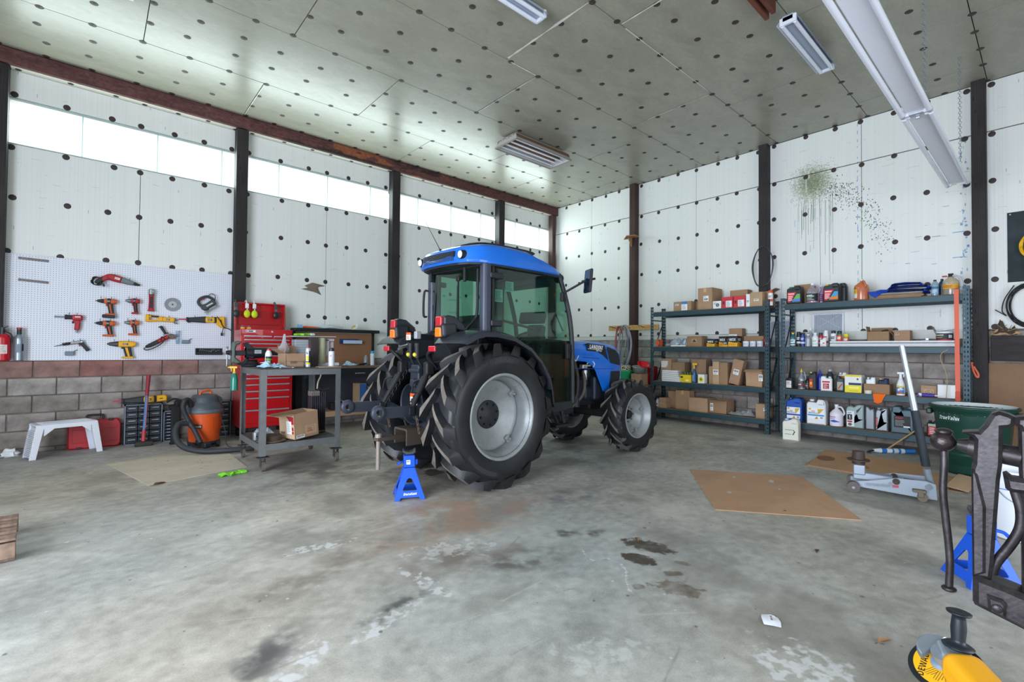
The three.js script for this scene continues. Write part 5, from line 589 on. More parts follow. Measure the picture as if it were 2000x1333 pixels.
const arrowsL = cell(64, 56, (c, w, h) => { bgd(c, w, h, '#b59479'); c.strokeStyle = '#3a2c20'; c.lineWidth = 3; c.strokeRect(3, 3, w - 6, h - 6); for (const x of [20, 42]) { c.beginPath(); c.moveTo(x, 46); c.lineTo(x, 14); c.moveTo(x - 7, 24); c.lineTo(x, 12); c.lineTo(x + 7, 24); c.stroke(); } });
const codeL = cell(64, 64, (c, w, h) => { bgd(c, w, h, '#ececea'); for (let i = 0; i < 16; i++) { c.fillStyle = '#222'; c.fillRect(6 + i * 3.2, 8, 1 + 2 * hsh(i, 9), 26); } lines(c, 6, 42, 50, 3, 7, '#444', 2); });
// carton: origin at the centre of its base; local +z is the face turned to the room
function carton(label, pos, turn, w, h, d, o = {}) {
  const t = thing(o.name ?? 'cardboard_box', label, 'box', pos, turn, o.group), m = o.m ?? CARD[(Math.abs(Math.round(pos[2] * 37 + pos[1] * 91)) % 5)], k = 0.005;
  if (o.open) {
    part(t, 'box_wall', [bx(w, h, k, 0, h / 2, d / 2 - k / 2)], m); part(t, 'box_wall', [bx(w, h, k, 0, h / 2, -d / 2 + k / 2)], m); part(t, 'box_wall', [bx(k, h, d, -w / 2 + k / 2, h / 2, 0)], m); part(t, 'box_wall', [bx(k, h, d, w / 2 - k / 2, h / 2, 0)], m); part(t, 'box_bottom', bx(w, k, d, 0, k / 2, 0), m);
    for (const [side, a] of o.open) { const L = (side === 'f' || side === 'b' ? d : w) * (o.fl ?? 0.5); const g = side === 'f' || side === 'b' ? bx(w * 0.98, 0.004, L) : bx(L, 0.004, d * 0.98); if (side === 'f') { g.translate(0, 0, L / 2); g.rotateX(-a); g.translate(0, h, d / 2); } if (side === 'b') { g.translate(0, 0, -L / 2); g.rotateX(a); g.translate(0, h, -d / 2); } if (side === 'r') { g.translate(L / 2, 0, 0); g.rotateZ(a); g.translate(w / 2, h, 0); } if (side === 'l') { g.translate(-L / 2, 0, 0); g.rotateZ(-a); g.translate(-w / 2, h, 0); } part(t, 'flap', g, m); }
  } else {
    part(t, 'carton', rb(w, h, d, 0.004, 0, h / 2, 0), m);
    if (o.seam !== false) part(t, 'packing_tape', [bx(o.along === 'z' ? 0.05 : w * 1.001, 0.0012, o.along === 'z' ? d * 1.001 : 0.05, 0, h + 0.0003, 0), bx(0.05, Math.min(0.07, h * 0.4), 0.0012, o.along === 'z' ? 0 : 9, h - Math.min(0.035, h * 0.2), d / 2 + 0.0003)].slice(0, o.along === 'z' ? 2 : 1), tapeM);
  }
  for (const [r, lw, lh, lx, ly, f] of o.labels ?? []) part(t, 'label', f === 'r' ? lab(lw, lh, r, w / 2 + 0.0012, ly, lx, 0, Math.PI / 2, 0) : f === 'l' ? lab(lw, lh, r, -w / 2 - 0.0012, ly, lx, 0, -Math.PI / 2, 0) : f === 't' ? lab(lw, lh, r, lx, h + 0.0015, ly, -Math.PI / 2, 0, 0) : lab(lw, lh, r, lx, ly, d / 2 + 0.0012), printM);
  return t;
}
function sprayCan(label, pos, r, h, bodyM, capM, rect, turn = 0, o = {}) {
  const t = thing(o.name ?? 'spray_can', label, o.cat ?? 'spray can', pos, turn, o.group);
  part(t, 'can', [la([[0.001, 0], [r * 0.94, 0], [r, 0.004], [r, h * 0.78], [r * 0.9, h * 0.82], [r * 0.7, h * 0.85], [0.001, h * 0.85]], 22)], bodyM);
  part(t, 'cap', o.bare ? [cy(r * 0.3, r * 0.3, h * 0.06, 0, h * 0.88, 0), cy(r * 0.16, r * 0.16, h * 0.08, 0, h * 0.94, 0)] : [la([[r * 0.86, h * 0.83], [r * 0.86, h * 0.96], [r * 0.7, h], [0.001, h]], 20)], capM);
  if (rect) part(t, 'label', clab(r * 1.008, h * 0.6, 2.6, rect, 0, h * 0.42, 0), printM);
  return t;
}
function bottle(label, pos, r, h, m, capM, rect, turn = 0, o = {}) {
  const t = thing(o.name ?? 'bottle', label, o.cat ?? 'bottle', pos, turn, o.group), nk = o.neck ?? 0.3, sh = o.shoulder ?? 0.68;
  part(t, 'body', la([[0.001, 0], [r * 0.92, 0], [r, h * 0.03], [r, h * sh * 0.9], [r * 0.95, h * sh], [r * 0.6, h * (sh + 0.12)], [r * nk, h * (sh + 0.2)], [r * nk, h * 0.92], [0.001, h * 0.92]], 24), m);
  part(t, 'cap', o.spout ? [cy(r * nk * 1.15, r * nk * 1.1, h * 0.07, 0, h * 0.9, 0), cy(r * nk * 0.7, r * nk * 0.15, h * 0.12, 0, h * 0.99, 0)] : cy(r * nk * 1.2, r * nk * 1.2, h * 0.1, 0, h * 0.94, 0), capM);
  if (o.handle) part(t, 'handle', tu([[r * 0.9, h * sh * 0.82, 0], [r * 1.15, h * (sh + 0.02), 0], [r * 0.75, h * 0.86, 0], [r * 0.25, h * 0.88, 0]], r * 0.14, 8), m);
  if (o.fill) part(t, 'liquid', la([[0.001, 0.003], [r * 0.9, 0.003], [r * 0.96, h * 0.04], [r * 0.96, h * o.fill], [0.001, h * o.fill]], 22), o.fillM);
  if (rect) part(t, 'label', clab(r * 1.01, h * sh * 0.62, o.wrap ?? 2.4, rect, 0, h * sh * 0.46, 0), printM);
  return t;
}
// flat-sided jug with a grip hole; local +z faces the room, s mirrors the grip
function jug(label, pos, w, h, d, m, capM, rect, turn = 0, o = {}) {
  const t = thing(o.name ?? 'jug', label, o.cat ?? 'jug', pos, turn, o.group), s = o.s ?? 1, b = 0.012;
  const out = o.shape === 'slant' ? [[-w / 2, 0], [w / 2, 0], [w / 2, h * 0.97], [w * 0.18, h * 0.97], [-w * 0.05, h * 0.86], [-w * 0.2, h * 0.9], [-w * 0.4, h * 0.88], [-w / 2, h * 0.76]] : [[-w / 2, 0], [w / 2, 0], [w / 2, h * 0.78], [w * 0.44, h * 0.92], [w * 0.36, h * 0.97], [w * 0.1, h * 0.97], [w * 0.0, h * 0.84], [-w * 0.16, h * 0.86], [-w * 0.42, h * 0.86], [-w / 2, h * 0.78]];
  const hole = o.shape === 'slant' ? [[w * 0.4, h * 0.88], [w * 0.12, h * 0.7], [w * 0.26, h * 0.42], [w * 0.4, h * 0.42]] : [[w * 0.34, h * 0.9], [w * 0.14, h * 0.9], [w * 0.1, h * 0.82], [w * 0.14, h * 0.78], [w * 0.36, h * 0.78]];
  const mir = (p) => s > 0 ? p : p.map((q) => [-q[0], q[1]]).reverse();
  part(t, 'body', ex(mir(out), d, b, 0, 0, 0, 0, 0, 0, [mir(hole)]), m);
  part(t, 'cap', [cy(w * 0.13, w * 0.13, h * 0.07, -s * w * 0.29, h * 0.92, 0)], capM);
  if (rect) part(t, 'label', lab(w * (o.lw ?? 0.8), h * (o.lh ?? 0.48), rect, s * -w * (o.lx ?? 0), h * (o.ly ?? 0.36), d / 2 + 0.001), printM);
  return t;
}
function trigger(label, pos, r, h, m, headM, rect, turn = 0, o = {}) {
  const t = thing('spray_bottle', label, 'spray bottle', pos, turn, o.group);
  part(t, 'bottle', la([[0.001, 0], [r * 0.95, 0], [r, 0.006], [r, h * 0.45], [r * 0.7, h * 0.6], [r * 0.36, h * 0.72], [0.001, h * 0.72]], 22), m);
  part(t, 'spray_head', [cy(r * 0.42, r * 0.42, h * 0.07, 0, h * 0.74, 0), rb(r * 0.6, h * 0.14, r * 0.6, 0.006, 0, h * 0.84, 0), rb(r * 2.2, h * 0.1, r * 0.55, 0.008, r * 0.25, h * 0.94, 0), cy(r * 0.2, r * 0.2, r * 0.5, r * 1.5, h * 0.94, 0, 0, 0, Math.PI / 2)], headM);
  part(t, 'trigger', ex([[r * 0.7, h * 0.92], [r * 1.0, h * 0.9], [r * 0.8, h * 0.74], [r * 0.6, h * 0.8]], r * 0.4, 0.003), o.trigM ?? headM);
  if (rect) part(t, 'label', clab(r * 1.012, h * 0.34, 2.2, rect, 0, h * 0.24, 0), printM);
  return t;
}
const crumple = (w, d, h, n = 12, s = 1) => { const rows = []; for (let i = 0; i <= n; i++) { const r = []; for (let j = 0; j <= n; j++) { const u = i / n - 0.5, v = j / n - 0.5, e = 0.85 + 0.3 * fbm(u * 3 + s, v * 3 + s * 2, 3); r.push([u * w * e + 0.02 * w * (fbm(v * 7 + s, u * 5, 2) - 0.5), 0.003 + h * Math.pow(Math.abs(fbm(u * 5 + s * 3, v * 5 + 1.7, 4)), 1.6) * (1 - 3.2 * Math.max(u * u, v * v)), v * d * e]); } rows.push(r); } return loft(rows); };

// ---------- steel cart with the bench vise ----------
const cartM = M(0x868b92, 0.5, 0.35, { map: ceilT, metre: 0.5 }), cartTop = M(0x5c5a58, 0.6, 0.3, { map: blockT, metre: 0.6 });
{
  const t = thing('steel_cart', 'welded grey angle-steel workshop cart on four casters', 'cart', [-6.5, 0, 2.17]), W = 0.4, L = 0.43, H = 1.03;
  part(t, 'top_plate', rb(2 * W + 0.02, 0.008, 2 * L + 0.02, 0.002, 0, H - 0.004, 0), cartTop); part(t, 'lower_shelf', rb(2 * W - 0.01, 0.006, 2 * L - 0.01, 0.002, 0, 0.262, 0), cartTop);
  for (const y of [H - 0.04, 0.235]) { for (const s of [-1, 1]) { part(t, 'side_rail', [bx(2 * W, 0.065, 0.006, 0, y, s * L)], cartM); part(t, 'end_rail', [bx(0.006, 0.065, 2 * L, s * W, y, 0)], cartM); } }
  for (const sx of [-1, 1]) for (const sz of [-1, 1]) {
    part(t, 'leg', [bx(0.055, H - 0.16, 0.006, sx * (W - 0.024), (H + 0.14) / 2, sz * (L + 0.003)), bx(0.006, H - 0.16, 0.055, sx * (W + 0.003), (H + 0.14) / 2, sz * (L - 0.024))], cartM);
    part(t, 'caster', [bx(0.11, 0.008, 0.09, sx * (W - 0.03), 0.138, sz * (L - 0.02)), bx(0.004, 0.09, 0.06, sx * (W - 0.03) - 0.02, 0.09, sz * (L - 0.02)), bx(0.004, 0.09, 0.06, sx * (W - 0.03) + 0.02, 0.09, sz * (L - 0.02))], M(0x4d4b4a, 0.5, 0.5)); part(t, 'caster_wheel', [cy(0.05, 0.05, 0.03, sx * (W - 0.03), 0.05, sz * (L - 0.02) + 0.012, 0, 0, Math.PI / 2, 24), cy(0.022, 0.022, 0.036, sx * (W - 0.03), 0.05, sz * (L - 0.02) + 0.012, 0, 0, Math.PI / 2, 16)], M(0x5f5650, 0.7));
  }
}
{
  const t = thing('bench_vise', 'black iron bench vise bolted on the back corner of the steel cart', 'vise', [-6.83, 1.031, 1.88]), k = M(0x24252a, 0.5, 0.4), j = M(0x59635c, 0.5, 0.4);
  part(t, 'base', [la([[0.001, 0], [0.1, 0], [0.105, 0.012], [0.085, 0.03], [0.065, 0.05], [0.06, 0.075], [0.001, 0.075]], 28)], k); part(t, 'body', [cy(0.062, 0.068, 0.22, 0.05, 0.155, 0, 0, 0, Math.PI / 2, 26), cy(0.05, 0.062, 0.03, 0.17, 0.155, 0, 0, 0, Math.PI / 2, 26), ex([[-0.06, 0.1], [-0.06, 0.21], [-0.085, 0.26], [-0.05, 0.27], [0.0, 0.225], [0.02, 0.2], [0.02, 0.08]], 0.1, 0.012)], k);
  part(t, 'slide_bar', [rb(0.34, 0.05, 0.05, 0.008, 0.1, 0.15, 0), rb(0.2, 0.055, 0.05, 0.008, -0.12, 0.15, 0)], k); part(t, 'moving_jaw', ex([[-0.2, 0.05], [-0.2, 0.2], [-0.19, 0.265], [-0.15, 0.285], [-0.11, 0.28], [-0.12, 0.255], [-0.155, 0.24], [-0.165, 0.2], [-0.165, 0.1], [-0.12, 0.06], [-0.1, 0.045], [-0.16, 0.03]], 0.1, 0.012), j); part(t, 'lower_bracket', ex([[-0.16, 0.03], [-0.1, 0.04], [-0.06, 0.09], [-0.03, 0.09], [-0.04, 0.03], [-0.1, 0.01]], 0.07, 0.008), k);
  part(t, 'screw_boss', cy(0.028, 0.022, 0.05, -0.225, 0.155, 0, 0, 0, Math.PI / 2), k); part(t, 'tommy_bar', [cy(0.008, 0.008, 0.2, -0.24, 0.11, 0.0), sp(0.013, -0.24, 0.21, 0), sp(0.013, -0.24, 0.01, 0)], M(0x8b8f94, 0.3, 0.8)); part(t, 'name_plate', lab(0.07, 0.04, cell(60, 34, (c, w, h) => { bgd(c, w, h, '#9fa9ad'); lines(c, 8, 8, 44, 3, 7, '#59636a', 3); }), 0.05, 0.165, 0.07), printM); part(t, 'lock_lever', rod([0.08, 0.04, 0.05], [0.16, 0.05, 0.09], 0.008), M(0x8b8f94, 0.3, 0.8));
}
trigger('green trigger spray bottle with a yellow head hanging at the cart corner', [-7.0, 0.77, 1.9], 0.038, 0.27, M(0x3fae96, 0.1, 0, { transmission: 0.55, thickness: 0 }), M(0xe8a90c, 0.4), null, 2.6, { trigM: M(0xe8a90c, 0.4) });
{ const t = thing('blue_rag', 'crumpled light blue shop towel on the front edge of the steel cart', 'rag', [-6.76, 1.031, 2.42]); part(t, 'cloth', crumple(0.26, 0.2, 0.13, 16, 3), M(0xa9cbe6, 0.95, 0, { side: THREE.DoubleSide })); }
{ const t = thing('wrench', 'old steel open-end wrench lying before the blue rag', 'wrench', [-6.64, 1.031, 2.54]); part(t, 'shank', rb(0.1, 0.008, 0.018, 0.003, 0, 0.006, 0), M(0x8f8a84, 0.4, 0.7)); for (const s of [-1, 1]) part(t, 'head', ex(arcp(0, 0, 0.021, 40, 320, 12), 0.011, 0.002, s * 0.062, 0.006, 0, -Math.PI / 2, 0, s > 0 ? Math.PI : 0), M(0x8f8a84, 0.4, 0.7)); }
const greenL = cell(70, 80, (c, w, h) => { bgd(c, w, h, '#14222c'); c.fillStyle = '#7bb82c'; c.fillRect(0, 20, w, 12); c.fillRect(0, 66, w, 14); lines(c, 10, 40, 48, 3, 8, '#e6f0e0', 4); });
bottle('black and green label bottle with a red cap between the vise and the open carton', [-6.72, 1.031, 2.14], 0.034, 0.2, M(0xdfe3e4, 0.4), M(0xd8422c, 0.4), greenL, 0, { shoulder: 0.75, neck: 0.45 });
carton('open cardboard carton with printed side on the cart, plastic bag on top', [-6.52, 1.031, 2.26], 0.12, 0.2, 0.15, 0.2, { open: [['b', 1.3], ['l', 0.55], ['f', -1.2]], fl: 0.45, m: CARD[1], labels: [[cell(150, 110, (c, w, h) => { bgd(c, w, h, '#b59479'); lines(c, 30, 28, 84, 1, 9, '#3a2417', 14); lines(c, 30, 60, 80, 3, 9, '#3a2417', 4); }), 0.17, 0.12, 0, 0.07]] });
{ const t = thing('plastic_bag', 'clear plastic bag of red parts standing on the open carton', 'plastic bag', [-6.585, 1.185, 2.2]); const rows = []; for (let i = 0; i <= 8; i++) { const v = i / 8, r = 0.06 * (1 - v * 0.85) * (0.9 + 0.2 * Math.sin(v * 7)), row = []; for (let j = 0; j <= 14; j++) { const a = j / 14 * Math.PI * 2; const q = r * (0.85 + 0.3 * hsh(i, j % 14)); row.push([q * Math.cos(a) + v * 0.01, v * 0.21, q * Math.sin(a) * 0.7]); } rows.push(row); } part(t, 'bag', loft(rows.reverse()), M(0xe4ebee, 0.15, 0, { transmission: 0.7, thickness: 0, side: THREE.DoubleSide })); part(t, 'red_parts', [sp(0.03, 0, 0.03, 0, [1.3, 1, 0.9]), sp(0.025, 0.02, 0.06, 0, [1.2, 1, 0.8])], M(0xc23a46, 0.5)); }
const yelCan = cell(60, 90, (c, w, h) => { bgd(c, w, h, '#d5dbe0'); c.fillStyle = '#263040'; c.fillRect(30, 0, 30, 90); c.fillStyle = '#e2cf2c'; c.fillRect(4, 34, 26, 30); c.fillRect(0, 78, 60, 12); c.fillStyle = '#111'; c.fillRect(0, 70, 60, 6); lines(c, 4, 8, 22, 2, 8, '#223', 5); });
sprayCan('slim yellow and silver spray can with red tip beside the open carton', [-6.375, 1.031, 2.37], 0.026, 0.25, M(0xcdd3d8, 0.35, 0.3), M(0xc92a34, 0.4), yelCan, 0, { bare: true });
{ const t = thing('heat_exchanger', 'aluminium oil cooler core with dark steel side plate standing on the cart', 'cooler', [-6.24, 1.031, 2.08]); part(t, 'fin_block', [rb(0.2, 0.3, 0.12, 0.004, -0.1, 0.16, -0.02)], M(0x9fa8ae, 0.4, 0.6)); for (let i = 0; i < 10; i++) part(t, 'fin', bx(0.202, 0.006, 0.124, -0.1, 0.03 + i * 0.029, -0.02), M(0xb7bfc5, 0.35, 0.7)); part(t, 'side_plate', [rb(0.08, 0.34, 0.02, 0.003, 0.0, 0.17, 0.1), rb(0.012, 0.34, 0.16, 0.003, -0.045, 0.17, 0.03)], M(0x42383a, 0.6, 0.3)); part(t, 'top_plate', rb(0.52, 0.012, 0.2, 0.004, 0.0, 0.345, -0.02, 0, 0, 0.01), M(0xb9c0c4, 0.4, 0.5)); part(t, 'oil_drum', [la([[0.001, 0], [0.055, 0], [0.055, 0.16], [0.05, 0.17], [0.055, 0.18], [0.055, 0.3], [0.001, 0.31]], 22, 0.1, 0.03, 0.02)], M(0xb9bb9a, 0.5)); part(t, 'end_bracket', [rb(0.12, 0.03, 0.04, 0.006, 0.2, 0.31, 0.0), rb(0.07, 0.2, 0.04, 0.01, 0.17, 0.22, 0.0), rb(0.06, 0.24, 0.03, 0.004, 0.23, 0.17, -0.02)], M(0xc9bcc0, 0.5, 0.2)); part(t, 'base_strip', rb(0.34, 0.035, 0.06, 0.004, 0.14, 0.02, 0.02), M(0xd9dde4, 0.5)); }
{ const t = thing('work_glove', 'lime green work glove lying on the aluminium cooler plate', 'glove', [-6.31, 1.389, 2.05]); part(t, 'hand', [rb(0.12, 0.025, 0.06, 0.012, 0, 0.012, 0, 0, 0.2, 0.05, 2), rod([-0.05, 0.012, 0.01], [-0.11, 0.008, 0.03], 0.011), rod([-0.05, 0.012, -0.01], [-0.12, 0.008, 0.0], 0.011), rod([-0.03, 0.014, -0.02], [-0.1, 0.01, -0.03], 0.011), rod([0.0, 0.014, 0.03], [-0.04, 0.01, 0.06], 0.012)], M(0x86d02a, 0.8)); part(t, 'cuff', rb(0.05, 0.028, 0.065, 0.01, 0.08, 0.014, 0, 0, 0.2, 0), M(0xc5ccd2, 0.7)); }
sprayCan('tall white spray can with a black cap on the cart by the cooler', [-6.14, 1.031, 2.44], 0.033, 0.215, M(0xd9dde6, 0.35), M(0x1d2a33, 0.4), cell(60, 80, (c, w, h) => { bgd(c, w, h, '#dfe3ec'); lines(c, 8, 10, 40, 8, 8, '#aab2c0', 2); c.fillStyle = '#c2383c'; c.fillRect(4, 14, 8, 8); }), 0.3);
{ const t = thing('cardboard_scrap', 'torn strip of cardboard hanging over the cart edge', 'cardboard', [-6.2, 1.031, 2.52]); part(t, 'strip', tf(rb(0.24, 0.005, 0.13, 0.002), 0, 0.004, 0.0, 0.06, 0.1, 0), CARD[2]); }
// lower shelf of the cart
{ const t = carton('tipped cardboard carton with red print and white label on the cart lower shelf', [-6.46, 0.266, 2.4], 0.32, 0.29, 0.27, 0.26, { m: CARD[0], open: [['l', 0.0], ['r', -2.2], ['b', -2.9], ['f', -2.75]], fl: 0.52, labels: [[cell(110, 70, (c, w, h) => { bgd(c, w, h, '#c2a183'); c.strokeStyle = '#7a2a22'; c.lineWidth = 2; c.strokeRect(14, 10, 70, 44); lines(c, 22, 20, 50, 4, 9, '#8a2c26', 4); }), 0.14, 0.09, 0.05, 0.08], [codeL, 0.1, 0.035, -0.08, 0.025], [cell(120, 160, (c, w, h) => { bgd(c, w, h, '#caac8c'); c.fillStyle = '#a52430'; c.beginPath(); c.moveTo(60, 6); c.lineTo(118, 6); c.lineTo(118, 60); c.lineTo(96, 60); c.fill(); c.fillRect(100, 80, 14, 24); c.fillRect(100, 110, 14, 18); c.fillStyle = '#eef0f2'; c.fillRect(58, 40, 40, 90); lines(c, 62, 50, 32, 9, 8, '#777', 2); lines(c, 8, 118, 44, 2, 8, '#2b1d12', 5); }), 0.25, 0.24, 0, 0.13, 'l']] }); t.rotation.z = 0.08; t.position.y = 0.284; }
{ const t = thing('brake_drum', 'rusty brown brake drum lying on the cart lower shelf', 'brake drum', [-6.755, 0.267, 2.44]); part(t, 'flange', la([[0.06, 0], [0.135, 0], [0.14, 0.008], [0.135, 0.016], [0.08, 0.018]], 36), rustM); part(t, 'drum', la([[0.1, 0.014], [0.098, 0.06], [0.09, 0.068], [0.04, 0.068], [0.036, 0.05], [0.036, 0.0]], 36), M(0x58493f, 0.75, 0.3)); for (let i = 0; i < 5; i++) part(t, 'stud_hole', cy(0.007, 0.007, 0.003, 0.07 * Math.cos(i * 1.26), 0.0685, 0.07 * Math.sin(i * 1.26)), softBlack); }
{ const t = thing('steel_sleeve', 'short grey steel sleeve beside the brake drum on the cart', 'pipe', [-6.86, 0.266, 2.26]); part(t, 'sleeve', la([[0.024, 0], [0.03, 0], [0.03, 0.08], [0.024, 0.08], [0.024, 0]], 22), M(0x8b8f94, 0.4, 0.6)); part(t, 'bolt_head', cy(0.007, 0.007, 0.006, 0, 0.04, 0.031, Math.PI / 2), softBlack); }
{ const t = thing('radiator', 'tall finned dark oil radiator standing on the cart lower shelf', 'radiator', [-6.19, 0.2662, 2.14]); for (let i = 0; i < 8; i++) part(t, 'fin', rb(0.012, 0.45, 0.13, 0.004, -0.075 + i * 0.021, 0.24, 0), M(0x3c3d46, 0.45, 0.3)); part(t, 'header', rb(0.1, 0.06, 0.13, 0.01, -0.035, 0.45, 0.0), M(0x8a807c, 0.6, 0.2)); part(t, 'foot', rb(0.17, 0.02, 0.12, 0.006, 0, 0.012, 0), M(0x8a807c, 0.6, 0.2)); part(t, 'valve', [rod([0.0, 0.47, 0.02], [0.12, 0.5, 0.05], 0.008), sp(0.014, 0.125, 0.5, 0.05), rb(0.05, 0.03, 0.04, 0.008, 0.02, 0.49, 0.02)], softBlack); part(t, 'hose', tu([[0.0, 0.5, 0.0], [0.01, 0.58, 0.0], [0.04, 0.66, 0], [0.035, 0.735, -0.02]], 0.009, 8), M(0xc9c4b4, 0.5)); }
{ const t = thing('shop_scraps', 'crumpled clear plastic and metal scraps on the cart shelf by the tool chest', 'scraps', [-6.72, 0.266, 1.98]); part(t, 'wrap', crumple(0.2, 0.16, 0.16, 12, 9), M(0xb5bcc4, 0.2, 0, { transmission: 0.4, thickness: 0, side: THREE.DoubleSide })); part(t, 'bracket', [rb(0.12, 0.008, 0.03, 0.002, 0.16, 0.006, 0.1), rb(0.03, 0.03, 0.03, 0.004, 0.2, 0.016, 0.05)], M(0xb5bcc0, 0.4, 0.5)); }
// ---------- red tool chest ----------
const chestR = M(0xb70d16, 0.3, 0, { clearcoat: 0.3 }), chromeM = M(0xc4ccd4, 0.25, 0.7);
{
  const t = thing('tool_chest', 'red rolling tool cabinet with full-width silver drawer pulls', 'tool chest', [-6.345, 0, 0.4]), w = 0.66, d = 0.46;
  part(t, 'cabinet', rb(w, 0.8, d, 0.008, 0, 0.55, 0), chestR);
  let y = 0.2; for (const h of [0.2, 0.165, 0.095, 0.09, 0.085, 0.06, 0.06]) { const dr = part(t, 'drawer', rb(w - 0.08, h - 0.008, 0.02, 0.004, 0, y + h / 2, d / 2), chestR); part(dr, 'drawer_pull', rb(w - 0.08, 0.02, 0.022, 0.006, 0, y + h - 0.016, d / 2 + 0.014), chromeM); y += h; }
  part(t, 'side_handle', tu([[-0.34, 0.86, -0.1], [-0.375, 0.86, -0.1], [-0.375, 0.86, 0.1], [-0.34, 0.86, 0.1]], 0.01, 8), chromeM); for (const sx of [-1, 1]) for (const sz of [-1, 1]) part(t, 'caster', [cy(0.055, 0.055, 0.035, sx * 0.27, 0.055, sz * 0.17, 0, 0, Math.PI / 2), bx(0.06, 0.04, 0.07, sx * 0.27, 0.13, sz * 0.17)], softBlack);
}
{
  const t = thing('top_chest', 'red upper tool chest with its lid standing open', 'tool chest', [-6.345, 0.951, 0.4]), w = 0.665, d = 0.4;
  part(t, 'chest', [rb(w, 0.46, d, 0.01, 0, 0.23, 0), rb(w, 0.09, 0.02, 0.006, 0, 0.5, d / 2 - 0.01), rb(0.015, 0.09, d, 0.004, -w / 2 + 0.008, 0.49, 0), rb(0.015, 0.09, d, 0.004, w / 2 - 0.008, 0.49, 0)], chestR);
  let y = 0.05; for (const h of [0.14, 0.06, 0.054, 0.054, 0.054, 0.05]) { const two = y > 0.4; for (const [cx, ww] of two ? [[-0.12, 0.36], [0.19, 0.22]] : [[0, w - 0.08]]) { const dr = part(t, 'drawer', rb(ww - 0.006, h - 0.006, 0.02, 0.004, cx, y + h / 2, d / 2), chestR); part(dr, 'drawer_pull', rb(ww - 0.006, 0.018, 0.022, 0.006, cx, y + h - 0.014, d / 2 + 0.014), chromeM); } y += h; }
  part(t, 'lid', [tf(rb(w, 0.4, 0.02, 0.004), 0, 0.73, -0.22, -0.1, 0, 0), tf(rb(0.02, 0.4, 0.07, 0.004), -w / 2 + 0.01, 0.73, -0.19, -0.1, 0, 0), tf(rb(0.02, 0.4, 0.07, 0.004), w / 2 - 0.01, 0.73, -0.19, -0.1, 0, 0), tf(rb(w, 0.02, 0.07, 0.004), 0, 0.925, -0.205, -0.1, 0, 0)], chestR); part(t, 'lid_tray', tf(rb(w - 0.1, 0.2, 0.012, 0.004), 0, 0.72, -0.2, -0.1, 0, 0), M(0xa40c14, 0.35)); part(t, 'lid_stay', rod([0.31, 0.52, 0.0], [0.31, 0.62, -0.17], 0.006), steelM); part(t, 'lock', cy(0.012, 0.012, 0.008, 0.06, 0.515, d / 2 + 0.003, Math.PI / 2), chromeM);
  part(t, 'badge', lab(0.12, 0.03, cell(120, 30, (c, w2, h) => { bgd(c, w2, h, '#e8eaec'); lines(c, 30, 8, 80, 1, 8, '#20304a', 14); c.fillStyle = '#2a5a54'; c.fillRect(6, 8, 14, 14); }), -0.21, 0.515, d / 2 + 0.002), printM); part(t, 'carry_handle', tu([[-0.335, 0.3, -0.06], [-0.36, 0.32, -0.05], [-0.36, 0.36, 0.05], [-0.335, 0.34, 0.06]], 0.009, 8), chromeM);
}
// hearing protectors hooked over the open lid
[[-6.66, 0x2b2b2e, 'black and red ear muffs hung over one end of the chest lid'], [-6.525, 0xc7d911, 'lime ear muffs hung over the chest lid beside the black pair'], [-6.43, 0xc7d911, 'lime ear muffs hung at the middle of the chest lid'], [-6.145, 0x22262b, 'black ear muffs hung over the far end of the chest lid']].forEach(([x, c, l], i) => { const t = thing('ear_muffs', l, 'ear muffs', [x - 0.01, 1.72, 0.285]); const m = M(c, 0.4); part(t, 'ear_cup', [sp(0.05, 0, 0, 0, [0.85, 1.1, 0.5], 18)], m); part(t, 'headband', [rb(0.045, 0.07, 0.01, 0.004, 0, 0.115, -0.01), tu([[0, 0.04, 0], [0, 0.1, -0.006], [0, 0.18, -0.05], [0, 0.19, -0.11], [0, 0.12, -0.16]], 0.008, 6)], i === 1 || i === 2 ? whiteP : M(0x3b423e, 0.5)); part(t, 'yoke', [rod([-0.012, 0.03, 0.01], [-0.006, 0.09, 0], 0.003), rod([0.012, 0.03, 0.01], [0.006, 0.09, 0], 0.003)], steelM); if (i === 0) part(t, 'red_badge', sp(0.012, 0, 0.0, 0.018, [1, 1, 0.4]), redM); });
for (const [x, l] of [[-6.625, 'small yellow tin with blue cap in the corner of the open top chest'], [-6.545, 'small yellow tin with blue cap on the open top chest beside the badge']]) { const t = thing('small_tin', l, 'tin', [x - 0.01, 1.4135, 0.5]); part(t, 'tin', rb(0.045, 0.11, 0.03, 0.005, 0, 0.055, 0), M(0xe2b81c, 0.4)); part(t, 'blue_band', rb(0.046, 0.02, 0.031, 0.004, 0, 0.07, 0), M(0x4a6aa8, 0.4)); part(t, 'cap', cy(0.012, 0.012, 0.02, 0, 0.12, 0), M(0x3d5f9c, 0.4)); }
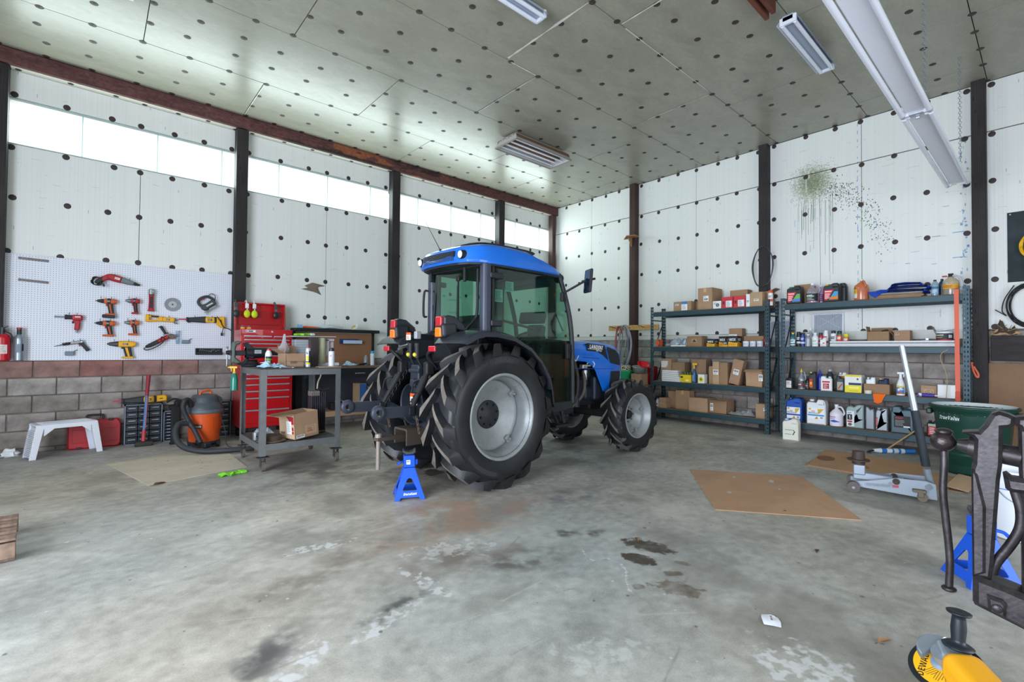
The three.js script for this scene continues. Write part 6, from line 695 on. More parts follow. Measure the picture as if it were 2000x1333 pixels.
// ---------- black workbench with pegboard hutch ----------
const brownPeg = M(0xffffff, 0.7, 0, { metre: 0.0254, map: tex(64, 64, (u, v) => Math.hypot(u - 0.5, v - 0.5) < 0.13 ? [62, 40, 26] : [150, 106, 76].map((c) => c + 8 * (hsh(u * 64 | 0, v * 64 | 0) - 0.5))) });
{
  const t = thing('workbench', 'black steel workbench with a brown pegboard back and narrow top shelf', 'workbench', [-5.2, 0, 0.34]), k = M(0x14171c, 0.45);
  part(t, 'worktop', rb(1.36, 0.035, 0.56, 0.006, 0, 0.95, 0.0), M(0x6e5c4c, 0.6)); part(t, 'apron', [bx(1.34, 0.1, 0.02, 0, 0.88, 0.26), bx(1.34, 0.1, 0.02, 0, 0.88, -0.26)], k); for (const sx of [-1, 1]) for (const sz of [-1, 1]) part(t, 'leg', bx(0.05, 0.93, 0.05, sx * 0.64, 0.465, sz * 0.24), k); part(t, 'lower_shelf', [rb(1.3, 0.03, 0.5, 0.005, 0, 0.27, 0), bx(1.3, 0.06, 0.02, 0, 0.235, 0.25)], CARD[0]); part(t, 'peg_back', rb(1.28, 0.52, 0.008, 0.002, 0, 1.23, -0.24), brownPeg); for (const s of [-1, 1]) part(t, 'upright', bx(0.04, 0.58, 0.04, s * 0.645, 1.25, -0.24), k); part(t, 'top_shelf', [rb(1.38, 0.05, 0.2, 0.006, 0, 1.525, -0.17)], k); for (const x of [-0.25, 0.2, 0.5]) part(t, 'drawer_pull', rb(0.16, 0.014, 0.02, 0.004, x, 0.855, 0.28), chromeM); part(t, 'drawer_front', rb(1.26, 0.12, 0.02, 0.004, 0, 0.86, 0.265), k);
  part(t, 'back_panel', bx(1.28, 0.55, 0.01, 0, 0.56, -0.22), M(0x40404a, 0.5, 0.3));
}
{ const t = thing('peg_tray', 'small blue tray with a pale lip on the brown pegboard', 'tray', [-4.98, 1.36, 0.12]); part(t, 'tray', [rb(0.32, 0.075, 0.015, 0.004, 0, 0, 0), rb(0.32, 0.01, 0.08, 0.003, 0, -0.036, 0.04)], M(0x223a66, 0.5)); part(t, 'lip', rb(0.32, 0.055, 0.01, 0.003, 0.03, -0.012, 0.085), M(0xb9cbe4, 0.5)); }
{ const t = thing('orange_tool', 'orange caulking tool lying on the workbench top shelf', 'tool', [-5.64, 1.551, 0.2]); part(t, 'barrel', rod([-0.07, 0.018, 0], [0.12, 0.014, 0.02], 0.014, 0.01), M(0xe85a24, 0.4)); part(t, 'handle', rb(0.05, 0.03, 0.04, 0.01, -0.08, 0.016, 0), M(0xd64a20, 0.4)); }
{ const t = thing('white_sack', 'folded white plastic sack on the workbench top shelf', 'sack', [-5.36, 1.551, 0.18]); part(t, 'sack', crumple(0.4, 0.18, 0.11, 14, 5), M(0xc4ccd0, 0.5, 0, { side: THREE.DoubleSide })); }
{ const t = thing('tape_gun', 'white and yellow tape dispenser on the end of the workbench shelf', 'tape dispenser', [-4.92, 1.551, 0.2]); part(t, 'frame', [ex([[-0.05, 0], [0.03, 0], [0.06, 0.07], [0.04, 0.09], [0.02, 0.05], [-0.03, 0.02]], 0.04, 0.006)], M(0xdfe0d8, 0.4)); part(t, 'roll', to(0.025, 0.012, -0.01, 0.035, 0, 0, 0, 0, 20, 8), M(0xc9b83a, 0.5)); }
{ const t = thing('blue_box', 'small light blue box at the end of the workbench top shelf', 'box', [-5.79, 1.551, 0.2]); part(t, 'box', rb(0.06, 0.05, 0.05, 0.004, 0, 0.025, 0), M(0x7fb2dc, 0.5)); part(t, 'lid', rb(0.062, 0.012, 0.052, 0.003, 0, 0.05, 0), M(0x9fc6e6, 0.5)); }
sprayCan('white spray can with sky blue cap on the workbench beside the tractor tyre', [-4.745, 0.969, 0.5], 0.033, 0.235, M(0xdfe6ec, 0.35), M(0x1f9be0, 0.35), null);
bottle('clear bottle with blue base on the workbench beside the blue-capped can', [-4.83, 0.969, 0.44], 0.032, 0.17, M(0xc6d6e4, 0.1, 0, { transmission: 0.6, thickness: 0 }), M(0x9fb4c4, 0.4), null, 0, { fill: 0.3, fillM: M(0x1f4fae, 0.3), shoulder: 0.75 });
{ const t = thing('pliers', 'black-handled pliers lying on the workbench', 'pliers', [-4.99, 0.969, 0.53], 0.3); part(t, 'handle', [rod([0, 0.02, 0], [0.14, 0.035, 0.03], 0.012), rod([0, 0.02, 0], [0.14, 0.02, -0.03], 0.012)], softBlack); part(t, 'jaw', [rod([0, 0.02, 0], [-0.06, 0.018, 0], 0.014, 0.005)], toolGrey); }
{ const t = thing('blue_rag', 'crumpled pale blue rag on the workbench in front of the brown pegboard', 'rag', [-5.15, 0.968, 0.53]); part(t, 'cloth', crumple(0.22, 0.14, 0.11, 14, 11), M(0xa6c4da, 0.95, 0, { side: THREE.DoubleSide })); }
{ const t = thing('metal_scraps', 'heap of grey metal offcuts on the workbench', 'scraps', [-5.4, 0.968, 0.5]); for (let i = 0; i < 12; i++) part(t, 'offcut', tf(rb(rr(0.04, 0.1), 0.012, rr(0.012, 0.03), 0.003), rr(-0.13, 0.13), 0.008 + rr(0, 0.022), rr(-0.07, 0.07), 0, rr(0, 3), rr(-0.05, 0.05)), i % 3 ? M(0x9a948a, 0.5, 0.5) : M(0x5b5f66, 0.5, 0.4)); }
// things kept under the workbench
carton('narrow blue and brown carton standing under the workbench', [-4.93, 0.286, 0.45], 0.1, 0.12, 0.4, 0.22, { m: CARD[2], seam: false, labels: [[cell(50, 120, (c, w, h) => { bgd(c, w, h, '#2c62a4'); c.fillStyle = '#caac8c'; c.beginPath(); c.moveTo(0, 84); c.lineTo(50, 64); c.lineTo(50, 120); c.lineTo(0, 120); c.fill(); }), 0.119, 0.39, 0, 0.2]] });
bottle('red bottle standing under the workbench behind the tyre', [-4.76, 0.286, 0.4], 0.042, 0.34, redM, M(0xd8d8d8, 0.4), null, 0); bottle('pale blue bottle standing under the workbench behind the tyre', [-4.66, 0.286, 0.46], 0.036, 0.28, M(0xb9cfe6, 0.4), M(0x2a4f9c, 0.4), null, 0);
one('blue_tray', 'low blue plastic tray under the workbench', 'tray', [rb(0.24, 0.012, 0.16, 0.004, 0, 0.006, 0), rb(0.24, 0.06, 0.01, 0.003, 0, 0.03, 0.078), rb(0.24, 0.06, 0.01, 0.003, 0, 0.03, -0.078), rb(0.01, 0.06, 0.16, 0.003, 0.118, 0.03, 0), rb(0.01, 0.06, 0.16, 0.003, -0.118, 0.03, 0)], M(0x274f8e, 0.5), [-4.72, 0.286, 0.23]);
{ const t = thing('black_toolbox', 'low black metal toolbox under the workbench', 'toolbox', [-5.25, 0.286, 0.42]); part(t, 'box', rb(0.3, 0.11, 0.16, 0.008, 0, 0.055, 0), softBlack); part(t, 'handle', tu([[-0.06, 0.11, 0], [-0.05, 0.135, 0], [0.05, 0.135, 0], [0.06, 0.11, 0]], 0.006, 6), chromeM); part(t, 'latch', rb(0.02, 0.03, 0.008, 0.002, 0.08, 0.075, 0.082), chromeM); }
// ---------- jack stands ----------
function jackStand(label, pos, turn, foot) {
  const t = thing('jack_stand', label, 'jack stand', pos, turn, 'blue jack stands'), b = M(0x1453c8, 0.35), W = 0.125, w = 0.042, H = 0.26;
  const face = (name) => { const h2 = [[-0.055, 0.055], [0.04, 0.055], [0.055, 0.055], [0.022, 0.15], [0.008, 0.165], [-0.008, 0.165], [-0.022, 0.15]]; return ex([[-W, 0], [-W + 0.04, 0], [-W + 0.052, 0.022], [W - 0.052, 0.022], [W - 0.04, 0], [W, 0], [w, H], [-w, H]], 0.006, 0.0015, 0, 0, 0, 0, 0, 0, [[[-0.052, 0.078], [0.052, 0.078], [0.057, 0.085], [0.02, 0.165], [0.008, 0.175], [-0.008, 0.175], [-0.02, 0.165], [-0.057, 0.085]]]); };
  const lean = Math.atan2(W - w, H); for (let i = 0; i < 4; i++) { const g = face(); g.translate(0, 0, 0); g.rotateX(-lean); g.translate(0, 0, W - 0.003); g.rotateY(i * Math.PI / 2); part(t, 'side_plate', g, b); }
  part(t, 'collar', [rb(2 * w + 0.006, 0.1, 2 * w + 0.006, 0.006, 0, H + 0.04, 0), rb(0.03, 0.05, 0.06, 0.01, w + 0.015, H + 0.03, 0)], b); part(t, 'ratchet_handle', tu([[-0.04, H + 0.04, 0.02], [-0.075, H + 0.04, 0.05], [-0.1, H + 0.025, 0.06]], 0.009, 8), b); part(t, 'post', [rb(0.05, 0.24, 0.04, 0.004, 0, H - 0.02, 0)], M(0x23242a, 0.5, 0.4)); part(t, 'saddle', [tf(ex([[-0.055, 0.02], [-0.05, 0.045], [-0.03, 0.03], [0, 0.024], [0.03, 0.03], [0.05, 0.045], [0.055, 0.02], [0.03, 0], [-0.03, 0]], 0.075, 0.006), 0, H + 0.095, 0)], M(0x4b4c50, 0.5, 0.5)); part(t, 'capacity_label', lab(0.032, 0.036, codeL, -0.01, H + 0.035, w + 0.005), printM);
  const dl = cell(100, 26, (c, w2, h) => { bgd(c, w2, h, '#1453c8'); txt(c, 'Duralast', w2 / 2, 13, 22, '#f3f5f8', { st: 'italic bold' }); }); const g = lab(0.12, 0.03, dl, 0, 0.05, 0.004); g.rotateX(-lean); g.translate(0, 0, W - 0.003); part(t, 'name_lettering', g, printM); return t;
}
jackStand('blue jack stand on the bare floor behind the tractor wheel', [-6.15, 0, 4.24], -0.42);
// ---------- on the floor beside the cart ----------
{ const t = thing('cardboard_sheet', 'pale flattened cardboard sheet under the vacuum hose', 'cardboard', [0, 0, 0]); const top = [[-8.04, 1.26], [-7.3, 1.05], [-6.95, 1.3], [-6.95, 2.3], [-7.78, 2.5]]; const s = shp(top.map((p) => [p[0], -p[1]])); const g = fx(new THREE.ExtrudeGeometry(s, { depth: 0.005, bevelEnabled: false })); g.rotateX(-Math.PI / 2); g.translate(0, 0.001, 0); part(t, 'sheet', g, M('#d9d0bf', 0.9, 0, { map: cardT, metre: 0.6 })); for (let i = 0; i < 16; i++) { const x = rr(-7.75, -7.0), z = rr(1.3, 2.1); part(t, 'grease_smudge', tf(cy(rr(0.008, 0.03), rr(0.008, 0.03), 0.0006, 0, 0, 0, 0, 0, 0, 9), x, 0.0065, z, 0, rr(0, 3), 0, [1, 1, 0.35]), M(0x9a8768, 0.8)); } }
{ const t = thing('work_glove', 'lime green work glove dropped on the floor in front of the cart', 'glove', [-7.12, 0, 2.53], 0.15); const m = M(0x79d62a, 0.8); part(t, 'palm', rb(0.12, 0.022, 0.075, 0.01, 0, 0.012, 0, 0, 0, 0, 2), m); for (let i = 0; i < 4; i++) part(t, 'finger', tu([[-0.05, 0.012, -0.028 + i * 0.019], [-0.08, 0.016 + 0.008 * (i % 2), -0.032 + i * 0.022], [-0.12, 0.01, -0.04 + i * 0.026]], 0.0095, 7), m); part(t, 'thumb', tu([[0.0, 0.012, 0.03], [-0.02, 0.03, 0.055], [-0.05, 0.014, 0.07]], 0.011, 7), m); part(t, 'cuff', rb(0.06, 0.026, 0.08, 0.01, 0.085, 0.014, 0, 0, 0.1, 0, 2), m); }
function leaf(label, pos, turn, s = 1, c = 0x6e4a34) { const t = thing('dry_leaf', label, 'leaf', pos, turn); part(t, 'blade', loft([[[-0.05, 0.004, 0], [-0.02, 0.018, -0.018], [0.02, 0.014, -0.016], [0.05, 0.006, 0]], [[-0.05, 0.002, 0], [-0.02, 0.004, 0], [0.02, 0.003, 0], [0.05, 0.002, 0]], [[-0.05, 0.004, 0], [-0.02, 0.016, 0.02], [0.02, 0.02, 0.018], [0.05, 0.006, 0]]].map((r) => r.map((p) => p.map((v) => v * s)))), M(c, 0.9, 0, { side: THREE.DoubleSide })); part(t, 'stem', rod([-0.05 * s, 0.003, 0], [-0.075 * s, 0.005, 0.01 * s], 0.0015, 0.0012, 5), M(0x5a3c28, 0.9)); return t; }
leaf('curled brown leaf at the corner of the pale cardboard sheet', [-7.7, 0, 2.5], 0.4, 1.1); leaf('thin tan leaf beside the post vise on bare floor', [-5.6, 0, 7.36], -0.5, 0.8, 0x8c6a4c); leaf('short brown twig-like leaf past the flat cardboard sheet', [-4.76, 0, 6.86], 0.2, 0.6, 0x5b4630); leaf('small brown leaf resting on the oil stain', [-5.47, 0, 6.03], 0.8, 0.7, 0x7c6048);
{ const t = thing('paper_scrap', 'white square paper packet lying on the floor', 'paper', [-5.81, 0, 6.98], 0.5); part(t, 'packet', loft([[[-0.04, 0.003, -0.035], [0, 0.012, -0.04], [0.045, 0.004, -0.035]], [[-0.045, 0.006, 0], [0, 0.018, 0], [0.05, 0.01, 0.005]], [[-0.04, 0.002, 0.035], [0, 0.006, 0.04], [0.045, 0.002, 0.035]]]), M(0xe2e5ee, 0.7, 0, { side: THREE.DoubleSide })); part(t, 'print', lab(0.05, 0.025, codeL, 0, 0.0185, 0.005, -Math.PI / 2), printM); }
{ const t = thing('wooden_pallet', 'corner of a weathered wooden pallet on the floor', 'pallet', [-8.95, 0, 3.72], 0.06); const wd = M(0xffffff, 0.85, 0, { map: woodTex([92, 72, 60], [168, 142, 122], 3), metre: 0.5 }); for (let i = 0; i < 4; i++) part(t, 'deck_board', rb(0.9, 0.016, 0.09, 0.003, 0.0, 0.125 + (i % 2) * 0.002, -0.33 + i * 0.16), wd); for (const z of [-0.35, 0.18]) part(t, 'runner', rb(0.9, 0.09, 0.04, 0.004, 0, 0.066, z), wd); part(t, 'bottom_board', rb(0.9, 0.016, 0.09, 0.003, 0, 0.012, 0.14), wd); for (let i = 0; i < 3; i++) part(t, 'block', rb(0.09, 0.085, 0.09, 0.004, -0.4 + i * 0.4, 0.068, 0.13), wd); }
// ---------- shelving units against the east wall ----------
const E_ = -Math.PI / 2, rackM = M(0x27434d, 0.45, 0.2), deckM = M(0x8d7355, 0.9, 0, { map: cardT, metre: 0.5 });
const LV = [1.95, 1.325, 0.705, 0.225];
{
  const holes = (n, y0, cols) => { const o = []; for (let i = 0; i < n; i++) for (const c of cols) { const y = y0 + i * 0.056; o.push([[c - 0.007, y], [c + 0.007, y], [c + 0.004, y + 0.026], [c - 0.004, y + 0.026]]); } return o; };
  const front = ex([[-0.03, 0], [0.03, 0], [0.03, 2.04], [-0.03, 2.04]], 0.003, 0, 0, 0, 0, 0, 0, 0, holes(36, 0.02, [-0.014, 0.014])), side = ex([[-0.022, 0], [0.022, 0], [0.022, 2.04], [-0.022, 2.04]], 0.003, 0, 0, 0, 0, 0, 0, 0, holes(36, 0.03, [0]));
  const postG = mergeGeometries([front.clone(), side.clone().rotateY(Math.PI / 2).translate(-0.03, 0, -0.022)]), postG2 = mergeGeometries([front.clone(), side.clone().rotateY(Math.PI / 2).translate(0.03, 0, -0.022)]);
  const rack = (z0, z1, label) => {
    const t = thing('shelving_unit', label, 'shelving', [-0.06, 0, (z0 + z1) / 2], E_), L = z1 - z0, Dp = 0.44;
    for (const [x, zz, g, r] of [[-L / 2, Dp, postG, 0], [L / 2, Dp, postG2, 0], [-L / 2, 0.03, postG2, Math.PI], [L / 2, 0.03, postG, Math.PI]]) { const o = part(t, 'upright', g.clone(), rackM); o.position.set(x, 0, zz); o.rotation.y = r; part(o, 'foot_plate', bx(0.07, 0.006, 0.06, 0, 0.003, -0.01), rackM); }
    for (const y of LV) { for (const zz of [Dp + 0.004, 0.03]) part(t, 'shelf_beam', [rb(L - 0.06, 0.075, 0.022, 0.004, 0, y - 0.045, zz - 0.01), rb(L - 0.06, 0.02, 0.035, 0.003, 0, y - 0.075, zz - 0.02)], rackM); part(t, 'shelf_deck', bx(L - 0.07, 0.014, Dp - 0.02, 0, y - 0.009, Dp / 2 + 0.008), deckM); part(t, 'centre_tie', bx(0.03, 0.02, Dp - 0.03, 0, y - 0.05, Dp / 2), rackM); }
    for (const s of [-1, 1]) for (const y of [1.8, 1.15, 0.4]) { part(t, 'end_tie', bx(0.02, 0.02, Dp - 0.06, s * L / 2, y, Dp / 2), rackM); } for (const s of [-1, 1]) part(t, 'end_brace', [bar([s * L / 2, 1.15, 0.05], [s * L / 2, 0.45, Dp - 0.03], 0.014, 0.03), bar([s * L / 2, 1.8, 0.05], [s * L / 2, 1.2, Dp - 0.03], 0.014, 0.012)], M(0x1c2a31, 0.5, 0.2));
  };
  rack(2.99, 4.965, 'dark steel shelving unit loaded with brown cartons next to the tractor wheel'); rack(5.19, 7.165, 'dark steel shelving unit loaded with jugs and bottles under the paint splatter');
}
const pl = (w, h, bg, items) => cell(w, h, (c) => { bgd(c, w, h, bg); for (const i of items) if (i[0] === 'r') { c.fillStyle = i[5]; c.fillRect(i[1], i[2], i[3], i[4]); } else if (i[0] === 't') txt(c, i[1], i[2], i[3], i[4], i[5] ?? '#111', { st: i[6] ?? 'bold' }); else if (i[0] === 'o') { c.fillStyle = i[4]; c.beginPath(); c.ellipse(i[1], i[2], i[3], i[5] ?? i[3], 0, 0, 7); c.fill(); } else if (i[0] === 'p') { c.fillStyle = i[1]; c.beginPath(); i[2].forEach((q, k) => k ? c.lineTo(...q) : c.moveTo(...q)); c.fill(); } else lines(c, ...i.slice(1)); });
const at = (z0, z1, lv, d, front = -0.47) => [front + d / 2, LV[lv] - 0.001, (z0 + z1) / 2];
const cb = (label, z0, z1, lv, h, d, o = {}) => carton(label, at(z0, z1, lv, d, o.front), E_ + (o.yaw ?? 0), z1 - z0, h, d, o);
// first unit, top shelf
cb('low brown carton with a blue and white label on the top shelf end', 3.4, 3.73, 0, 0.16, 0.26, { labels: [[blueL, 0.11, 0.15, 0.04, 0.08], [codeL, 0.07, 0.03, -0.1, 0.11]], m: CARD[4] });
cb('narrow brown carton tucked behind the blue-labelled one', 3.74, 3.85, 0, 0.16, 0.2, { front: -0.32, m: CARD[1], seam: false });
cb('tall brown carton, largest on the top shelf, with a white square label', 3.85, 4.1, 0, 0.36, 0.36, { labels: [[shipL, 0.09, 0.09, 0.02, 0.18]], m: CARD[0], along: 'z' });
cb('small white carton with grey print beside the tall carton', 4.11, 4.25, 0, 0.125, 0.14, { m: whiteP, seam: false, labels: [[pl(80, 70, '#e8e9ea', [['o', 46, 36, 18, '#555a60'], ['o', 46, 36, 8, '#9aa'], ['l', 6, 10, 30, 3, 8, '#667', 3]]), 0.13, 0.11, 0, 0.06]] });
const redBoxL = pl(80, 76, '#c92f3c', [['r', 30, 26, 44, 46, '#e9eef2'], ['l', 34, 32, 34, 5, 8, '#7c8894', 3], ['r', 6, 30, 14, 20, '#5a1a20']]);
for (const [a, b, l] of [[4.26, 4.44, 'red and white filter box beside the small white carton'], [4.45, 4.635, 'red and white filter box beside the narrow white one']]) cb(l, a, b, 0, 0.18, 0.17, { m: M(0xc92f3c, 0.5), name: 'filter_box', seam: false, group: 'red filter boxes', labels: [[redBoxL, 0.175, 0.17, 0, 0.09]] });
cb('brown carton standing behind the red filter boxes', 4.31, 4.59, 0, 0.3, 0.18, { front: -0.28, m: CARD[4] });
cb('narrow white carton between red box and plain brown one', 4.645, 4.705, 0, 0.2, 0.15, { m: whiteP, seam: false, labels: [[codeL, 0.04, 0.05, 0, 0.08]] });
cb('upright brown carton with a small white sticker above the corner post', 4.71, 4.89, 0, 0.22, 0.18, { m: CARD[2], labels: [[codeL, 0.07, 0.035, 0, 0.1]] });
cb('wide open-flapped carton behind the upright one on the top shelf', 4.66, 4.92, 0, 0.24, 0.2, { front: -0.28, m: CARD[1], open: [['r', 0.45]], fl: 0.38 });
sprayCan('white and orange spray can poking out at the end of the top shelf', [-0.42, LV[0], 4.99], 0.034, 0.235, M(0xe4e4e2, 0.4), M(0xd8531f, 0.4), pl(50, 80, '#e9e9e6', [['r', 0, 40, 50, 22, '#e0571c'], ['l', 8, 12, 34, 2, 10, '#444', 4]]), E_);
// first unit, second shelf
cb('small orange and teal carton at the shelf end', 3.03, 3.13, 1, 0.13, 0.1, { m: M(0xe0561e, 0.5), seam: false, labels: [[pl(60, 76, '#e0561e', [['p', '#3aa8c0', [[0, 0], [22, 0], [4, 38], [22, 76], [0, 76]]], ['p', '#1d4a44', [[60, 0], [40, 0], [56, 38], [40, 76], [60, 76]]], ['r', 44, 56, 16, 20, '#27305a']]), 0.098, 0.128, 0, 0.065]] });
{ const t = thing('plastic_wrapped_parts', 'heap of grey parts in clear plastic wrap on the second shelf', 'wrapped parts', [-0.3, LV[1], 3.42], E_); part(t, 'wrap', crumple(0.42, 0.26, 0.34, 16, 4), M(0xbfcad6, 0.15, 0, { transmission: 0.4, thickness: 0, side: THREE.DoubleSide })); part(t, 'roll', [cy(0.05, 0.05, 0.12, 0.05, 0.075, 0.0, 0, 0, 0.2), cy(0.035, 0.035, 0.1, -0.06, 0.05, 0.04, Math.PI / 2)], M(0xa9b4c6, 0.4)); part(t, 'white_tray', rb(0.28, 0.025, 0.1, 0.006, 0.06, 0.013, 0.11), whiteP); part(t, 'grey_clips', [rb(0.14, 0.03, 0.07, 0.01, -0.14, 0.016, 0.1), rb(0.12, 0.02, 0.06, 0.006, -0.15, 0.045, 0.08)], M(0x7a8088, 0.5, 0.3)); }
cb('square brown carton with a black triangle print', 3.645, 3.91, 1, 0.18, 0.2, { m: CARD[3], front: -0.45, labels: [[pl(60, 40, '#a88a6c', [['p', '#2a1d14', [[30, 6], [50, 32], [10, 32]]]]), 0.1, 0.07, 0.0, 0.1]] });
const wixF = pl(70, 76, '#1d2126', [['r', 0, 48, 70, 28, '#e9a81c'], ['p', '#e9a81c', [[0, 40], [70, 52], [70, 60], [0, 60]]], ['t', 'WIX', 32, 26, 26, '#f2f2f0'], ['l', 6, 56, 50, 2, 7, '#7a5a10', 2]]);
[[3.98, 4.12, 0.125, -0.42, 'black and yellow filter box by the triangle-print carton'], [4.16, 4.29, 0.17, -0.36, 'taller black and yellow filter box in the back of the group'], [4.275, 4.355, 0.085, -0.46, 'small black and yellow filter box in front of the group'], [4.36, 4.51, 0.17, -0.46, 'large black and yellow filter box at the end of the group']].forEach(([a, b, h, f, l]) => cb(l, a, b, 1, h, b - a, { front: f, name: 'filter_box', m: M(0x1d2126, 0.5), seam: false, group: 'black and yellow filter boxes', labels: [[wixF, (b - a) * 0.98, h * 0.98, 0, h / 2], [wixF, (b - a) * 0.98, h * 0.98, 0, h / 2, 'r']] }));
cb('open-topped white and brown carton behind the black and yellow boxes', 4.28, 4.49, 1, 0.3, 0.14, { front: -0.25, m: CARD[1], labels: [[pl(70, 60, '#e9e9e6', [['l', 8, 10, 50, 5, 9, '#888', 2]]), 0.13, 0.13, -0.04, 0.14]] });
cb('flat brown carton behind the three white tins', 4.54, 4.84, 1, 0.17, 0.16, { front: -0.3, m: CARD[3] });
[[4.63, 'white tin beside the yellow filter box'], [4.735, 'white tin between two others'], [4.84, 'white tin next to the shelf upright']].forEach(([z, l]) => { const t = thing('white_tin', l, 'tin', [-0.43, LV[1], z], E_, 'three white tins'); part(t, 'tin', la([[0.001, 0], [0.045, 0], [0.045, 0.075], [0.047, 0.078], [0.047, 0.085], [0.001, 0.088]], 24), M(0xd9dde6, 0.4)); part(t, 'label', clab(0.0455, 0.05, 2.2, pl(60, 30, '#c9cfdc', [['l', 8, 6, 40, 3, 7, '#8a93a8', 2]]), 0, 0.036, 0), printM); });
{ const t = thing('red_tin', 'red tin with a white label behind the corner uprights', 'tin', [-0.3, LV[1], 4.885], E_); part(t, 'tin', la([[0.001, 0], [0.055, 0], [0.055, 0.12], [0.001, 0.125]], 24), M(0xa01420, 0.4)); part(t, 'label', clab(0.0555, 0.07, 1.3, pl(40, 40, '#d9d4d6', [['l', 5, 6, 30, 4, 8, '#7a3038', 3]]), 0, 0.06, 0, 0.6), printM); }
// first unit, third shelf
cb('brown carton with a torn white label at the back of the third shelf', 3.05, 3.26, 2, 0.4, 0.2, { front: -0.3, m: CARD[0], labels: [[pl(60, 60, '#e4e3df', [['p', '#c2a183', [[40, 60], [60, 30], [60, 60]]]]), 0.13, 0.12, -0.03, 0.3]] }); cb('dark brown carton beside the torn-label one on the third shelf', 3.27, 3.52, 2, 0.34, 0.2, { front: -0.3, m: CARD[3] });
for (let i = 0; i < 6; i++) { const t = thing('paper_stack', ['bottom', 'second lowest', 'third lowest', 'third highest', 'second highest', 'topmost'][i] + ' white flat packet of the leaning stack on the third shelf', 'packet', [-0.42 + i * 0.012, LV[2] + i * 0.033, 3.36 - 0.012 * i], E_ + 0.05 * (i % 3 - 1), 'white flat packets'); part(t, 'packet', rb(0.36 - i * 0.012, 0.03, 0.14, 0.006, 0, 0.015, 0), whiteP); part(t, 'fold', rb(0.34 - i * 0.012, 0.003, 0.004, 0.001, 0, 0.016, 0.071), M(0xb4b8bc, 0.7)); }
cb('square brown carton behind the yellow carton on the third shelf', 3.64, 3.9, 2, 0.4, 0.18, { front: -0.28, m: CARD[1] });
cb('bright yellow carton of small cans on the third shelf', 3.52, 3.725, 2, 0.13, 0.15, { m: M(0xe8c815, 0.5), seam: false, front: -0.46, labels: [[pl(90, 50, '#e8c815', [['r', 4, 8, 20, 14, '#3a4a20'], ['r', 48, 30, 24, 12, '#fff3a8'], ['l', 8, 30, 30, 2, 7, '#8a7810', 2]]), 0.2, 0.125, 0, 0.065]] });
for (let i = 0; i < 4; i++) bottle('small green can standing on the yellow carton', [-0.42, LV[2] + 0.13, 3.545 + i * 0.05], 0.02, 0.05, M(0x4c6b2c, 0.5), M(0x2f4a1c, 0.5), null, 0, { name: 'small_can', cat: 'can', shoulder: 0.8, neck: 0.7, group: 'green cans on the yellow carton' });
trigger('blue spray bottle with a yellow and blue trigger head on the third shelf', [-0.44, LV[2], 3.772], 0.036, 0.34, M(0x2a5f8a, 0.2, 0, { transmission: 0.25, thickness: 0 }), M(0xe8b412, 0.4), pl(60, 60, '#3a6b94', [['l', 8, 10, 40, 5, 9, '#b7cfe2', 3]]), E_, { trigM: M(0x244a9c, 0.4) });
cb('white carton with a yellow round print in front of the grey tube', 3.83, 3.965, 2, 0.15, 0.12, { m: M(0xe9e9e4, 0.5), seam: false, labels: [[pl(70, 80, '#e9e9e4', [['r', 0, 0, 12, 80, '#222'], ['o', 40, 44, 22, '#d8d017'], ['o', 40, 44, 11, '#7d7a10']]), 0.13, 0.145, 0, 0.075]] });
{ const t = thing('grey_tube', 'upright dark grey cardboard tube on the third shelf', 'tube', [-0.3, LV[2], 3.985], E_); part(t, 'tube', la([[0.026, 0], [0.032, 0], [0.032, 0.25], [0.026, 0.25], [0.026, 0]], 20), M(0x4a545e, 0.6)); part(t, 'end_cap', cy(0.028, 0.028, 0.01, 0, 0.245, 0), M(0x3b444c, 0.6)); }
cb('short plain carton beside the grey tube', 4.02, 4.105, 2, 0.29, 0.14, { m: CARD[4], front: -0.42 }); cb('tall slim carton with a white label, front of the third shelf', 4.107, 4.215, 2, 0.37, 0.16, { m: CARD[2], labels: [[codeL, 0.085, 0.08, 0, 0.2]] }); cb('tall slim carton without label beside the labelled one', 4.218, 4.35, 2, 0.36, 0.16, { m: CARD[3], front: -0.46, seam: false });
{ const t = cb('long carton leaning over at an angle with a white label', 4.36, 4.52, 2, 0.4, 0.14, { m: CARD[1], labels: [[codeL, 0.085, 0.085, 0, 0.2]], front: -0.45 }); t.rotation.order = 'YXZ'; t.rotation.z = -0.22; t.position.y = LV[2] + 0.018; }
cb('open carton with a torn white flap at the end of the third shelf', 4.64, 4.89, 2, 0.26, 0.24, { m: CARD[0], front: -0.47, open: [['f', -0.35]], fl: 0.34, labels: [[codeL, 0.06, 0.1, 0.1, 0.14]] });
// first unit, bottom shelf
[[3.12, 3.26, 0, 0.1, 'small flat carton at the bottom shelf end'], [3.12, 3.25, 0.1, 0.08, 'small flat carton on top of another at the bottom shelf end']].forEach(([a, b, dy, h, l]) => { const t = cb(l, a, b, 3, h, 0.16, { m: CARD[0], seam: false }); t.position.y += dy; });
cb('upright brown carton at the back of the bottom shelf', 3.2, 3.36, 3, 0.3, 0.16, { front: -0.3, m: CARD[2] }); cb('tall brown carton with a lengthwise tape on the bottom shelf', 3.39, 3.65, 3, 0.33, 0.18, { front: -0.38, m: CARD[4], along: 'z' }); cb('wide brown carton in the middle of the bottom shelf', 3.69, 4.02, 3, 0.23, 0.26, { m: CARD[0] });
cb('long open carton pushed back beside the wide one', 4.03, 4.33, 3, 0.22, 0.28, { m: CARD[3], front: -0.44, open: [['f', -0.15]], fl: 0.25, labels: [[codeL, 0.05, 0.12, -0.1, 0.1]] });
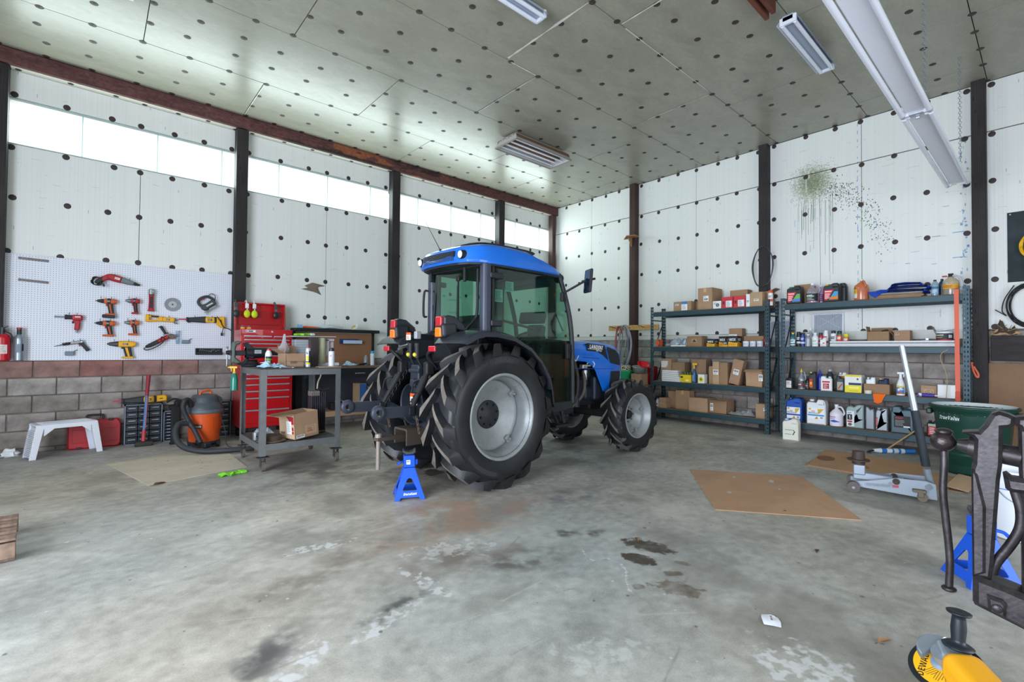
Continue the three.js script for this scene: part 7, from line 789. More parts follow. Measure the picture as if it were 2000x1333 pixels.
{ const t = thing('plastic_sheeting', 'folded clear plastic sheeting on the bottom shelf', 'plastic sheet', [-0.3, LV[3], 4.56], E_); part(t, 'sheet', crumple(0.42, 0.34, 0.16, 18, 6), M(0xc3c8ca, 0.25, 0, { transmission: 0.45, thickness: 0, side: THREE.DoubleSide })); part(t, 'lower_fold', crumple(0.38, 0.32, 0.08, 12, 2), M(0xb4b9bb, 0.3, 0, { transmission: 0.3, thickness: 0, side: THREE.DoubleSide })); }
cb('square brown carton with white stickers by the corner post of the bottom shelf', 4.79, 4.95, 3, 0.22, 0.24, { m: CARD[1], labels: [[codeL, 0.05, 0.05, 0.06, 0.14], [shipL, 0.06, 0.07, 0, 0.07, 'r']] });
bottle('small white bottle with a blue cap by the tractor wheel', [-0.4, LV[3], 3.05], 0.035, 0.17, M(0xe4e6ea, 0.4), M(0x2a55a8, 0.4), pl(40, 40, '#e4e6ea', [['o', 20, 20, 8, '#c22a30']]), E_, { shoulder: 0.7, neck: 0.5 });
// ---------- second unit, top shelf ----------
const jb = (z0, z1, lv, d, f = -0.47) => [f + d / 2, LV[lv], (z0 + z1) / 2];
cb('small square carton behind the black coolant jug', 5.26, 5.5, 0, 0.3, 0.18, { front: -0.26, m: CARD[1] });
const coolL = (a, b) => pl(90, 96, '#202428', [['p', '#e2404a', [[0, 4], [62, 4], [20, 92], [0, 92]]], ['p', a, [[66, 20], [90, 20], [90, 92], [30, 92]]], ['p', b, [[40, 70], [90, 60], [90, 92], [30, 92]]], ['r', 4, 14, 44, 8, '#f2e6e4'], ['l', 4, 36, 40, 5, 10, '#f2e6e4', 4]]);
const blackJ = M(0x1c2227, 0.4);
jug('black coolant jug with green cap and red label', jb(5.225, 5.43, 0, 0.13), 0.195, 0.27, 0.13, blackJ, M(0x2f9a4c, 0.4), coolL('#6fae4e', '#4a86c4'), E_, { lw: 0.84, lh: 0.56, ly: 0.37, group: 'black coolant jugs' });
bottle('clear gallon jug with a little pink fluid and dark label', [-0.4, LV[0], 5.55], 0.08, 0.29, M(0xe9e4ee, 0.12, 0, { transmission: 0.75, thickness: 0 }), M(0xe4e0ea, 0.4), pl(90, 70, '#1b1d22', [['l', 12, 12, 60, 2, 10, '#dfe', 6], ['l', 8, 36, 70, 4, 8, '#c8d0c0', 3]]), E_, { shoulder: 0.6, neck: 0.25, handle: true, fill: 0.1, fillM: M(0xd23fa2, 0.3), name: 'clear_jug', cat: 'jug' });
bottle('clear gallon jug of magenta fluid behind the black coolant jugs', [-0.26, LV[0], 5.62], 0.075, 0.27, M(0xe6d4e6, 0.15, 0, { transmission: 0.6, thickness: 0 }), M(0xe4e0ea, 0.4), pl(60, 60, '#6a2a6a', [['l', 8, 10, 40, 5, 9, '#e2b8e0', 3]]), E_, { shoulder: 0.62, neck: 0.25, fill: 0.58, fillM: M(0xb23a9c, 0.3), name: 'clear_jug', cat: 'jug' });
jug('black coolant jug with yellow cap and red, blue and orange label', jb(5.7, 5.895, 0, 0.13), 0.195, 0.265, 0.13, blackJ, M(0xe0b81c, 0.4), coolL('#3f9acb', '#e07a2a'), E_, { lw: 0.84, lh: 0.56, ly: 0.37, group: 'black coolant jugs' }); jug('plain black jug hidden behind the yellow-capped coolant jug', jb(5.76, 5.94, 0, 0.1, -0.32), 0.18, 0.275, 0.1, blackJ, blackJ, null, E_, { group: 'black coolant jugs' });
bottle('gallon jug of orange fluid standing alone on the top shelf', [-0.39, LV[0], 6.13], 0.083, 0.29, M(0xe8a074, 0.12, 0, { transmission: 0.55, thickness: 0 }), M(0xd8d2cc, 0.4), pl(40, 60, '#e2bb1e', [['r', 0, 30, 40, 30, '#e8e2da'], ['l', 4, 8, 30, 3, 7, '#6a5410', 2]]), E_ - 0.9, { shoulder: 0.66, neck: 0.22, fill: 0.7, fillM: M(0xdd6a2c, 0.3), handle: true, wrap: 1.0, name: 'orange_jug', cat: 'jug' });
{ const t = thing('blue_tarp', 'folded royal blue tarpaulin on the top shelf', 'tarpaulin', [-0.3, LV[0] + 0.052, 6.54], E_); const m = M(0x0f3fae, 0.4, 0, { side: THREE.DoubleSide }); const fold = (w, d, y, th, ox) => { const rows = []; const P = [[-1, -0.2], [-1.03, 0.2], [-0.98, 0.7], [-0.7, 1], [0, 1.06], [0.7, 1], [0.97, 0.75], [1.02, 0.2], [0.98, -0.2], [0.6, -0.3], [-0.6, -0.3]]; for (let i = 0; i <= 8; i++) { const v = i / 8 - 0.5; rows.push(P.map(([a, b], k) => [ox + a * w / 2 * (1 + 0.07 * Math.sin(i * 2 + k)), y + (b + 0.3) * th * (0.8 + 0.35 * hsh(i, k)), v * d])); } return loft(rows.reverse(), true); }; part(t, 'fold', fold(0.5, 0.3, 0.0, 0.04, 0.0), m); part(t, 'fold', fold(0.4, 0.28, 0.045, 0.04, 0.08), m); part(t, 'fold', fold(0.3, 0.26, 0.09, 0.036, 0.06), m); part(t, 'hanging_corner', [loft([[[-0.26, 0.06, 0.1], [-0.2, 0.07, 0.13], [-0.1, 0.06, 0.15]], [[-0.33, 0.05, 0.14], [-0.24, 0.04, 0.16], [-0.12, 0.03, 0.17]], [[-0.3, 0.0, 0.16], [-0.24, -0.04, 0.17], [-0.2, 0.0, 0.175]]])], m); }
{ const t = thing('flattened_boxes', 'pile of flattened brown cardboard under the blue tarpaulin', 'cardboard', [-0.29, LV[0], 6.52], E_); for (let i = 0; i < 5; i++) part(t, 'sheet', rb(0.48 + 0.02 * (i % 2), 0.008, 0.34, 0.002, 0.01 * (i % 3), 0.005 + i * 0.0095, 0, 0, 0.02 * (i % 3 - 1), 0), CARD[i % 5]); }
bottle('slim clear bottle with a black pump on the top shelf end', [-0.4, LV[0], 6.88], 0.036, 0.2, M(0xbcd2de, 0.1, 0, { transmission: 0.6, thickness: 0 }), M(0x1e2428, 0.4), pl(50, 50, '#7fa9c4', [['r', 0, 0, 50, 14, '#3a6a94'], ['l', 6, 22, 38, 3, 8, '#e6eef2', 3]]), E_, { shoulder: 0.72, neck: 0.35 }); bottle('dark blue bottle behind the slim clear bottle', [-0.27, LV[0], 6.93], 0.04, 0.22, M(0x223a58, 0.3), M(0x16191c, 0.4), null, E_, { shoulder: 0.7 });
{ const t = thing('gallon_jar', 'wide clear jar of amber oil with a red-handled pump and tube', 'jar', [-0.36, LV[0], 7.02], E_); part(t, 'jar', la([[0.001, 0], [0.075, 0], [0.08, 0.01], [0.08, 0.14], [0.075, 0.17], [0.05, 0.2], [0.03, 0.21], [0.03, 0.225], [0.001, 0.225]], 26), M(0xe6dcc8, 0.08, 0, { transmission: 0.65, thickness: 0 })); part(t, 'oil', la([[0.001, 0.006], [0.074, 0.006], [0.076, 0.11], [0.001, 0.11]], 24), M(0x6b3c14, 0.2)); part(t, 'label', clab(0.081, 0.05, 2.2, pl(80, 32, '#e09a1c', [['l', 10, 8, 60, 2, 10, '#7a4a0a', 4]]), 0, 0.1, 0), printM); part(t, 'pump_head', [cy(0.025, 0.022, 0.03, 0, 0.24, 0), rb(0.05, 0.014, 0.03, 0.004, 0.0, 0.258, 0)], softBlack); part(t, 'red_handle', rb(0.05, 0.016, 0.02, 0.005, -0.055, 0.235, 0), redM); part(t, 'tube', tu([[0.02, 0.235, 0.02], [0.07, 0.22, 0.03], [0.1, 0.16, 0.04], [0.11, 0.04, 0.06]], 0.011, 8), M(0xb9c0c4, 0.3)); }
cb('tiny blue and white carton beside the green-capped jug', 5.135, 5.185, 0, 0.1, 0.05, { front: -0.36, seam: false, m: M(0xc9d4e0, 0.5), labels: [[pl(30, 50, '#dfe6ee', [['r', 0, 0, 30, 18, '#3a68a8'], ['r', 0, 40, 30, 10, '#d8b81c']]), 0.048, 0.098, 0, 0.05]] });
// pleated filters leaning on the wall
for (const [z, w, h, y, l] of [[5.64, 0.4, 0.5, 1.327, 'pleated air filter with white diamond bracing, standing behind the spray cans'], [5.0, 0.36, 0.42, 1.327, 'pleated air filter with white diamond bracing, between the two shelving units']]) { const t = thing('air_filter', l, 'air filter', [-0.028, y, z], E_); part(t, 'frame', [rb(w, 0.025, 0.025, 0.003, 0, 0.012, 0), rb(w, 0.025, 0.025, 0.003, 0, h - 0.012, 0), rb(0.025, h, 0.025, 0.003, -w / 2 + 0.012, h / 2, 0), rb(0.025, h, 0.025, 0.003, w / 2 - 0.012, h / 2, 0)], M(0xdfe3ea, 0.6)); const rows = [[], []]; for (let i = 0; i <= 44; i++) { const x = -w / 2 + 0.02 + (w - 0.04) * i / 44; rows[0].push([x, 0.02, i % 2 ? 0.004 : -0.006]); rows[1].push([x, h - 0.02, i % 2 ? 0.004 : -0.006]); } part(t, 'pleats', loft(rows), M(0xb4bac6, 0.9, 0, { side: THREE.DoubleSide })); for (const s of [-1, 1]) for (let k = -1; k < 3; k++) part(t, 'brace', bar([-w / 2 + 0.01, cl(h * (0.25 + 0.5 * k) - s * h * 0.25, 0.01, h - 0.01), 0.012], [w / 2 - 0.01, cl(h * (0.25 + 0.5 * k) + s * h * 0.25, 0.01, h - 0.01), 0.012], 0.014, 0.003), M(0xe6e9ee, 0.6)); }
// second unit, second shelf
const lb = (bg, c2, tx, tc = '#fff') => pl(56, 64, bg, [['r', 0, 40, 56, 14, c2], ['l', 8, 10, 40, 2, 10, tc, 6], ['l', 6, 58, 40, 1, 6, '#888', 2]]);
const K0 = M(0x20262b, 0.4), W0 = M(0xe2e5ea, 0.4);
[['slim teal bottle with a yellow spout at the shelf end', -0.43, 5.3, 0.036, 0.205, M(0x2f6a78, 0.35), M(0xe2c21c, 0.4), lb('#e2e8ea', '#2a7a8a', 'LUB', '#145'), 'bottle'], ['black can with white stripe behind the teal bottle', -0.34, 5.35, 0.03, 0.22, K0, K0, lb('#22262c', '#dfe3e6', 'GO'), 'can'], ['blue spray can with a black cap', -0.34, 5.405, 0.031, 0.205, M(0x2348a4, 0.35), K0, lb('#2348a4', '#e6e9f0', 'BL'), 'can'], ['clear bottle of grey fluid with label', -0.43, 5.5, 0.038, 0.18, M(0xbcc4d4, 0.15, 0, { transmission: 0.5, thickness: 0 }), W0, null, 'bottle'], ['white round bottle with pale green print', -0.43, 5.59, 0.04, 0.2, W0, W0, lb('#e6e9ec', '#b9d4cc', 'CL', '#6a8'), 'bottle'], ['red spray can with a black cap in the back row', -0.33, 5.632, 0.027, 0.2, redM, K0, lb('#b22430', '#f0e0e0', 'RD'), 'can'], ['white and red spray can with white cap, tallest of the row', -0.31, 5.69, 0.031, 0.235, W0, W0, lb('#e8e6e8', '#c2303c', 'PB', '#b02'), 'can'], ['white can with a black cap and dark print', -0.34, 5.79, 0.033, 0.225, W0, K0, lb('#d9dce2', '#31343c', 'SEA', '#223'), 'can'], ['green and red spray can with black cap', -0.31, 5.855, 0.032, 0.22, M(0x2c7a3a, 0.4), K0, lb('#d8442c', '#2f8a3c', 'EV'), 'can'], ['lime and yellow aerosol with yellow cap at the row end', -0.31, 5.935, 0.034, 0.18, M(0x8cc22c, 0.4), M(0xe6d21a, 0.4), lb('#d94a30', '#b4d43a', 'LM'), 'can']].forEach(([l, x, z, r, h, m, cm, lr, kind]) => kind === 'can' ? sprayCan(l, [x, LV[1], z], r, h, m, cm, lr, E_) : bottle(l, [x, LV[1], z], r, h, m, cm, lr, E_, { shoulder: 0.66, neck: 0.4 }));
bottle('clear jug with a yellow label in the back row of the shelf', [-0.24, LV[1], 5.47], 0.05, 0.27, M(0xdfe3e6, 0.1, 0, { transmission: 0.7, thickness: 0 }), W0, lb('#e2d83a', '#c9c02a', 'Y', '#553'), E_, { shoulder: 0.6 });
jug('small white flat bottle with orange mark before the spray cans', [-0.45, LV[1], 5.695], 0.075, 0.12, 0.035, W0, K0, pl(40, 40, '#dfe3ea', [['r', 18, 10, 16, 14, '#e06a2a'], ['l', 4, 28, 30, 2, 6, '#8a94a8', 2]]), E_, { lw: 0.8, lh: 0.5 });
{ const t = thing('white_board', 'long white folded board laid along the second shelf', 'board', [-0.44, LV[1], 6.42], E_); part(t, 'upper_plank', rb(1.28, 0.025, 0.1, 0.004, 0, 0.062, -0.02), M(0xd4d7da, 0.6)); part(t, 'lower_plank', rb(1.3, 0.042, 0.03, 0.004, 0.01, 0.022, 0.015), M(0xc9cdd2, 0.6)); }
{ const t = carton('open carton with folded flaps on the long white board', [-0.25, LV[1] + 0.001, 6.3], E_, 0.24, 0.2, 0.2, { m: CARD[3], open: [['l', 1.4], ['r', -0.9], ['b', 1.2]], fl: 0.3 }); part(t, 'black_part', rb(0.07, 0.05, 0.05, 0.012, 0.06, 0.2, 0.02, 0, 0.3, 0.3), softBlack); }
carton('square carton with printed up arrows beside the white board', [-0.27, LV[1], 6.55], E_, 0.16, 0.21, 0.17, { m: CARD[1], labels: [[arrowsL, 0.06, 0.055, -0.05, 0.165]], front: -0.4 });
{ const t = thing('putty_tub', 'white tub with black label, red band and its lid askew', 'tub', [-0.27, LV[1] + 0.0, 6.95], E_); part(t, 'tub', la([[0.001, 0], [0.072, 0], [0.082, 0.18], [0.085, 0.182], [0.085, 0.19], [0.001, 0.19]], 28), W0); part(t, 'label', clab(0.0815, 0.09, 3.0, pl(110, 60, '#23262a', [['r', 0, 48, 110, 12, '#c22a34'], ['r', 76, 12, 20, 26, '#c9cdd2'], ['l', 8, 10, 58, 1, 10, '#d8d0b8', 9], ['l', 8, 28, 50, 2, 8, '#c9c2b0', 3]]), 0, 0.12, 0), printM); part(t, 'blue_print', clab(0.0768, 0.04, 2.6, pl(80, 24, '#e2e5ea', [['p', '#2a4fa4', [[0, 24], [80, 6], [80, 16], [0, 24]]]]), 0, 0.035, 0), printM); part(t, 'lid', tf(cy(0.09, 0.09, 0.01), 0.01, 0.205, 0, 0, 0, 0.12), W0); part(t, 'scraper', tf(rb(0.02, 0.1, 0.004, 0.002), -0.09, 0.2, 0.0, 0, 0, 0.4), K0); }
{ const t = thing('grey_bracket', 'small grey metal bracket lying beside the tub', 'bracket', [-0.38, LV[1] + 0.076, 6.78], E_); part(t, 'plate', rb(0.08, 0.006, 0.04, 0.002, 0, 0.004, 0), steelM); part(t, 'tab', rb(0.03, 0.03, 0.006, 0.002, 0.02, 0.018, 0), steelM); }
// second unit, third shelf
const oilL = (bg, a, tx) => pl(60, 70, bg, [['r', 0, 24, 60, 26, a], ['l', 10, 30, 40, 2, 9, '#fff', 4], ['l', 6, 56, 44, 2, 6, '#999', 2], ['l', 6, 8, 40, 2, 6, '#bbb', 2]]);
jug('black rectangular oil can with a white label at the shelf end', [-0.42, LV[2], 5.25], 0.092, 0.17, 0.06, K0, K0, pl(60, 70, '#dfe2e4', [['r', 0, 30, 60, 5, '#d0602a'], ['l', 6, 10, 46, 3, 6, '#555', 3], ['l', 6, 44, 40, 3, 7, '#999', 2]]), E_, { lw: 0.74, lh: 0.6, ly: 0.38 });
bottle('silver jug with a yellow nozzle and dark red label', [-0.42, LV[2], 5.41], 0.046, 0.29, M(0x8b9298, 0.35, 0.4), M(0xe2c21c, 0.4), oilL('#2a2d31', '#7a2430', 'ATF'), E_, { shoulder: 0.55, neck: 0.3, spout: true, handle: true }); bottle('short black oil bottle beside the silver jug', [-0.38, LV[2], 5.478], 0.03, 0.2, K0, K0, oilL('#2a2d31', '#6a2028', '2C'), E_, { shoulder: 0.62, neck: 0.35 });
jug('black oil bottle with yellow cap and a flame-coloured label', [-0.42, LV[2], 5.56], 0.09, 0.27, 0.06, K0, M(0xe2c21c, 0.4), pl(40, 80, '#e26a1c', [['r', 0, 0, 40, 26, '#c22c24'], ['o', 20, 40, 12, '#f0c22a'], ['l', 6, 60, 28, 2, 8, '#7a2a10', 3]]), E_, { lw: 0.42, lh: 0.45, lx: 0.22 });
bottle('cobalt blue bottle with a spout, tall among the oils', [-0.36, LV[2], 5.63], 0.035, 0.285, M(0x1c2f9c, 0.3), M(0x1a2a80, 0.4), null, E_, { shoulder: 0.66, neck: 0.4, spout: true }); bottle('small dark bottle with a striped cap behind the white jug', [-0.24, LV[2], 5.72], 0.045, 0.3, M(0x2a2f36, 0.4), M(0x9aa4ae, 0.4), null, E_, { shoulder: 0.7, neck: 0.5 });
jug('white flat jug with a square red label', [-0.45, LV[2], 5.735], 0.135, 0.21, 0.06, W0, W0, pl(80, 76, '#e6e8ea', [['r', 8, 6, 64, 14, '#c22c38'], ['r', 14, 26, 52, 44, '#a32230'], ['l', 20, 34, 40, 4, 9, '#f0d8da', 3]]), E_, { lw: 0.86, lh: 0.62, ly: 0.4, s: -1 });
jug('white and yellow jug half hidden behind the carton of tubes', [-0.33, LV[2], 5.9], 0.1, 0.27, 0.07, W0, W0, pl(50, 60, '#e6e4d0', [['r', 0, 0, 50, 16, '#e2c81c']]), E_, { lw: 0.9, lh: 0.6, ly: 0.5 }); jug('dark grey oil bottle with a red cap and pale label', [-0.45, LV[2], 5.9], 0.085, 0.225, 0.05, M(0x2e363b, 0.4), M(0xc22a2a, 0.4), pl(50, 60, '#9aa096', [['p', '#c23a3a', [[4, 50], [40, 10], [46, 18], [12, 56]]]]), E_, { lw: 0.8, lh: 0.48, s: -1 });
cb('white and yellow carton with its corners bound in yellow', 5.95, 6.14, 2, 0.24, 0.16, { m: M(0xe2e4e2, 0.5), front: -0.46, seam: false, labels: [[pl(110, 120, '#e2e4e2', [['r', 0, 0, 110, 12, '#e2c81c'], ['o', 86, 28, 7, '#4a5a3a'], ['r', 26, 54, 84, 16, '#23304a'], ['r', 0, 72, 110, 48, '#e6d81e'], ['r', 26, 80, 70, 14, '#f2ea6a'], ['r', 30, 108, 60, 3, '#b0a010']]), 0.186, 0.235, 0, 0.12]] });
cb('open brown carton crowded with bottles on the third shelf', 6.16, 6.44, 2, 0.13, 0.2, { m: CARD[3], front: -0.46, open: [], labels: [] }); jug('white bottle leaning in the open brown carton', [-0.4, LV[2] + 0.008, 6.23], 0.1, 0.21, 0.05, W0, W0, null, E_ + 0.1); jug('navy and yellow oil bottle lying in the open brown carton', [-0.36, LV[2] + 0.01, 6.36], 0.11, 0.2, 0.06, M(0x1c2a4c, 0.4), M(0xe2c01c, 0.4), null, E_ - 0.1);
{ const t = thing('tape_roll', 'clear roll of packing tape in front of the brown carton', 'tape', [-0.492, LV[2] - 0.001, 6.22], E_); part(t, 'roll', la([[0.028, 0], [0.04, 0], [0.04, 0.045], [0.028, 0.045], [0.028, 0]], 26), M(0xd2cfc2, 0.25)); part(t, 'core', la([[0.025, 0], [0.028, 0], [0.028, 0.045], [0.025, 0.045]], 24), M(0xb9a06c, 0.8)); }
{ const t = thing('orange_rag', 'bright orange cloth draped over the third shelf beam', 'rag', [-0.515, LV[2], 6.34], E_); part(t, 'drape', loft([[[-0.06, 0.004, -0.05], [0.0, 0.006, -0.06], [0.07, 0.004, -0.04]], [[-0.062, 0.006, 0.012], [0.0, 0.006, 0.016], [0.075, 0.006, 0.012]], [[-0.055, -0.05, 0.016], [0.0, -0.05, 0.02], [0.05, -0.045, 0.016]], [[-0.05, -0.1, 0.014], [-0.01, -0.115, 0.02], [0.03, -0.1, 0.014]]]), M(0xee6a12, 0.85, 0, { side: THREE.DoubleSide })); part(t, 'hem', tu([[-0.05, -0.1, 0.015], [-0.01, -0.116, 0.021], [0.03, -0.1, 0.015]], 0.003, 6), M(0xd85c0c, 0.85)); }
trigger('white trigger spray bottle with a blue sky label on the third shelf', [-0.45, LV[2], 6.55], 0.043, 0.3, W0, W0, pl(80, 60, '#4a7fc0', [['r', 0, 0, 80, 12, '#e6c82c'], ['o', 26, 30, 10, '#dfe6f0'], ['p', '#b0582a', [[10, 60], [40, 40], [80, 60]]], ['l', 34, 16, 40, 2, 9, '#fff', 5]]), E_);
{ const t = thing('caulk_tube', 'purple and white caulking tube lying on the third shelf', 'caulk tube', [-0.47, LV[2], 6.76], E_); part(t, 'tube', rod([-0.04, 0.025, 0], [0.12, 0.024, 0.01], 0.022), M(0x4a3a9c, 0.4)); part(t, 'nozzle', rod([0.12, 0.024, 0.01], [0.2, 0.02, 0.012], 0.009, 0.003), W0); part(t, 'band', rod([-0.03, 0.025, 0], [0.0, 0.025, 0.002], 0.0226), W0); }
for (let i = 0; i < 4; i++) { const t = thing('screwdriver', (i % 2 ? 'grey' : 'black') + '-handled long thin tool lying by the white spray bottle', 'screwdriver', [-0.46 + i * 0.018, LV[2], 6.68 + 0.01 * i], E_ + 0.1 * i, 'tools lying on the third shelf'); part(t, 'handle', rod([-0.06, 0.009, 0], [0.0, 0.009, 0], 0.008), i % 2 ? M(0x8ea0ac, 0.4) : softBlack); part(t, 'shaft', rod([0, 0.009, 0], [0.09, 0.006, 0], 0.003), steelM); }
cb('small brown carton with a round stamp on the third shelf', 6.74, 6.89, 2, 0.14, 0.16, { m: CARD[0], front: -0.4, labels: [[pl(70, 50, '#c2a183', [['o', 35, 25, 28, '#5a4430', 18], ['o', 35, 25, 23, '#c2a183', 14], ['l', 20, 18, 30, 3, 6, '#5a4430', 3]]), 0.09, 0.06, 0, 0.06]] }); cb('plain white carton at the end of the third shelf', 6.9, 7.08, 2, 0.16, 0.16, { m: whiteP, front: -0.44, seam: false });
// second unit, bottom shelf
const shellL = (band) => pl(110, 100, '#e6e8ea', [['o', 14, 12, 9, '#e0a81c'], ['l', 24, 28, 30, 1, 6, '#c23', 5], ['t', 'ROTELLA', 40, 46, 17, '#222'], ['p', '#c9a83a', [[66, 10], [108, 6], [80, 50], [72, 50]]], ['r', 0, 58, 110, 14, band], ['p', '#c98a1c', [[44, 98], [62, 74], [72, 98]]], ['r', 84, 78, 18, 14, '#889']]);
jug('royal blue oil pail jug with a white and gold label', [-0.36, LV[3], 5.31], 0.21, 0.36, 0.17, M(0x1c4fa6, 0.35), M(0x16408c, 0.4), shellL('#23479c'), E_, { lw: 0.84, lh: 0.46, ly: 0.36 }); jug('large white oil jug with a gold and light blue label', [-0.385, LV[3], 5.605], 0.235, 0.36, 0.16, M(0xdde0e4, 0.35), W0, shellL('#2f8fcf'), E_, { lw: 0.86, lh: 0.44, ly: 0.42 });
bottle('white gallon jug with a purple label and orange sticker', [-0.4, LV[3], 5.84], 0.08, 0.3, M(0xe0dde8, 0.35), W0, pl(110, 80, '#ded8ea', [['r', 0, 4, 60, 6, '#9a3a6a'], ['p', '#3a4aa8', [[10, 50], [50, 34], [90, 54], [50, 60]]], ['l', 10, 18, 70, 2, 6, '#7a6a9a', 3]]), E_, { shoulder: 0.6, neck: 0.24, handle: true, name: 'white_jug', cat: 'jug' });
jug('grey angular oil jug with a black and white numbered label', [-0.38, LV[3], 6.06], 0.2, 0.33, 0.13, M(0x8fa09e, 0.35, 0.2), M(0x3a4448, 0.4), pl(80, 110, '#dfe2e4', [['t', 'Mobil', 30, 12, 15, '#1d3f9a'], ['r', 6, 24, 52, 40, '#111418'], ['t', '1', 32, 45, 36, '#fff'], ['r', 6, 70, 52, 12, '#b02430'], ['o', 34, 96, 22, '#5a564c', 10]]), E_, { shape: 'slant', lw: 0.42, lh: 0.62, lx: 0.24, ly: 0.38 });
jug('silver oil jug with an open grip beside the angular one', [-0.36, LV[3], 6.222], 0.1, 0.31, 0.12, M(0x8d9298, 0.3, 0.4), K0, null, E_, { shape: 'slant', s: -1 }); jug('silver oil jug with a red-edged label near the teal pail', [-0.38, LV[3], 6.35], 0.13, 0.31, 0.12, M(0x969ca2, 0.3, 0.4), M(0x969ca2, 0.4), pl(30, 60, '#b02a34', [['l', 4, 10, 20, 5, 9, '#e6d0d0', 3]]), E_, { shape: 'slant', lw: 0.14, lh: 0.4, lx: 0.4 });
jug('large teal oil pail with a black printed panel', [-0.39, LV[3], 6.565], 0.225, 0.35, 0.16, M(0x3f5f6c, 0.35), M(0x4a6c7a, 0.4), pl(120, 90, '#1a1e22', [['l', 10, 10, 90, 2, 8, '#c22a34', 4], ['l', 10, 34, 70, 6, 8, '#b9bec2', 2], ['r', 70, 76, 46, 12, '#e6e6e6']]), E_, { lw: 0.74, lh: 0.42, ly: 0.42, s: -1 });
jug('black oil jug with a red label low behind the jack handle', [-0.4, LV[3], 6.86], 0.12, 0.2, 0.1, K0, K0, pl(60, 60, '#c2303c', [['r', 0, 0, 60, 12, '#9fc0a8'], ['l', 8, 20, 44, 4, 9, '#f4dfe0', 4]]), E_, { lw: 0.8, lh: 0.7, ly: 0.42 });
jug('yellowed white jug standing on the floor before the shelving', [-0.7, 0, 5.37], 0.2, 0.31, 0.13, M(0xd9d8cc, 0.4), M(0x9fb2cc, 0.4), pl(80, 80, '#d5d4c4', [['r', 6, 22, 60, 3, '#2f3a44'], ['p', '#2a343c', [[60, 22], [72, 34], [60, 58], [54, 56], [64, 36]]], ['r', 6, 52, 44, 3, '#3a5a64']]), E_ + 0.05, { lw: 0.8, lh: 0.5 });
// ratchet strap and string hanging on the second unit
{ const t = thing('ratchet_strap', 'faded orange strap hanging down the shelving upright', 'strap', [-0.535, 0, 7.09], E_); part(t, 'webbing', [loft([[[-0.02, 2.0, 0.02], [0.02, 2.0, 0.02]], [[-0.022, 1.95, 0.028], [0.02, 1.95, 0.028]], [[-0.02, 1.5, 0.022], [0.022, 1.5, 0.022]], [[-0.018, 1.1, 0.03], [0.024, 1.1, 0.03]], [[-0.016, 0.78, 0.02], [0.026, 0.78, 0.02]], [[-0.02, 0.7, 0.024], [0.03, 0.7, 0.024]]])], M(0xe0705a, 0.85, 0, { side: THREE.DoubleSide })); part(t, 'loop_end', [rb(0.045, 0.12, 0.02, 0.008, 0.005, 0.74, 0.026)], M(0xc95c48, 0.85)); }
{ const t = thing('strap_loop', 'short orange strap loop hanging at the far side of the shelving', 'strap', [-0.3, 1.03, 7.19], E_); part(t, 'loop', tu([[0.0, 0.1, 0], [0.02, 0.0, 0.01], [0.05, -0.07, 0.01], [0.06, -0.03, 0.01], [0.02, 0.06, 0]], 0.011, 6), M(0xd8694e, 0.85)); part(t, 'knot', sp(0.018, 0, 0.1, 0), M(0xd8694e, 0.85)); }
{ const t = thing('hanging_string', 'tan string dangling from the second shelf', 'string', [-0.52, 0, 6.98], E_); part(t, 'string', tu([[0.03, 1.29, 0], [-0.03, 1.24, 0.01], [-0.035, 1.16, 0.01], [0.0, 1.05, 0.01], [0.02, 0.9, 0.012], [0.01, 0.72, 0.01]], 0.004, 6), M(0xb49c74, 0.9)); part(t, 'frayed_end', sp(0.007, 0.01, 0.72, 0.01), M(0xb49c74, 0.9)); }
// ---------- wall fittings ----------
{ const t = thing('corbel_shelf', 'small triangular wooden shelf bracket high on the brown post', 'bracket', [-0.13, 3.5, 2.3], E_), w = M(0xb08a5c, 0.8, 0, { map: cardT, metre: 0.3 }); part(t, 'board', ex([[-0.2, 0], [0.14, 0.02], [0.16, -0.14], [0.0, -0.2]].map((p) => [p[0], -p[1]]), 0.02, 0, 0, 0, 0.0, Math.PI / 2), w); part(t, 'bracket', ex([[0, 0], [0.14, 0], [0.03, -0.18], [0, -0.16]], 0.02, 0, 0, -0.01, 0, 0, -Math.PI / 2, 0), w); }
{ const t = thing('cable_loop', 'grey cable looped over a nail on the dark post', 'cable', [-0.145, 2.62, 4.77], E_); part(t, 'cable', [0, 1, 2].map((i) => tu([[0, 0.32, 0.01], [-0.1, 0.2, 0.01 + i * 0.008], [-0.14 - i * 0.01, -0.02, 0.012], [-0.1, -0.26 - i * 0.01, 0.01], [0.0, -0.33, 0.012 + i * 0.006], [0.11, -0.24, 0.01], [0.15 + i * 0.008, 0.02, 0.012], [0.11, 0.22, 0.01]], 0.006, 6, true, 60)), M(0x3c4248, 0.5)); part(t, 'nail', rod([0, 0.3, 0.03], [0, 0.3, -0.01], 0.004), steelM); }
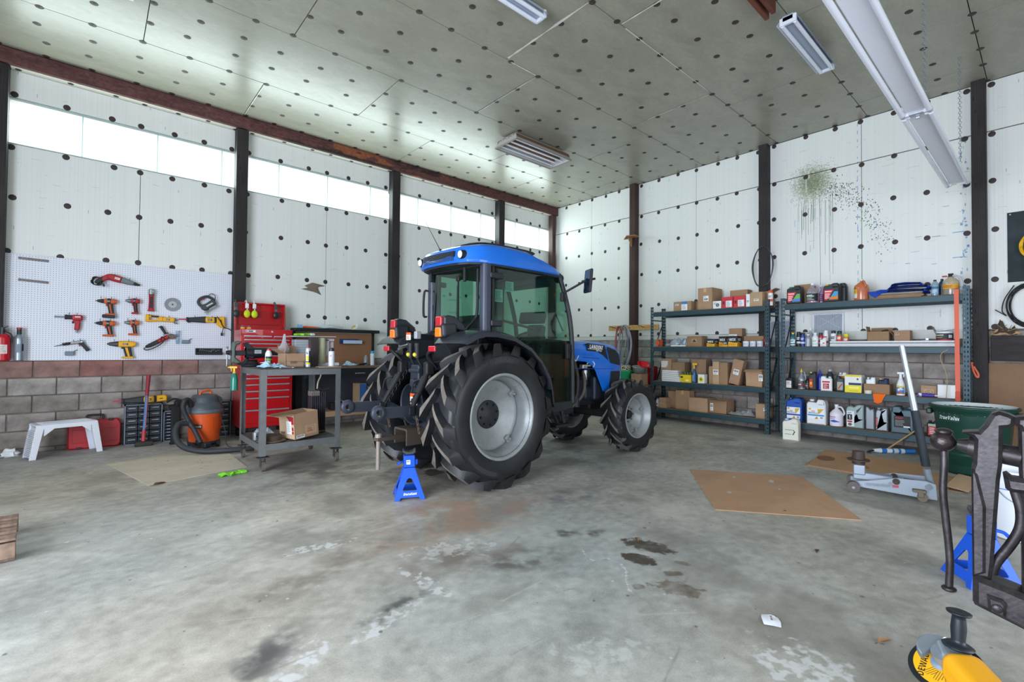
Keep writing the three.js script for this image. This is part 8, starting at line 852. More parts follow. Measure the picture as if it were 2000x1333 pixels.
{ const t = thing('hose_rack', 'yellow pine board with nails on the wall, hoses hanging on it', 'rack', [-0.145, 1.7, 2.33], E_); part(t, 'board', rb(1.15, 0.1, 0.03, 0.004, 0, 0, 0.0), M(0xffffff, 0.75, 0, { map: woodTex([176, 134, 74], [222, 184, 122], 4), metre: 0.5 })); for (const x of [-0.4, -0.08, 0.27]) part(t, 'nail', rod([x, 0, 0.01], [x, 0.03, 0.22], 0.006), M(0x4a443c, 0.5, 0.5)); }
[[0.22, 0xa8b4c4, -0.15, 'clear vinyl hose coil hanging on the pine board', 0.5], [0.2, 0xb9c2cc, 0.0, 'thick pale grey hose coil hanging on the pine board', 0.4]].forEach(([r, c, x, l, tr], i) => { const t = thing('hose_coil', l, 'hose', [-0.2 - i * 0.1, 1.7, 2.25 + x], E_); const pts = []; for (let k = 0; k <= 22; k++) { const a = Math.PI / 2 + k / 22 * Math.PI * 2; pts.push([r * 0.72 * Math.cos(a), -0.36 + 0.4 * Math.sin(a), 0.012 * Math.sin(k)]); } part(t, 'coil', [tu(pts, 0.014 + i * 0.008, 8, false, 70)], M(c, 0.2, 0, { transmission: tr, thickness: 0 })); part(t, 'tail', tu([[0, 0.02, 0.02], [0.05, -0.2, 0.03], [0.0, -0.5, 0.03], [-0.05 - i * 0.1, -0.75, 0.03]], 0.01, 8), M(c, 0.2, 0, { transmission: tr, thickness: 0 })); });
{ const t = thing('red_air_hose', 'thin red hose hanging straight down from the pine board', 'hose', [-0.36, 1.68, 2.1], E_); part(t, 'hose', tu([[0.13, -0.1, 0], [0.08, 0.04, 0.01], [0.02, 0.0, 0.01], [0.0, -0.2, 0.01], [0.01, -0.5, 0.01], [0.015, -0.62, 0.01]], 0.011, 8), M(0xb8242c, 0.4)); part(t, 'ferrule', cy(0.014, 0.014, 0.04, 0.015, -0.64, 0.01), steelM); }
// clutter between the tractor nose and the first unit
{ const t = thing('grease_pail', 'dark grease pail with a red lid behind the tractor nose', 'pail', [-0.48, 0.62, 1.98]); part(t, 'pail', la([[0.001, 0], [0.13, 0], [0.145, 0.4], [0.15, 0.42], [0.001, 0.42]], 28), M(0x22252a, 0.4)); part(t, 'lid', la([[0.155, 0.41], [0.16, 0.42], [0.158, 0.45], [0.001, 0.455]], 28), M(0xa81622, 0.4)); part(t, 'label', clab(0.142, 0.18, 1.2, pl(60, 60, '#c6cad0', [['l', 8, 10, 40, 5, 9, '#7a8088', 3]]), 0, 0.18, 0, E_ + 0.6), printM); }
{ const t = thing('parts_crate', 'low brown crate holding up the pails behind the tractor', 'crate', [-0.42, 0, 2.3]); part(t, 'crate', [rb(0.5, 0.6, 1.1, 0.01, 0, 0.3, 0)], CARD[3]); part(t, 'lid_board', rb(0.52, 0.018, 1.12, 0.004, 0, 0.609, 0), deckM); }
{ const t = thing('green_bucket', 'bright green bucket stuffed with pale cable behind the tractor wheel', 'bucket', [-0.55, 0.62, 2.45]); part(t, 'bucket', la([[0.001, 0], [0.11, 0], [0.14, 0.22], [0.15, 0.222], [0.15, 0.25], [0.135, 0.25], [0.13, 0.22], [0.1, 0.02], [0.001, 0.02]], 28), M(0x18a468, 0.4)); const c = []; for (let i = 0; i < 46; i++) { const a = i * 0.7; c.push([0.1 * Math.cos(a) * (0.7 + 0.3 * hsh(i, 1)), 0.24 + 0.1 * hsh(i, 4), 0.1 * Math.sin(a) * (0.7 + 0.3 * hsh(i, 2))]); } part(t, 'cable', tu(c, 0.007, 6, false, 200), M(0xd9d2c0, 0.6)); part(t, 'yellow_handle', rod([-0.04, 0.22, -0.04], [-0.06, 0.36, -0.06], 0.016), M(0xe6bc1a, 0.4)); part(t, 'black_tools', [rb(0.12, 0.12, 0.1, 0.03, 0, 0.26, -0.02)], softBlack); }
{ const t = thing('steel_pan', 'galvanised round pan with a red funnel beside the first shelving unit', 'pan', [-0.55, 0.62, 2.76]); part(t, 'box_stand', rb(0.22, 0.2, 0.22, 0.006, 0, 0.1, 0), CARD[1]); part(t, 'pan', tf(la([[0.001, 0], [0.1, 0], [0.13, 0.12], [0.145, 0.125], [0.14, 0.135], [0.12, 0.125], [0.001, 0.02]], 30), 0, 0.205, 0, 0.1, 0, 0.1), M(0xa9b0b4, 0.3, 0.7)); part(t, 'red_funnel', tf(la([[0.02, 0], [0.11, 0.08], [0.115, 0.085], [0.1, 0.085]], 24), 0.02, 0.31, 0.05, 0.5, 0, 0.3), M(0xd8161c, 0.35, 0, { side: THREE.DoubleSide })); }
{ const t = thing('red_gas_can', 'dark red fuel can half hidden behind the shelving upright', 'fuel can', [-0.28, 0.62, 2.86]); part(t, 'can', rb(0.16, 0.34, 0.14, 0.03, 0, 0.17, 0, 0, 0, 0, 2), M(0x8c1420, 0.4)); part(t, 'spout', rod([0, 0.33, 0], [-0.02, 0.44, 0.03], 0.022, 0.014), softBlack); }
// ---------- the end of the east wall ----------
{ const t = struct('trim_10', 'dark timber plank fixed to the wall below the foam board', 'plank', rb(0.05, 0.3, 2.2, 0.006, -0.03, 1.31, 8.44), darkWood); t.userData.kind = 'structure'; }
{ const t = thing('nest_debris', 'ragged straw and torn foam on the ledge beside the black post', 'debris', [-0.045, 1.46, 7.46], E_); for (let i = 0; i < 26; i++) part(t, 'straw', rod([rr(-0.12, 0.1), rr(0, 0.08), rr(-0.02, 0.02)], [rr(-0.12, 0.12), rr(0.01, 0.14), rr(0.0, 0.05)], 0.003, 0.002, 5), i % 3 ? M(0x6b5a48, 0.9) : M(0xbfa070, 0.9)); part(t, 'torn_foam', crumple(0.26, 0.08, 0.16, 12, 8), M(0xb8966a, 0.9, 0, { side: THREE.DoubleSide })); part(t, 'dark_clump', crumple(0.2, 0.07, 0.3, 10, 13), M(0x453b34, 0.95, 0, { side: THREE.DoubleSide })); }
{ const t = thing('wall_mat', 'flat slate-coloured rubber mat hung on the foam wall', 'mat', [-0.006, 2.51, 7.95], E_); part(t, 'mat', rb(0.93, 0.83, 0.008, 0.002, 0, 0, 0), M(0x3a4a50, 0.8, 0, { map: blockT, metre: 0.9 })); part(t, 'screw', cy(0.008, 0.008, 0.006, -0.44, 0.39, 0.006, Math.PI / 2), steelM); }
const coilPts = (n, r, h, w, j) => { const p = []; for (let i = 0; i <= n; i++) { const a = i / 14 * Math.PI * 2 + Math.PI / 2; p.push([r * (0.85 + 0.25 * hsh(i / 14 | 0, j)) * Math.cos(a), h * (0.85 + 0.25 * hsh(i / 14 | 0, j + 5)) * Math.sin(a) - h, w * (hsh(i, j) - 0.3)]); } return p; };
{ const t = thing('yellow_cord', 'bundle of bright yellow extension cord hanging on the wall mat', 'extension cord', [-0.05, 2.63, 7.68], E_); part(t, 'coil', tu(coilPts(98, 0.085, 0.13, 0.05, 3), 0.009, 6, false, 320), M(0xf0b80c, 0.4)); part(t, 'wrap', [tu([[-0.02, -0.26, 0.02], [-0.03, -0.36, 0.03], [-0.02, -0.5, 0.02]], 0.014, 8), tu([[0.01, -0.26, 0.02], [0.02, -0.4, 0.03], [0.0, -0.52, 0.02]], 0.012, 8)], M(0xf0b80c, 0.4)); }
{ const t = thing('black_cable', 'hanging coil of black cable below the wall mat', 'cable', [-0.06, 2.05, 7.68], E_); part(t, 'coil', tu(coilPts(70, 0.2, 0.24, 0.04, 6), 0.009, 6, false, 260), softBlack); part(t, 'tail', tu([[-0.14, 0.0, 0.02], [-0.22, -0.16, 0.02], [-0.24, -0.3, 0.02], [-0.2, -0.36, 0.02], [-0.3, -0.28, 0.02]], 0.006, 6), softBlack); }
{ const t = thing('brown_board', 'plain brown hardboard sheet leaning on the wall beside the shelving', 'board', [-0.14, 0, 8.2], E_); t.rotation.order = 'YXZ'; t.rotation.x = -0.07; part(t, 'sheet', rb(1.95, 1.135, 0.006, 0.001, 0, 0.567, 0), M(0x9a7a62, 0.85, 0, { map: cardT, metre: 0.8 })); part(t, 'edge_band', rb(1.95, 0.006, 0.0075, 0.001, 0, 1.132, 0), M(0x7c6250, 0.85)); }
{ const t = thing('rubbish_bin', 'dark green round rubbish bin with white lettering and a liner', 'bin', [-1.27, 0, 7.28], E_), g = M(0x0f3a30, 0.4); part(t, 'barrel', la([[0.001, 0], [0.235, 0], [0.25, 0.03], [0.268, 0.2], [0.276, 0.215], [0.268, 0.23], [0.3, 0.6], [0.33, 0.66], [0.345, 0.67], [0.345, 0.7], [0.325, 0.7], [0.31, 0.66], [0.26, 0.1], [0.001, 0.05]], 40), g); part(t, 'rim', to(0.34, 0.014, 0, 0.69, 0, Math.PI / 2, 0, 0, 40, 8), g); part(t, 'liner', la([[0.31, 0.62], [0.318, 0.705], [0.33, 0.708]], 36), M(0xcfd6d8, 0.5, 0, { side: THREE.DoubleSide })); for (const s of [-1, 1]) part(t, 'handle', rb(0.05, 0.06, 0.16, 0.015, s * 0.34, 0.62, 0), g); const tv = cell(130, 40, (c, w, h) => { bgd(c, w, h, '#0f3a30'); txt(c, 'TrueValue', w / 2, h / 2, 27, '#eef2f0', { st: 'italic bold', f: 'serif' }); }); const g2 = clab(0.312, 0.075, 0.6, tv, 0, 0.58, 0, -0.55); part(t, 'lettering', g2, printM); }
// ---------- floor sheets ----------
function cardSheet(label, pts, y, th, m, marks) { const t = thing('cardboard_sheet', label, 'cardboard'); const g = fx(new THREE.ExtrudeGeometry(shp(pts.map((p) => [p[0], -p[1]])), { depth: th, bevelEnabled: false })); g.rotateX(-Math.PI / 2); g.translate(0, y, 0); part(t, 'sheet', g, m); (marks ?? []).forEach(([x, z, a, b, c, r]) => part(t, 'stain', tf(cy(1, 1, 0.0008, 0, 0, 0, 0, 0, 0, 14), x, y + th + 0.0006, z, 0, r ?? 0.4, 0, [a, 1, b]), M(c, 0.8))); return t; }
cardSheet('square brown cardboard sheet lying flat in front of the floor jack', [[-3.45, 5.31], [-2.84, 6.17], [-3.88, 6.9], [-4.49, 6.085]], 0.001, 0.005, M('#c6a080', 0.9, 0, { map: cardT, metre: 0.7 }), [[-3.28, 6.05, 0.05, 0.022, 0xb9ada0], [-3.95, 5.95, 0.035, 0.02, 0xb3a696], [-3.4, 5.75, 0.03, 0.014, 0xb9ada0], [-4.1, 6.45, 0.016, 0.012, 0x7a5236], [-3.5, 6.2, 0.01, 0.008, 0xcfc6ba]]);
{ const t = cardSheet('long folded cardboard sheet under the floor jack', [[-2.27, 6.05], [-1.16, 5.91], [-1.2, 6.9], [-1.6, 6.98], [-1.7, 7.2], [-2.31, 7.2]], 0.006, 0.006, M('#bf9873', 0.9, 0, { map: cardT, metre: 0.7 }), [[-1.75, 6.08, 0.16, 0.09, 0x7c5232, 0.2], [-1.55, 6.25, 0.05, 0.025, 0x80563a], [-1.9, 6.5, 0.1, 0.02, 0x8e653f]]); const g = fx(new THREE.ExtrudeGeometry(shp([[-2.3, -6.02], [-1.7, -5.98], [-1.7, -7.22], [-2.33, -7.3]]), { depth: 0.005, bevelEnabled: false })); g.rotateX(-Math.PI / 2); g.translate(0, 0.001, 0); part(t, 'lower_fold', g, CARD[1]); part(t, 'end_flap', tf(rb(0.7, 0.006, 0.16, 0.002), -2.0, 0.03, 7.27, 0.12, -0.03, 0), CARD[2]); }
// ---------- floor jack ----------
{
  const t = thing('floor_jack', 'silver trolley jack with a rusty saddle and long upright handle', 'floor jack', [-2.92, 0, 6.62], -76 * D), al = M(0x9aa4b0, 0.4, 0.5), rs = M(0x4a3d38, 0.65, 0.4), L = 0.56;   // local x runs from nose to handle
  for (const s of [-1, 1]) part(t, 'side_plate', ex([[-0.02, 0.05], [-0.02, 0.085], [0.1, 0.11], [0.3, 0.165], [L - 0.06, 0.17], [L, 0.15], [L + 0.01, 0.02], [L - 0.1, 0.022]], 0.012, 0.003, 0, 0, s * 0.105), al);
  part(t, 'lift_arm', [ex([[0.0, 0.1], [0.0, 0.17], [0.08, 0.165], [L - 0.2, 0.15], [L - 0.2, 0.1]], 0.09, 0.006), rb(0.09, 0.09, 0.11, 0.01, 0.045, 0.185, 0)], al); part(t, 'nose_wheel', [cy(0.048, 0.048, 0.05, 0, 0.048, 0.14, Math.PI / 2, 0, 0, 24)], M(0x5a5250, 0.5, 0.4)); part(t, 'nose_wheel', [cy(0.048, 0.048, 0.05, 0, 0.048, -0.14, Math.PI / 2, 0, 0, 24)], M(0x5a5250, 0.5, 0.4)); part(t, 'wheel_hub', [cy(0.012, 0.012, 0.02, 0, 0.048, 0.17, Math.PI / 2)], steelM);
  part(t, 'saddle', [cy(0.05, 0.05, 0.03, 0.04, 0.245, 0), cy(0.085, 0.085, 0.012, 0.04, 0.268, 0, 0, 0, 0, 28), cy(0.05, 0.046, 0.07, 0.04, 0.31, 0, 0, 0, 0, 24)], rs); part(t, 'cross_shaft', [cy(0.026, 0.026, 0.24, 0.3, 0.135, 0, Math.PI / 2), cy(0.014, 0.014, 0.26, 0.3, 0.135, 0, Math.PI / 2)], rs); part(t, 'bolt', [cy(0.016, 0.016, 0.01, 0.26, 0.11, 0.115, Math.PI / 2, 0, 0, 12)], steelM); part(t, 'pivot_bolt', cy(0.024, 0.024, 0.03, L - 0.05, 0.125, 0.115, Math.PI / 2, 0, 0, 16), steelM);
  for (const s of [-1, 1]) part(t, 'rear_caster', [rb(0.09, 0.025, 0.06, 0.006, L - 0.11, 0.085, s * 0.13), cy(0.034, 0.034, 0.028, L - 0.09, 0.034, s * 0.135, Math.PI / 2, 0.5, 0, 20), rb(0.04, 0.05, 0.05, 0.006, L - 0.1, 0.06, s * 0.135)], M(0x6f6553, 0.6, 0.2)); part(t, 'power_unit', [rb(0.18, 0.09, 0.12, 0.02, L - 0.12, 0.09, 0), cy(0.03, 0.03, 0.14, L - 0.2, 0.12, 0, 0, 0, Math.PI / 2)], M(0x2a3038, 0.5));
  part(t, 'handle_socket', [rod([L - 0.02, 0.12, 0], [L - 0.05, 0.26, 0.02], 0.028, 0.026)], al); const h0 = [L - 0.05, 0.26, 0.02], hv = [-0.16, 1.06, -0.03], H = (k) => [h0[0] + hv[0] * k, h0[1] + hv[1] * k, h0[2] + hv[2] * k]; part(t, 'handle_grip', rod(H(0.02), H(0.46), 0.031, 0.03), M(0x1d262e, 0.7)); part(t, 'handle', rod(H(0.46), H(0.7), 0.024, 0.024), M(0xaab2ba, 0.35, 0.5)); part(t, 'handle_upper', rod(H(0.7), H(0.99), 0.021, 0.021), M(0xb4bcc4, 0.35, 0.5));
  const pit = cell(150, 24, (c, w, h) => { bgd(c, w, h, '#8f99a5'); txt(c, 'PITTSBURGH', 60, 12, 17, '#6f7883'); c.fillStyle = '#b0465a'; c.fillRect(122, 4, 26, 16); }); part(t, 'lettering', lab(0.24, 0.032, pit, 0.2, 0.085, 0.1125, 0, 0, 0.08), printM);
}
{ const t = thing('grease_gun', 'blue and white grease gun lying on the floor by the shelving', 'grease gun', [-0.72, 0, 6.5], -48 * D); part(t, 'barrel', rod([-0.12, 0.03, 0], [0.26, 0.03, 0], 0.028), M(0x2a78c8, 0.35)); part(t, 'head', [rod([-0.12, 0.03, 0], [-0.2, 0.032, 0], 0.03, 0.018), rod([0.02, 0.03, 0], [0.07, 0.03, 0], 0.031), rod([0.1, 0.03, 0], [0.14, 0.03, 0], 0.031)], M(0xd4dade, 0.4)); part(t, 'hose', tu([[-0.2, 0.03, 0], [-0.26, 0.02, 0.01], [-0.29, 0.012, 0.03], [-0.26, 0.012, 0.05]], 0.01, 8), softBlack); part(t, 'print', rod([-0.06, 0.03, 0], [0.0, 0.03, 0], 0.0286), M(0xe6ebf0, 0.4)); }
{ const t = thing('wooden_stick', 'thin tan wooden stick leaning up against the shelving beam', 'stick', [-0.62, 0, 6.42]); part(t, 'stick', rod([0.0, 0.008, 0], [0.04, 0.36, 0.36], 0.009), M(0xb39258, 0.8)); part(t, 'stick_tip', rod([0.04, 0.36, 0.36], [0.041, 0.37, 0.37], 0.0095), M(0x8c7044, 0.8)); }
// ---------- buckets and second jack stand behind the post vise ----------
[[-3.46, 7.68, 'white pail with a red square letter label behind the post vise', true], [-3.08, 7.6, 'plain white pail standing behind the lettered pail', false]].forEach(([x, z, l, main]) => { const t = thing('white_pail', l, 'pail', [x, 0, z], -0.9); part(t, 'pail', la([[0.001, 0], [0.125, 0], [0.132, 0.012], [0.15, 0.36], [0.158, 0.365], [0.158, 0.39], [0.15, 0.395], [0.148, 0.42], [0.156, 0.425], [0.156, 0.44], [0.152, 0.46], [0.14, 0.46], [0.12, 0.06], [0.001, 0.06]], 36), M(0xdde2ea, 0.4)); part(t, 'bail', tu([[-0.16, 0.38, 0], [-0.13, 0.28, 0.1], [0, 0.24, 0.165], [0.13, 0.28, 0.1], [0.16, 0.38, 0]], 0.003, 6), steelM); if (main) { const bl = cell(130, 170, (c, w, h) => { bgd(c, w, h, '#e4e8ee'); c.fillStyle = '#d62418'; c.fillRect(0, 0, 104, 80); txt(c, 'B', 48, 44, 84, '#f6f6f6', { f: 'serif' }); txt(c, 'Village Do', 52, 100, 19, '#2a2c30', { st: 'normal' }); txt(c, 'Downl', 62, 120, 17, '#2a2c30', { st: 'normal' }); txt(c, 'Pho', 68, 138, 17, '#2a2c30', { st: 'normal' }); txt(c, '"Where', 56, 157, 17, '#2a2c30', { st: 'normal' }); }); part(t, 'label', clab(0.146, 0.2, 1.1, bl, 0, 0.17, 0, 0.05), printM); part(t, 'blue_ring', to(0.151, 0.003, 0, 0.34, 0, Math.PI / 2, 0, 0, 36, 6), M(0x4a78d0, 0.4)); } });
jackStand('blue jack stand with a worn patch, behind the post vise', [-4.52, 0, 7.58], 0.62);
// ---------- post vise in the foreground ----------
{
  const S = 0.00134, P = (x, y) => [(x / 3.029 + 1760 - 1925) * S * 0.715, (990 - (y / 3.029 + 760)) * S];   // outline traced in millimetre-scale steps, then given its real thickness
  const t = thing('post_vise', 'black forged post vise on a steel stand with a hanging tommy bar', 'vise', [-6.418, 0.843, 7.731], -86 * D), irT = tex(256, 256, (u, v) => { const a = fbm(u * 7, v * 7, 5, 7), b = fbm(u * 40, v * 40, 2, 40), L = 46 + 34 * (a - 0.5) + 16 * (b - 0.5); return [L + 4, L, L + 2]; }), ir = M(0xffffff, 0.38, 0.55, { map: irT, bumpMap: grainT, bumpScale: 0.0004, metre: 0.25 });
  const o = (pts, d, b, z = 0) => ex(pts.map((p) => P(...p)).reverse(), d, b, 0, 0, z), c3 = (x, y, z = 0) => [...P(x, y), z];
  part(t, 'front_jaw', o([[362, 262], [420, 282], [436, 300], [428, 440], [416, 470], [418, 1100], [530, 1095], [542, 1000], [572, 640], [582, 520], [596, 430], [600, 330], [602, 218], [640, 212], [668, 196], [672, 152], [640, 138], [580, 124], [540, 140], [500, 205], [460, 250]], 0.075, 0.008), ir);
  part(t, 'jaw_face', o([[668, 196], [672, 152], [735, 140], [800, 145], [800, 230], [735, 235], [700, 225], [690, 205]], 0.075, 0.008), ir); part(t, 'rear_leg', o([[688, 215], [800, 215], [800, 1160], [700, 1150], [698, 600], [690, 440]], 0.06, 0.006, -0.004), ir);
  part(t, 'front_ribs', [o([[420, 470], [455, 500], [500, 680], [495, 1060], [418, 1095]], 0.09, 0.006)], ir);
  part(t, 'screw', [rod(c3(400, 352), c3(760, 388), 0.021), rod(c3(585, 372), c3(700, 384), 0.026)], ir); part(t, 'screw_collar', [rod(c3(330, 345), c3(395, 350), 0.014, 0.021), rod(c3(395, 350), c3(432, 354), 0.026, 0.028), rod(c3(432, 354), c3(440, 355), 0.03)], ir); part(t, 'screw_ball', [sp(0.0275, ...c3(240, 338), [1, 1, 1], 28), sp(0.017, ...c3(246, 278), [1.15, 0.6, 1.15], 20)], M(0x3a3234, 0.28, 0.7, { bumpMap: grainT, bumpScale: 0.0008 }));
  part(t, 'tommy_bar', tu([c3(246, 380), c3(247, 470, 0.002), c3(238, 640, 0.004), c3(252, 800, 0.002), c3(270, 960, 0.0), c3(278, 1080), c3(270, 1240)], 0.0088, 14, false, 60), ir); part(t, 'bar_end', [sp(0.0165, ...c3(270, 1235), [1, 0.5, 1], 20)], ir);
  part(t, 'spring', tu([c3(534, 1070, 0.01), c3(560, 1000, 0.012), c3(640, 880, 0.014), c3(690, 780, 0.016), c3(696, 680, 0.016), c3(668, 575, 0.016)], 0.011, 10, false, 50), ir); part(t, 'spring_bracket', [o([[598, 480], [620, 470], [650, 490], [800, 490], [800, 575], [640, 575], [612, 560]], 0.05, 0.01, 0.014)], ir);
  part(t, 'clamp_plate', [o([[418, 1090], [470, 1092], [600, 1110], [900, 1165], [900, 1370], [430, 1262], [418, 1240]], 0.085, 0.012, 0.002)], ir); part(t, 'bolt_head', [o([[502, 1172], [590, 1180], [612, 1200], [606, 1272], [510, 1262]], 0.02, 0.006, 0.05), sp(0.011, ...c3(558, 1228, 0.06), [1, 1, 0.5], 14)], ir);
  part(t, 'stand', [bx(0.08, 0.594, 0.08, P(725, 0)[0] + 0.045, -0.546, 0), bx(0.24, 0.012, 0.24, P(725, 0)[0] + 0.1, -0.836, 0.0)], M(0x15171c, 0.5, 0.3));
}
// ---------- big angle grinder on the floor ----------
{
  const t = thing('angle_grinder', 'large yellow angle grinder with an upright black side handle on the floor', 'grinder', [-5.72, 0, 7.6], -80 * D), y = M(0xe6a315, 0.4), k = M(0x161d24, 0.45), g = M(0x9aa4ae, 0.35, 0.6);   // local x to the right of the picture, z towards the viewer
  const disc = tf(la([[0.012, 0.004], [0.115, 0.002], [0.117, 0], [0.115, -0.003], [0.012, -0.003]], 48), -0.03, 0.056, 0.0, 0.42, 0, 0.3); part(t, 'abrasive_disc', disc, k); const dl = cell(200, 200, (c, w, h) => { bgd(c, w, h, '#15181b'); c.fillStyle = '#f0ae10'; c.beginPath(); c.arc(100, 100, 92, 0, 7); c.fill(); c.save(); c.translate(38, 104); c.rotate(-1.35); txt(c, 'DEWALT', 0, 0, 28, '#15181b'); c.restore(); c.fillStyle = '#15181b'; c.fillRect(70, 12, 40, 16); c.save(); c.translate(100, 100); for (let i = 0; i < 5; i++) { c.rotate(0.5); lines(c, 34, -14, 44, 4, 7, '#6a4c08', 2); } c.restore(); });
  const face = fx(new THREE.CircleGeometry(0.107, 40)); uvTo(face, dl); face.rotateX(-Math.PI / 2); tf(face, 0, 0.0052, 0); tf(face, -0.03, 0.056, 0, 0.42, 0, 0.3); part(t, 'disc_label', face, printM, 'yellow printed disc face');
  part(t, 'flange', tf(cy(0.032, 0.026, 0.016), -0.047, 0.068, 0.002, 0.42, 0, 0.3), M(0x8fb0d0, 0.3, 0.5)); part(t, 'gear_head', [tf(rb(0.1, 0.08, 0.1, 0.025, 0, 0, 0, 0, 0, 0, 3), -0.005, 0.098, -0.01, 0.3, 0.2, 0.1), tf(cy(0.045, 0.04, 0.05), -0.03, 0.09, 0.0, 0.42, 0, 0.3), tf(ex(arcp(0, 0, 0.075, 60, 200, 14), 0.03, 0.004), -0.04, 0.09, -0.02, -1.2, 0, 0.3)], g);
  part(t, 'motor_housing', [tf(rb(0.13, 0.115, 0.26, 0.04, 0, 0, 0, 0, 0, 0, 3), 0.055, 0.075, 0.14, 0.12, 0.42, 0)], y); part(t, 'housing_vents', [0, 1, 2, 3].map((i) => tf(rb(0.012, 0.004, 0.03, 0.002), 0.03 + i * 0.022, 0.127 - i * 0.001, 0.15 + i * 0.006, 0.12, 0.42, 0)), M(0xb87c0a, 0.5)); part(t, 'rear_grip', [tf(rb(0.07, 0.08, 0.24, 0.03, 0, 0, 0, 0, 0, 0, 3), 0.15, 0.055, 0.36, 0.06, 0.42, 0)], k);
  part(t, 'side_handle', [la([[0.001, 0], [0.046, 0], [0.048, 0.006], [0.036, 0.014], [0.022, 0.018], [0.021, 0.03], [0.024, 0.07], [0.021, 0.105], [0.02, 0.118], [0.036, 0.124], [0.038, 0.13], [0.03, 0.133], [0.012, 0.128], [0.001, 0.128]], 28, 0.005, 0.135, -0.012, -0.06, 0, -0.03)], k); part(t, 'power_cord', tu([[0.19, 0.05, 0.46], [0.3, 0.02, 0.5], [0.5, 0.008, 0.42]], 0.006, 6), k);
}
// ---------- ceiling light fittings, all switched off ----------
const enamel = M(0xd9dde6, 0.35), tubeM = M(0xe2e6f2, 0.2);
{ const t = thing('high_bay_light', 'dirty white four-tube light fitting close under the ceiling', 'light fitting', [-2.83, 4.42, 2.28]); const hw = 0.62, hd = 0.25; part(t, 'housing', loft([[[-hw, 0, -hd], [hw, 0, -hd], [hw, 0, hd], [-hw, 0, hd]], [[-hw + 0.05, 0.13, -hd + 0.06], [hw - 0.05, 0.13, -hd + 0.06], [hw - 0.05, 0.13, hd - 0.06], [-hw + 0.05, 0.13, hd - 0.06]]], true), M(0xb9b7b4, 0.45, 0, { side: THREE.DoubleSide })); part(t, 'top', bx(2 * hw - 0.1, 0.01, 2 * hd - 0.12, 0, 0.128, 0), M(0x8c8680, 0.6)); part(t, 'rim', [bx(2 * hw, 0.02, 0.012, 0, 0.0, -hd), bx(2 * hw, 0.02, 0.012, 0, 0.0, hd), bx(0.012, 0.02, 2 * hd, -hw, 0.0, 0), bx(0.012, 0.02, 2 * hd, hw, 0.0, 0)], M(0x8d8884, 0.5)); for (let i = 0; i < 4; i++) { part(t, 'reflector', loft([[[-hw + 0.03, 0.05, -0.24 + i * 0.12], [hw - 0.03, 0.05, -0.24 + i * 0.12]], [[-hw + 0.03, 0.11, -0.21 + i * 0.12], [hw - 0.03, 0.11, -0.21 + i * 0.12]], [[-hw + 0.03, 0.11, -0.15 + i * 0.12], [hw - 0.03, 0.11, -0.15 + i * 0.12]], [[-hw + 0.03, 0.05, -0.12 + i * 0.12], [hw - 0.03, 0.05, -0.12 + i * 0.12]]]), M(i % 2 ? 0x8a6a4c : 0x6f5a4c, 0.35, 0.3, { side: THREE.DoubleSide })); part(t, 'tube', cy(0.013, 0.013, 2 * hw - 0.06, 0, 0.03, -0.18 + i * 0.12, 0, 0, Math.PI / 2), tubeM); } for (const s of [-1, 1]) for (const q of [-1, 1]) part(t, 'hanger', rod([s * 0.5, 0.13, q * 0.12], [s * 0.5, 0.16, q * 0.12], 0.004), steelM); }
function strip(label, x0, x1, z, y, hang, wide) { const t = thing('strip_light', label, 'light fitting', [(x0 + x1) / 2, y, z]), L = x1 - x0; part(t, 'channel', [rb(L, 0.06, 0.1, 0.006, 0, 0.04, 0)], M(0x9aa6b8, 0.4)); part(t, 'reflector', loft([[[-L / 2, 0.0, -wide], [L / 2, 0.0, -wide]], [[-L / 2, 0.06, -0.05], [L / 2, 0.06, -0.05]], [[-L / 2, 0.06, 0.05], [L / 2, 0.06, 0.05]], [[-L / 2, 0.0, wide], [L / 2, 0.0, wide]]]), M(0xcfd5e0, 0.35, 0, { side: THREE.DoubleSide })); for (const s of [-1, 1]) part(t, 'tube', cy(0.018, 0.018, L - 0.04, 0, -0.008, s * wide * 0.55, 0, 0, Math.PI / 2), tubeM); for (const s of [-1, 1]) part(t, 'end_cap', [rb(0.03, 0.075, wide * 1.5, 0.006, s * (L / 2 - 0.015), 0.02, 0)], enamel); for (const s of [-1, 1]) part(t, 'hanger', rod([s * L * 0.35, 0.06, 0], [s * L * 0.35, hang, 0], 0.004), steelM); return t; }
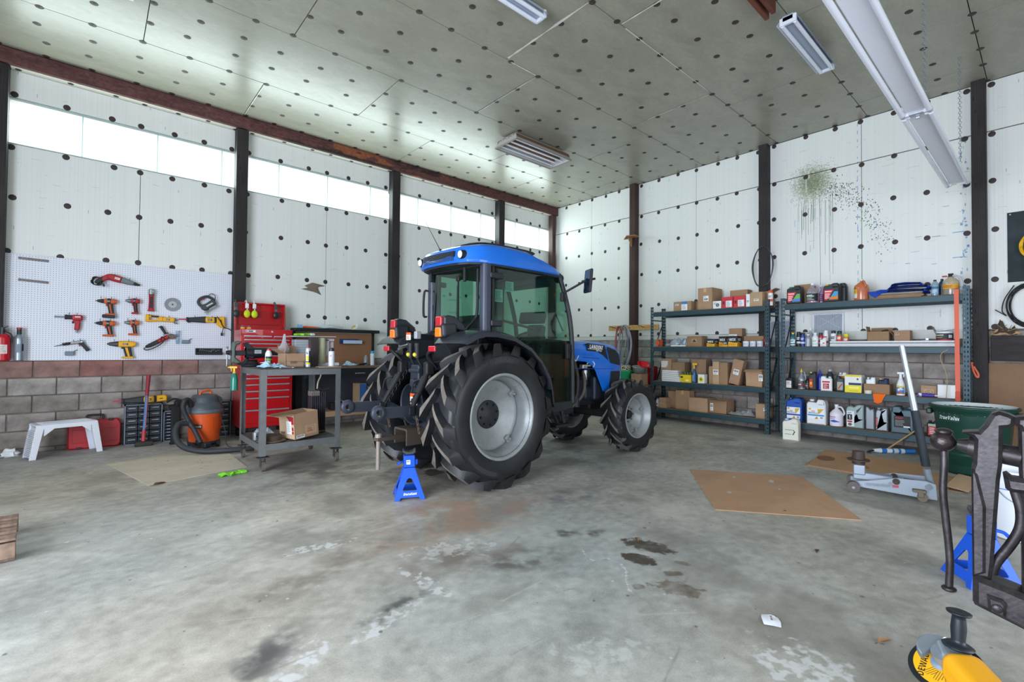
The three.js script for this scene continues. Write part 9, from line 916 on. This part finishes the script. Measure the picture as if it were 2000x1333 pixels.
strip('short strip light over the middle of the floor, above the tractor', -6.15, -4.95, 4.58, 4.46, 0.12, 0.09); strip('short grey strip light by the timber ceiling battens', -3.22, -2.02, 6.18, 4.42, 0.16, 0.1); strip('strip light end at the ceiling above the window beam', -9.1, -7.95, 2.3, 4.46, 0.12, 0.09);
{ const t = thing('long_tube_light', 'pair of long white bare-tube light battens hung on chains', 'light fitting', [-0.7, 3.2, 7.12]); for (const [x0, x1] of [[-2.44, 0], [-4.9, -2.46]]) { const L = x1 - x0, c = (x0 + x1) / 2; part(t, 'batten', [rb(L, 0.07, 0.1, 0.01, c, 0.055, 0)], M(0xc6cbe2, 0.4)); part(t, 'batten_cover', rb(L - 0.02, 0.02, 0.13, 0.006, c, 0.02, 0), enamel); for (const s of [-1, 1]) { part(t, 'tube', cy(0.019, 0.019, L - 0.02, c, -0.005, s * 0.085, 0, 0, Math.PI / 2, 16), tubeM); part(t, 'tube_end', cy(0.02, 0.02, 0.04, x1 - 0.03, -0.005, s * 0.085, 0, 0, Math.PI / 2, 16), M(0xaab0c0, 0.3, 0.3)); part(t, 'lamp_holder', [rb(0.03, 0.06, 0.05, 0.006, x1 - 0.02, 0.015, s * 0.07), rb(0.03, 0.06, 0.05, 0.006, x0 + 0.02, 0.015, s * 0.07)], enamel); } } part(t, 'clip', [rb(0.06, 0.02, 0.14, 0.004, -2.45, 0.005, 0), rb(0.02, 0.03, 0.03, 0.004, -2.4, -0.005, 0.0)], M(0xb4bac4, 0.3, 0.5)); for (const x of [-0.25, -2.44, -4.6]) { const ch = []; for (let i = 0; i < 46; i++) ch.push(to(0.013, 0.0025, x, 0.09 + i * 0.028, 0.05, 0, i % 2 ? Math.PI / 2 : 0, 0, 8, 4)); part(t, 'chain', ch, steelM); } }
{ const t = thing('ceiling_batten', 'two red-brown timber battens on the ceiling beside the strip light', 'batten', [-3.6, 4.52, 6.08]); part(t, 'batten', rb(0.55, 0.12, 0.04, 0.004, 0, 0, -0.045), M(0x7a4432, 0.75, 0, { map: cardT, metre: 0.3 })); part(t, 'batten', rb(0.5, 0.12, 0.04, 0.004, -0.02, 0, 0.03), M(0x6f3c2c, 0.75, 0, { map: cardT, metre: 0.3 })); }
renderer.render(scene, camera);
